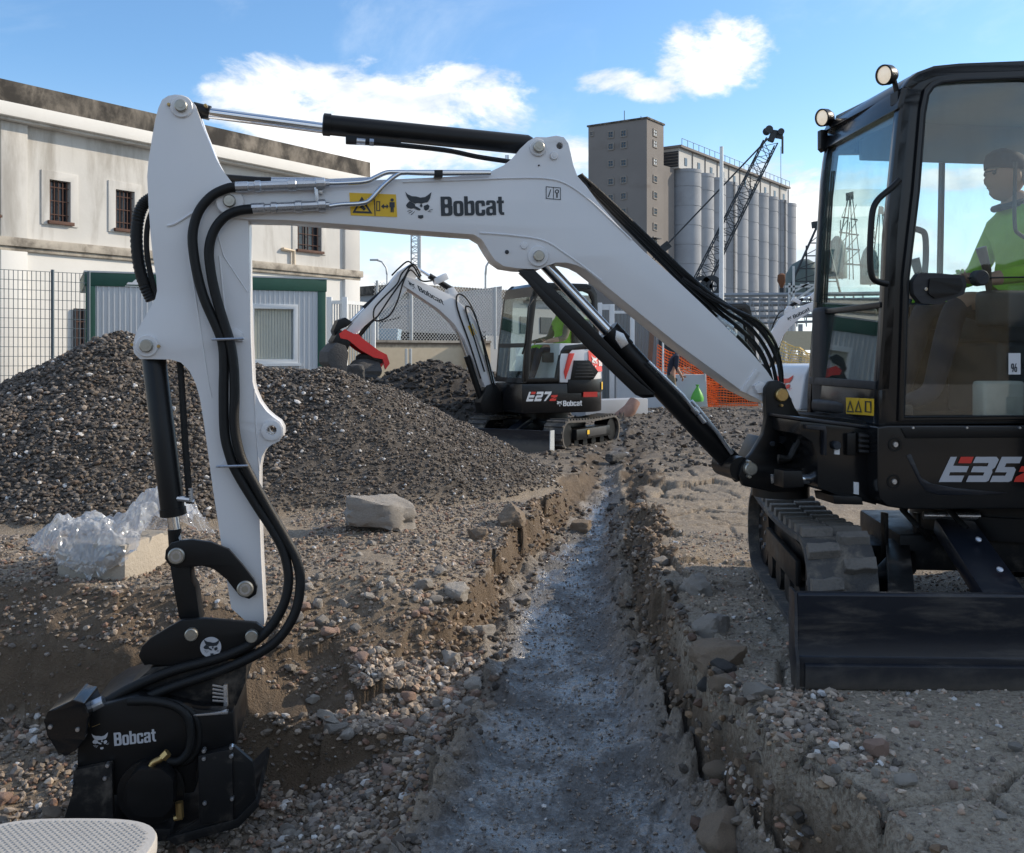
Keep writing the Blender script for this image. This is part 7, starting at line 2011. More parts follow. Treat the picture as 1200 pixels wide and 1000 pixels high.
bg.loft(rings); o = bg.build('green_bag', pmat('bag_green', (.10, .42, .06), .5, var=.15), None, smooth=60); tag(o, 'bright green plastic bag hanging on the pale concrete barrier', 'bag')
# netting
M_net = pmat('net_orange', (.90, .15, .02), .55, var=.12, vscale=3)
M_nety = pmat('net_yellow', (.72, .52, .20), .6, var=.12, vscale=3)
def net(name, label, corners, nu, nv, wob, mat, r=.022, group=None):
    """corners: 4 points a b c d; sagging grid of flat straps"""
    a, b, c, d = [V(p) for p in corners]; mb = MB(); rd = random.Random(len(name) + nu)
    def P(u, v):
        p = (a * (1 - u) + b * u) * (1 - v) + (d * (1 - u) + c * u) * v
        return p + V((0.02 * math.sin(9 * u + 4 * v), wob * math.sin(7 * u + 2.6 * v) + wob * .6 * math.sin(15 * u - 5 * v), -wob * .5 * math.sin(math.pi * u * 3) ** 2 * v))
    for i in range(nv + 1):
        for j in range(nu): mb.beam(P(j / nu, i / nv), P((j + 1) / nu, i / nv), .012, r * (2.0 if i % 3 == 0 else 1.1))
    for j in range(nu * 2 + 1):
        for i in range(nv): mb.beam(P(j / nu / 2, i / nv), P(j / nu / 2, (i + 1) / nv), r * .55, .012)
    o = mb.build(name, mat, None); return tag(o, label, 'netting', group)
net('safety_netting', 'orange safety netting stretched above the concrete barrier behind the walking man', (W(766, 462, 28.5), W(842, 478, 28), W(842, 440, 28), W(772, 404, 28.5)), 12, 16, .10, M_net, .020)
net('safety_netting', 'orange safety netting hanging low between the barrier and the foot of the big boom', (W(826, 483, 27.4), W(890, 484, 27), W(890, 448, 27), W(824, 446, 27.4)), 11, 12, .08, M_net, .020)
net('safety_netting', 'orange safety netting seen between the boom foot hoses and the cab', (W(925, 492, 26), W(985, 490, 26.5), W(985, 430, 26.5), W(922, 433, 26)), 11, 16, .08, M_net, .020)
net('rope_netting', 'pale yellow netting draped in a peak above the orange netting beside the cab', (W(908, 433, 25.8), W(985, 436, 26), W(972, 424, 26.2), W(919, 400, 26.2)), 10, 9, .10, M_nety, .020)
for px, y0 in ((777, 400), (826, 436), (893, 430), (920, 400)):
    q = W(px, y0, 28.3 if px < 800 else 26.9); mb = MB(); mb.cyl(V((q.x, q.y, -.3)), q, .03, n=6); o = mb.build('net_post', M_polewhite if px == 777 else M_galv, None)
    tag(o, {777: 'thin white post holding up the orange netting left of the walking man', 826: 'thin grey post at the end of the pale concrete barrier', 893: 'thin grey post with orange netting just behind the boom foot', 920: 'thin grey post under the peak of the pale yellow netting'}[px], 'post')

# walking man ----------------------------------------------------------------------
def man(px, Y):
    x = W(px, 415, Y).x; g0 = -.22
    def q(a, z, d=0.0): return V((x + a, Y + d, g0 + z))
    J = dict(pelvis=q(0, .92), waist=q(.02, 1.06), chest=q(.06, 1.24), upper=q(.12, 1.38), neck=q(.18, 1.46), skull=q(.22, 1.52),
             shol=q(.12, 1.36, -.19), elbl=q(.10, 1.10, -.25), wril=q(.22, .93, -.18), outl=V((0, -1, 0)), shor=q(.12, 1.36, .19), elbr=q(.14, 1.10, .23), wrir=q(.26, .95, .10), outr=V((0, 1, 0)),
             hipl=q(0, .90, -.09), knel=q(.08, .49, -.11), ankl=q(-.03, .10, -.11), toel=q(.13, .03, -.12), hipr=q(0, .90, .09), kner=q(.14, .50, .10), ankr=q(.20, .10, .10), toer=q(.36, .03, .10), curl=1.2)
    def zn(p):
        z = p.z - g0
        if z > 1.47: return 0
        if z < .13: return 3
        if z < .93 and not ((p - J['wril']).length < .16 or (p - J['wrir']).length < .14 or (p.x - x > .24)): return 2
        el = min((p - J['wril']).length, (p - J['wrir']).length)
        if el < .26 and z < 1.12 and p.x - x > .12 - .2 * (abs(p.y - Y) < .2): return 0
        return 1
    return person('man in a dark navy shirt and khaki trousers walking with bent head beside the barrier', J, zn, [M_skin, M_navy, M_khaki, M_hair], (q(.27, 1.585), V((.9, 0, -.42)), V((.42, 0, .9)), 3))
man(786, 25.0)

# concrete block with plastic sheeting -----------------------------------------------
def block():
    base = W(131, 686, 6.0); 
    cx, cy = base.x, 5.62
    x0 = W(60, 684, 5.55).x; x1 = W(149, 688, 5.55).x; x2 = W(176, 680, 5.85).x
    z0 = gz((x0 + x1) / 2, 5.7) - .03
    mb = MB(); zt_ = z0 + .215
    p = [V((x0, 5.62, 0)), V((x1, 5.52, 0)), V((x2 + .06, 6.0, 0)), V((x0 + .17, 6.08, 0))]
    mb.prism([q + Z3 * z0 for q in p], Z3 * (zt_ - z0))
    o = mb.build('concrete_block', pmat('block_concrete', (.40, .355, .295), .9, var=.12, vscale=8, bump=.7, bscale=50, dirt=((.22, .18, .14), .3, 26)), None, bevel=.012)
    tag(o, 'rough pale concrete block on the bank behind the bucket cylinder, half covered in plastic', 'block')
    # crumpled clear sheet lying over it
    nu, nv = 150, 100; vs = []; X0, X1, Y0, Y1 = x0 - .16, x2 + .22, 5.44, 6.45
    uu, vv = np.meshgrid(np.linspace(0, 1, nu), np.linspace(0, 1, nv))
    X = X0 + (X1 - X0) * uu; Yq = Y0 + (Y1 - Y0) * vv
    X = X + .05 * fbm(uu * 4, vv * 4, 3, 300); Yq = Yq + .05 * fbm(uu * 4 + 7, vv * 4, 3, 310)
    ridge = np.abs(fbm(uu * 5, vv * 5, 4, 320)) + .75 * np.abs(fbm(uu * 11, vv * 10, 3, 330))
    hump = .21 * np.exp(-(((uu - .72) / .20) ** 2 + ((vv - .62) / .25) ** 2)) + .10 * np.exp(-(((uu - .12) / .12) ** 2 + ((vv - .3) / .2) ** 2))
    Zq = zt_ + .02 + .10 * ridge + hump
    over = np.clip((5.60 - Yq) / .16, 0, 1)                # the front hangs down over the face
    tri = np.clip(1 - np.abs(uu - .50) / .46, 0, 1)
    Zq = Zq - over * (.03 + .21 * tri)
    Yq = np.where(over > 0, np.maximum(Yq, 5.50 + .03 * ridge), Yq)
    side = np.clip((x0 + .04 - X) / .2, 0, 1); Zq = Zq - side * .10
    beh = np.clip((Yq - 6.05) / .35, 0, 1); Zq = Zq - beh * .12
    me = bpy.data.meshes.new('plastic_sheet'); co = np.stack([X, Yq, Zq], -1).reshape(-1, 3)
    fs = []
    for j in range(nv - 1):
        for i in range(nu - 1):
            cu, cv = (i + .5) / nu, (j + .5) / nv
            if cu > .90 - .12 * (cv < .35) and cv < .42: continue
            if cv < .19 - .32 * max(0, 1 - abs(cu - .45) / .5): continue
            fs.append((j * nu + i, j * nu + i + 1, (j + 1) * nu + i + 1, (j + 1) * nu + i))
    me.from_pydata(co.tolist(), [], fs); me.shade_smooth()
    m, g, b = base_mat('clear_plastic')
    t = m.node_tree; t.nodes.remove(b); out = [n for n in t.nodes if n.type == 'OUTPUT_MATERIAL'][0]
    tr = g.n('ShaderNodeBsdfTransparent'); gl = g.n('ShaderNodeBsdfGlossy'); gl.inputs['Roughness'].default_value = .07; df = g.n('ShaderNodeBsdfTranslucent'); d2 = g.n('ShaderNodeBsdfDiffuse')
    df.inputs[0].default_value = (.8, .82, .85, 1); d2.inputs[0].default_value = (.75, .78, .82, 1)
    lw = g.n('ShaderNodeLayerWeight'); lw.inputs[0].default_value = .35
    m0 = g.n('ShaderNodeMixShader'); m0.inputs[0].default_value = .5; g.put(m0.inputs[1], df.outputs[0]); g.put(m0.inputs[2], d2.outputs[0])
    m1 = g.n('ShaderNodeMixShader'); g.put(m1.inputs[0], g.m('ADD', .33, g.m('MULTIPLY', lw.outputs['Facing'], .55), clamp=True)); g.put(m1.inputs[1], tr.outputs[0]); g.put(m1.inputs[2], m0.outputs[0])
    m2 = g.n('ShaderNodeMixShader'); g.put(m2.inputs[0], g.m('ADD', .10, g.m('MULTIPLY', lw.outputs['Fresnel'], .5), clamp=True)); g.put(m2.inputs[1], m1.outputs[0]); g.put(m2.inputs[2], gl.outputs[0])
    tcp = g.n('ShaderNodeTexCoord').outputs['Object']; vo = g.n('ShaderNodeTexVoronoi', feature='DISTANCE_TO_EDGE'); vo.inputs['Scale'].default_value = 22; g.put(vo.inputs['Vector'], tcp)
    bp_ = g.n('ShaderNodeBump'); bp_.inputs['Strength'].default_value = .9; bp_.inputs['Distance'].default_value = .02; g.put(bp_.inputs['Height'], vo.outputs['Distance']); g.put(gl.inputs['Normal'], bp_.outputs[0]); g.put(d2.inputs['Normal'], bp_.outputs[0])
    g.put(out.inputs[0], m2.outputs[0])
    o = link_mesh('plastic_sheet', me, m); tag(o, 'crumpled clear plastic sheet lying over the pale concrete block', 'plastic sheet')
block()

# grey lid with a diamond tread in the near corner -----------------------------------------
def lid():
    Yc = 2.05; zt_ = CAM_H - 1.005
    cx = W(60, 1000, Yc).x - .015
    rx, ry = .205, .135
    t = thing('tread_lid', 'pale grey plastic drum lid with a diamond tread pattern in the near corner', 'lid', (cx, Yc, -.75), 0)
    M_lid = pmat('lid_plastic', (.46, .44, .41), .55, var=.06, vscale=9, dirt=((.20, .17, .13), .25, 14), bump=.15, bscale=120)
    def ring(k, z, n=48):
        pts = []
        for i in range(n):
            a = 2 * math.pi * i / n; c, s = math.cos(a), math.sin(a); e = .62
            pts.append(V((cx + rx * k * math.copysign(abs(c) ** e, c), Yc + ry * 1.25 * k * math.copysign(abs(s) ** e, s), z)))
        return pts
    mb = MB(); mb.loft([ring(.80, -.85), ring(.90, zt_ - .25), ring(.92, zt_ - .03), ring(1.0, zt_ - .028), ring(1.0, zt_ - .006), ring(.985, zt_), ring(.94, zt_ + .001), ring(.5, zt_ + .001)]); mb.build('drum_body', M_lid, t, smooth=45)
    mb = MB()
    n = 0
    for i in range(-14, 15):
        for j in range(-22, 23):
            x = i * .0155 + (j % 2) * .00775; y = j * .0078
            c = (abs(x / (rx * .9)) ** 3.2 + abs(y / (ry * 1.25 * .9)) ** 3.2)
            if c > 1: continue
            d = .0064
            q = [V((cx + x - d, Yc + y, zt_ + .0005)), V((cx + x, Yc + y - d * .56, zt_ + .0005)), V((cx + x + d, Yc + y, zt_ + .0005)), V((cx + x, Yc + y + d * .56, zt_ + .0005))]
            ctr_ = (q[0] + q[2]) / 2
            q2 = [ctr_ + (p - ctr_) * .72 + V((0, 0, .003)) for p in q]
            mb.loft([q, q2])
    o = mb.build('tread_pattern', M_lid, t, smooth=10); o['kind'] = 'stuff'
lid()
# ------------------------------------------------------------------ the second excavator (and a third copy further off)
def small_digger(x, y, z, up_ang, uc_ang, label, group):
    """local frame: +X forward, +Y left; up_ang = heading of the upper body, uc_ang = heading of the tracks"""
    root = thing('excavator', label, 'excavator', (x, y, z), 0, group)
    O = V((x, y, z))
    fu = V((math.cos(up_ang), math.sin(up_ang), 0)); lu = V((-fu.y, fu.x, 0))
    fd = V((math.cos(uc_ang), math.sin(uc_ang), 0)); ld = V((-fd.y, fd.x, 0))
    def G(a, b, c): return O + fu * a + lu * b + Z3 * c          # upper
    def T(a, b, c): return O + fd * a + ld * b + Z3 * c          # tracks
    Ru = Matrix((fu, lu, Z3)).transposed(); Rd = Matrix((fd, ld, Z3)).transposed()
    def ubox(name, c, s, mat, parent=root, bev=.01):
        mb = MB(); mb.box(G(*c), s, Ru); return mb.build(name, mat, parent, bevel=bev)
    def uprism(name, pts, y0, y1, mat, parent=root, bev=.008, holes=()):
        mb = MB(); mb.prism([G(a, y0, c) for a, c in pts], lu * (y1 - y0), [[G(a, y0, c) for a, c in h] for h in holes]); return mb.build(name, mat, parent, bevel=bev)
    # tracks
    Rw, Lh, wd = .205, .74, .30
    for sd in (-1, 1):
        path = []
        for k in range(16): path.append((-Lh + 2 * Lh * k / 16, 2 * Rw + .03 - .02 * math.sin(math.pi * k / 16)))
        for k in range(10): a = math.pi / 2 - math.pi * k / 10; path.append((Lh + Rw * math.cos(a), Rw + .03 + Rw * math.sin(a)))
        for k in range(16): path.append((Lh - 2 * Lh * k / 16, .03))
        for k in range(10): a = -math.pi / 2 - math.pi * k / 10; path.append((-Lh + Rw * math.cos(a), Rw + .03 + Rw * math.sin(a)))
        yc = sd * (.775 - wd / 2); m = len(path); loops = []
        for k in range(m):
            p, q = path[k - 1], path[(k + 1) % m]; dx, dz = q[0] - p[0], q[1] - p[1]; l = math.hypot(dx, dz); nx, nz = -dz / l, dx / l
            if k == 0: sgn = 1 if nz > 0 else -1
            hh = .022 if k % 1 == 0 else 0
            loops.append([T(path[k][0] + sgn * nx * h, yc + w_, path[k][1] + sgn * nz * h) for w_, h in ((-wd / 2, -.03), (wd / 2, -.03), (wd / 2, .0), (-wd / 2, .0))])
        loops.append(loops[0]); mb = MB(); mb.loft(loops, True, False); t = mb.build('track', M_track, root, smooth=40)
        per = [0]
        for k in range(m): per.append(per[-1] + math.hypot(path[(k + 1) % m][0] - path[k][0], path[(k + 1) % m][1] - path[k][1]))
        mb = MB()
        for k in range(46):
            d = per[-1] * k / 46; i = max(j for j in range(m) if per[j] <= d + 1e-9) % m; f = (d - per[i]) / max(1e-6, per[i + 1] - per[i])
            p, q = path[i], path[(i + 1) % m]; b, c = p[0] + (q[0] - p[0]) * f, p[1] + (q[1] - p[1]) * f
            dx, dz = q[0] - p[0], q[1] - p[1]; l = math.hypot(dx, dz); nn = fd * (-dz / l * sgn) + Z3 * (dx / l * sgn); tt = fd * (dx / l) + Z3 * (dz / l)
            mb.box(T(b, yc, c) + nn * .008, (.034, wd * .96, .028), Matrix((tt, ld, nn)).transposed())
        lg_ = mb.build('tread_lugs', M_track, t); lg_['kind'] = 'stuff'
        for a in (-Lh, Lh):
            mb = MB(); mb.lathe(T(a, yc - .11, Rw + .03), ld, [(0, .06), (0, .165), (.22, .165), (.22, .06)], 24); mb.build('wheel', M_black, t, smooth=30)
        for a in (-.42, -.14, .14, .42):
            mb = MB(); mb.lathe(T(a, yc - .10, .10), ld, [(0, .02), (0, .07), (.2, .07), (.2, .02)], 16); mb.build('roller', M_black, t, smooth=30)
        mb = MB(); mb.box(T(0, yc + sd * .04, .23), (1.1, .26, .15), Rd); fr = mb.build('track_frame', M_black, t, bevel=.012)
        mb = MB(); mb.box(T(-.1, yc + sd * .172, .24), (.62, .01, .11), Rd); mb.build('frame_cover', M_plastic, t, bevel=.004)
        mb = MB(); mb.box(T(.20, yc + sd * .178, .25), (.07, .004, .06), Rd); mb.build('yellow_label', M_yellow, t)
    mb = MB(); mb.box(T(0, 0, .32), (.8, .95, .18), Rd); mb.build('undercarriage_frame', M_black, root, bevel=.02)
    # blade
    pr = [(1.26, .02), (1.30, .03), (1.27, .12), (1.25, .22), (1.275, .33), (1.24, .335), (1.20, .22), (1.22, .10)]
    mb = MB(); mb.prism([T(a, -.77, c) for a, c in pr], ld * 1.54); bl_ = mb.build('blade', M_blade, root, bevel=.004)
    for sd in (-.775, .765):
        mb = MB(); mb.prism([T(a, sd, c) for a, c in ((1.31, .02), (1.30, .12), (1.29, .34), (1.18, .34), (1.18, .02))], ld * .012); mb.build('end_plate', M_galv, bl_)
    for sd in (-.35, .35): mb = MB(); mb.beam(T(1.24, sd, .16), T(.4, sd * .8, .30), .09, .08); mb.build('blade_arm', M_black, bl_, bevel=.006)
    mb = MB(); mb.beam(T(1.24, 0, .2), T(.5, 0, .42), .14, .07); mb.build('cylinder_cover', M_blade, bl_, bevel=.01)
    mb = MB(); mb.lathe(G(0, 0, .40), Z3, [(0, .34), (.12, .34), (.16, .30)], 32); mb.build('slewing_ring', M_black, root, smooth=30)
    # house
    def plan(z0, z1, tail, half, front, mat, name, parent=root, bev=.02, y_off=0.0, k1=1.0):
        pts = [(front, half), (-.25, half)] + [(-.25 + math.cos(a) * (tail - .25), math.sin(a) * half) for a in [math.pi / 2 + math.pi * k / 20 for k in range(1, 20)]] + [(-.25, -half), (front, -half)]
        mb = MB(); mb.loft([[G(a, b + y_off, z0) for a, b in pts], [G(a * k1 + (1 - k1) * -.1, b * k1 + y_off, z1) for a, b in pts]]); return mb.build(name, mat, parent, bevel=bev)
    plan(.53, .94, .80, .765, .72, M_blackgloss, 'house_skirt')
    eng = plan(.95, 1.50, .80, .775, .14, M_white, 'engine_cover', k1=.965)
    plan(.80, 1.00, .81, .78, .02, M_black, 'rear_bumper')
    # left side panel details (y = +.78): black grille in a white frame with red flashes
    def side(name, pts, y, mat, parent=eng, th=.006): return uprism(name, pts, y, y - th - .02, mat, parent, .002)
    side('grille', [(-.02, .99), (-.08, 1.26), (-.32, 1.26), (-.46, 1.10), (-.38, .99)], .787, M_black)
    gs = None
    for k in range(5): side('grille_slat', [(-.08 - .01 * k, 1.02 + k * .045), (-.40 + .02 * k, 1.02 + k * .045), (-.40 + .02 * k, 1.035 + k * .045), (-.08 - .01 * k, 1.035 + k * .045)], .796, M_plastic)
    side('red_flash', [(.06, 1.0), (.08, 1.10), (.0, 1.36), (-.08, 1.36)], .790, M_decalred)
    # red maker's panel round the tail
    def tail_pt(a, c, r): return G(-.25 + math.cos(a) * (.55 + r), math.sin(a) * (.775 + r), c)
    mb = MB(); n = 10; A0, A1 = math.radians(97), math.radians(160)
    for r, z0, z1, a0, a1, mi in ((.004, 1.10, 1.40, A0, A1, 0),):
        vs = []
        for k in range(n + 1):
            a = a0 + (a1 - a0) * k / n; zz0 = z0 + (.08 if k == 0 else 0); vs += [tail_pt(a, zz0, r + .004), tail_pt(a, z1, r - .016)]
        mb.add(vs, [(2 * k, 2 * k + 1, 2 * k + 3, 2 * k + 2) for k in range(n)])
    mb.build('red_panel', M_decalred, eng)
    lp, wd_ = word_loops('Bobcat')
    def tmap(a0, a1, z0, hgt, wid, r): return lambda px_, py_: tail_pt(a0 + (a1 - a0) * px_ / wid, z0 + hgt * py_, r - .02 * (z0 + hgt * py_ - 1.1) / .3)
    decal('logo_emblem', CAT, tmap(math.radians(102), math.radians(117), 1.16, .17, 1, .016), M_decalwhite, eng)
    decal('lettering', lp, tmap(math.radians(120), math.radians(152), 1.18, .12, wd_, .016), M_decalwhite, eng)
    mb = MB(); mb.box(G(-.33, .785, .78), (.22, .02, .07), Ru); mb.build('red_reflector', M_decalred, root)
    mb = MB(); vs = [tail_pt(math.radians(128), .84, .02), tail_pt(math.radians(136), .84, .02), tail_pt(math.radians(136), .95, .02), tail_pt(math.radians(128), .95, .02)]; mb.add(vs, [(0, 1, 2, 3)]); mb.build('yellow_label', M_yellow, root)
    nm, rd, wn = model_number('E27z')
    smap = lambda px_, py_: G(.66 - px_ * .105, .772, .70 + py_ * .13)
    decal('lettering', nm, smap, M_decalwhite, root); [decal('lettering_red', [l_], smap, M_decalred, root) for l_ in rd]
    decal('lettering', lp, lambda px_, py_: G(.10 - px_ * .085, .790, .625 + py_ * .075), M_decalwhite, root)
    decal('logo_emblem', CAT, lambda px_, py_: G(.20 - px_ * .09, .790, .625 + py_ * .08), M_decalwhite, root)
    # cab
    y0, y1 = -.20, .755; ZC = 2.34
    prof_c = [(.70, .96), (.66, 1.5), (.58, 2.12), (.53, 2.27), (.45, ZC), (-.30, ZC), (-.40, 2.30), (-.46, 2.2), (-.50, 1.5), (-.36, 1.42), (-.06, 1.40), (.02, 1.30), (.10, .96)]
    door_h = [(.60, 1.02), (.565, 1.5), (.49, 2.10), (.45, 2.20), (.40, 2.235), (-.24, 2.23), (-.33, 2.20), (-.38, 2.1), (-.42, 1.62), (-.38, 1.54), (-.30, 1.50), (.05, 1.47), (.12, 1.40), (.20, 1.02)]
    cabr = uprism('cab', prof_c, y1, y1 - .05, M_blackgloss, root, .012, [door_h])
    uprism('side_frame', prof_c, y0, y0 + .05, M_blackgloss, cabr, .01, [[(.5, 1.1), (.44, 2.1), (.36, 2.2), (-.3, 2.2), (-.4, 2.1), (-.42, 1.52), (.1, 1.45), (.2, 1.1)]])
    uprism('door_pane', door_h, y1 - .02, y1 - .024, M_glass, cabr, 0)
    def fr(z): return float(np.interp(z, [.96, 1.5, 2.12, 2.27], [.70, .66, .58, .53]))
    for nm_, za, zb_, ya, yb_, mt, th in (('windscreen_pane', 1.50, 2.14, y0 + .05, y1 - .05, M_glassgreen, .004), ('lower_pane', 1.02, 1.44, y0 + .05, y1 - .05, M_glassgreen, .004), ('windscreen_bar', 1.44, 1.50, y0 + .02, y1 - .02, M_black, .03), ('header_beam', 2.14, 2.28, y0, y1, M_blackgloss, .06), ('front_sill', .95, 1.02, y0, y1, M_blackgloss, .05)):
        mb = MB(); mb.prism([G(fr(za), ya, za), G(fr(zb_), ya, zb_), G(fr(zb_), yb_, zb_), G(fr(za), yb_, za)], -fu * th); mb.build(nm_, mt, cabr)
    mb = MB(); mb.prism([G(a, y0, c) for a, c in ((.52, 2.27), (.44, ZC - .005), (-.30, ZC - .005), (-.38, 2.30), (-.36, 2.25), (.50, 2.24))], lu * (y1 - y0)); mb.build('roof', M_blackgloss, cabr, bevel=.01)
    mb = MB(); mb.prism([G(a, y0 + .04, c) for a, c in ((-.40, 1.5), (-.36, 2.25))] + [G(a, y1 - .04, c) for a, c in ((-.36, 2.25), (-.40, 1.5))], -fu * .005); mb.build('rear_pane', M_glass, cabr)
    ubox('cab_floor', (.2, .27, .97), (.95, .9, .04), M_plastic, cabr)
    st = ubox('seat', (-.10, .27, 1.28), (.42, .42, .12), M_seat, cabr, .04); ubox('backrest', (-.30, .27, 1.58), (.12, .40, .5), M_seat, st, .04)
    for b in (.03, .52): ubox('console', (.08, b, 1.30), (.4, .1, .14), M_plastic, cabr, .02)
    mb = MB(); mb.tube([G(.56, y1 + .04, 2.1), G(.66, y1 + .10, 2.0), G(.70, y1 + .10, 1.5), G(.72, y1 + .03, 1.35)], .012, 8); mb.build('grab_rail', M_black, cabr)
    mb = MB(); mb.lathe(G(.56, y1 - .03, 2.36), fu, [(-.07, .02), (-.03, .05), (.03, .052), (.035, .01)], 14); wl = mb.build('work_light', M_black, root)
    # boom, arm, bucket and thumb
    yb0 = -.02; 
    def limb(pts, ws):
        L, R = [], []
        q = [np.array(p) for p in pts]
        for i, p in enumerate(q):
            d = (q[min(i + 1, len(q) - 1)] - q[max(i - 1, 0)]); d = d / np.linalg.norm(d); n_ = np.array([-d[1], d[0]])
            L.append(tuple(p + n_ * ws[i])); R.append(tuple(p - n_ * ws[i]))
        return L + R[::-1]
    BPT = [(.86, .82), (1.0, 1.2), (1.17, 1.62), (1.34, 1.88), (1.60, 2.08), (2.0, 2.28), (2.18, 2.36)]
    bm_ = uprism('boom', limb(BPT, [.075, .108, .135, .15, .13, .09, .065]), yb0 + .09, yb0 - .09, M_white, root, .006)
    uprism('boom_ear', [(1.36, 1.98), (1.52, 2.10), (1.52, 2.27), (1.44, 2.29), (1.36, 2.18)], yb0 + .075, yb0 - .075, M_white, bm_, .006)
    mb = MB(); lp2 = lp
    decal('lettering', lp2, lambda px_, py_: G(1.96 - px_ * .105 + py_ * .03, yb0 + .0925, 2.22 - px_ * .055 + py_ * .09 * .9), M_decaldark, bm_)
    decal('logo_emblem', CAT, lambda px_, py_: G(2.10 - px_ * .10 + py_ * .03, yb0 + .0925, 2.27 - px_ * .05 + py_ * .10), M_decaldark, bm_)
    decal('lettering', lp2, lambda px_, py_: G(1.55 + px_ * .105 - py_ * .03, yb0 - .0925, 1.98 + px_ * .055 + py_ * .08), M_decaldark, bm_)
    decal('logo_emblem', CAT, lambda px_, py_: G(1.42 + px_ * .10 - py_ * .03, yb0 - .0925, 1.91 + px_ * .05 + py_ * .10), M_decaldark, bm_)
    uprism('warning_sticker', [(1.17, 1.60), (1.24, 1.74), (1.17, 1.78), (1.10, 1.64)], yb0 + .093, yb0 + .08, M_yellow, bm_, 0)
    APT = [(1.98, 2.56), (2.14, 2.40), (2.30, 2.22), (2.72, 1.84), (2.96, 1.60)]
    am = uprism('arm', limb(APT, [.072, .122, .118, .082, .056]), yb0 + .065, yb0 - .065, M_white, root, .006)
    def cyl2(name, a, g_, e, rb, rr2, off=0.0):
        mb = MB(); mb.cyl(G(a[0], yb0 + off, a[1]), G(g_[0], yb0 + off, g_[1]), rb, n=14); c = mb.build(name, M_black, root)
        mb = MB(); mb.cyl(G(g_[0], yb0 + off, g_[1]), G(e[0], yb0 + off, e[1]), rr2, n=10); mb.build('rod', M_chrome, c)
    cyl2('arm_cylinder', (1.45, 2.26), (1.78, 2.44), (1.98, 2.55), .04, .02)
    cyl2('boom_cylinder', (.98, .66), (1.22, 1.32), (1.40, 1.78), .045, .024, .0)
    cyl2('bucket_cylinder', (2.30, 2.34), (2.72, 1.97), (2.98, 1.72), .035, .018)
    mb = MB(); mb.box(G(1.62, yb0, 2.40), (.20, .13, .09), Ru @ Matrix.Rotation(.45, 3, 'Y')); mb.build('cylinder_guard', M_white, root, bevel=.01)
    uprism('swing_post', [(.70, .52), (1.02, .50), (1.06, .66), (.96, .90), (.84, .94), (.74, .80)], yb0 + .12, yb0 - .12, M_black, root, .01)
    for k, hp in enumerate(([(1.05, 1.0), (1.22, 1.5), (1.40, 1.98), (1.40, 2.18), (1.26, 2.12), (1.10, 1.8), (.90, 1.0), (.85, .8)], [(1.0, 1.1), (1.15, 1.55), (1.28, 1.95), (1.26, 2.02), (1.16, 1.92), (.98, 1.4), (.85, .9)], [(1.95, 2.42), (2.06, 2.58), (2.22, 2.46), (2.30, 2.30), (2.50, 2.1), (2.62, 1.95), (2.60, 1.80), (2.42, 1.86), (2.30, 2.05), (2.20, 2.35), (2.10, 2.50), (1.95, 2.36), (1.8, 2.36)], [(2.0, 2.50), (2.12, 2.62), (2.26, 2.52), (2.36, 2.42)], [(1.96, 2.40), (2.08, 2.56), (2.2, 2.38), (2.4, 2.1), (2.58, 1.84), (2.7, 1.74)])):
        mb = MB(); mb.tube([G(a, yb0 + .11 + .02 * (k % 3), c) for a, c in smooth_path(hp, 5)], .0115, 8); mb.build('hose', M_rubber, root)
    mb = MB(); mb.tube([G(a, yb0 + .10, c) for a, c in ((1.30, 1.98), (1.12, 1.62), (.98, 1.25), (.88, .9))], .012, 8); mb.build('boom_pipe', M_zinc, root)
    uprism('curved_link', [(2.90, 1.78), (3.0, 1.84), (3.10, 1.80), (3.16, 1.66), (3.13, 1.58), (3.06, 1.68), (2.97, 1.72)], yb0 + .09, yb0 - .09, M_black, root, .006)
    uprism('coupler', [(2.92, 1.64), (3.10, 1.66), (3.18, 1.52), (3.12, 1.38), (2.98, 1.40), (2.94, 1.5)], yb0 + .14, yb0 - .14, M_black, root, .008)
    bkt = uprism('bucket', [(3.04, 1.46), (3.16, 1.50), (3.27, 1.38), (3.28, 1.24), (3.18, 1.11), (3.02, 1.05), (2.80, 1.03), (2.74, 1.08), (2.92, 1.12), (3.02, 1.2), (3.0, 1.36)], yb0 + .26, yb0 - .26, M_rockdark, root, .008)
    for k in range(4):
        mb = MB(); b = yb0 - .22 + k * .145; mb.beam(G(2.80, b, 1.055), G(2.60, b, 1.05), .06, .035); mb.build('tooth', M_darksteel, bkt)
    th_ = uprism('thumb', [(3.10, 1.62), (3.02, 1.68), (2.90, 1.62), (2.84, 1.62), (2.78, 1.56), (2.56, 1.40), (2.44, 1.34), (2.40, 1.22), (2.46, 1.14), (2.50, 1.28), (2.62, 1.30), (2.80, 1.40), (2.98, 1.54), (3.08, 1.56)], yb0 + .15, yb0 + .11, M_red, root, .004)
    uprism('thumb_cheek', [(3.10, 1.62), (3.02, 1.68), (2.90, 1.62), (2.84, 1.62), (2.78, 1.56), (2.56, 1.40), (2.44, 1.34), (2.40, 1.22), (2.46, 1.14), (2.50, 1.28), (2.62, 1.30), (2.80, 1.40), (2.98, 1.54), (3.08, 1.56)], yb0 - .11, yb0 - .15, M_red, th_, .004)
    uprism('thumb_web', [(2.88, 1.60), (2.78, 1.545), (2.56, 1.385), (2.44, 1.32), (2.46, 1.28), (2.6, 1.34), (2.80, 1.48)], yb0 + .11, yb0 - .11, M_red, th_, .004)
    mb = MB(); mb.cyl(G(2.78, yb0, 1.60), G(2.52, yb0, 1.92), .028, n=10); mb.build('thumb_cylinder', M_black, root)
    return root, G, fu, lu

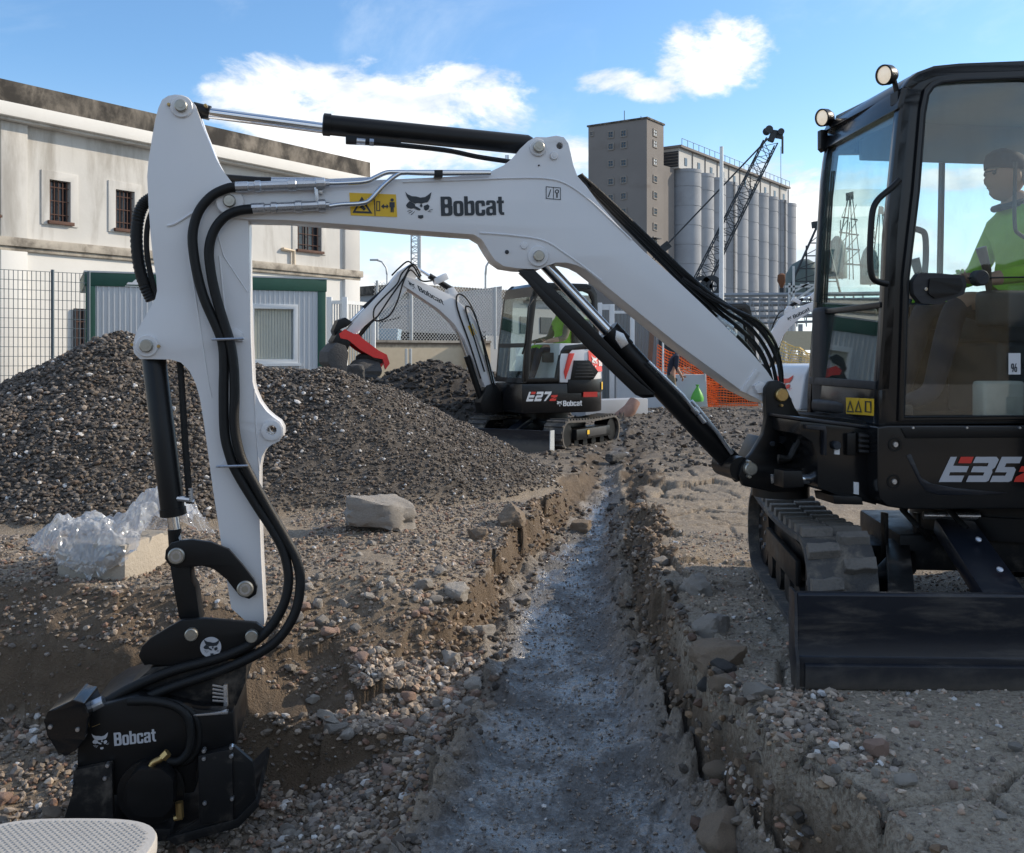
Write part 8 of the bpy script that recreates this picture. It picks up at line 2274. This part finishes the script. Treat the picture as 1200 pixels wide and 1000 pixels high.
DZ = -.13
d2, G2, fu2, lu2 = small_digger(.48, 15.0, DZ, math.radians(180 + 24), math.radians(180 + 60), 'smaller white and black excavator with a red clamp on its bucket behind the gravel heap', None)
# rock held in the bucket
for (a, b, c, s, sd, lab) in ((2.74, .06, 1.16, (.24, .16, .13), 61, 'large dark muddy rock gripped in the bucket under the red clamp'), (2.62, -.05, 1.29, (.20, .12, .09), 62, 'narrower dark rock pinched just below the red clamp jaw'), (2.86, .0, 1.0, (.12, .1, .1), 63, 'dark lump resting on the soil heap below the raised bucket')):
    p = G2(a, b, c)
    if sd == 63: p = W(418, 437, 12.6)
    stone(p.x, p.y, s, M_rockdark, lab, seed=sd, rz=math.radians(24), sub=3, sink=1.0, z=p.z, name='rock', cat='rock')
# second operator
P2 = Plane(G2(0, .27, 0), fu2)
if P2.n.dot(lu2) < 0: P2.n = -P2.n
J2, _ = op_joints(P2, -.16, 0, 1.28 + DZ, .98)
hc2 = P2.at(-.05, 1.28 + DZ + .80, 0); z2 = J2['upper'].z
def zone2(p):
    if p.z > z2 + .06: return 0
    if p.z < J2['pelvis'].z + .04: return 2
    for k in 'lr':
        if (p - J2['wri' + k]).length < .13: return 0
        ab = J2['elb' + k] - J2['sho' + k]; t = (p - J2['sho' + k]).dot(ab) / ab.length_squared
        if t > .25 and abs((p - P2.p0).dot(P2.n)) > .17: return 4
    return 1
person('second operator in a yellow-green vest over a khaki sweater seated in the smaller cab', J2, zone2, [M_skin, M_hivis, M_navy, M_hair, M_khaki], (hc2, fu2, Z3, 3), hairline=.5)
# the third one, far off to the right
def third():
    d3 = copy_tree(d2)
    d3['label'] = 'distant white excavator whose raised boom shows between the hoses and the cab'
    d3.location = (6.45, 31.0, -.3); d3.rotation_euler = (0, 0, math.radians(-204 - 4)); d3.scale = (1.3, 1.3, 1.3)
    return d3
third()

# unseen cabin copy, added beyond the big digger's tail to shade the near ground
shade_cabin = copy_tree(cb)
shade_cabin['label'] = 'unseen copy of the green framed site cabin, added to shade the ground near the large excavator'
shade_cabin.location = (7.9, 1.6, 0); shade_cabin.rotation_euler = (0, 0, math.radians(66))
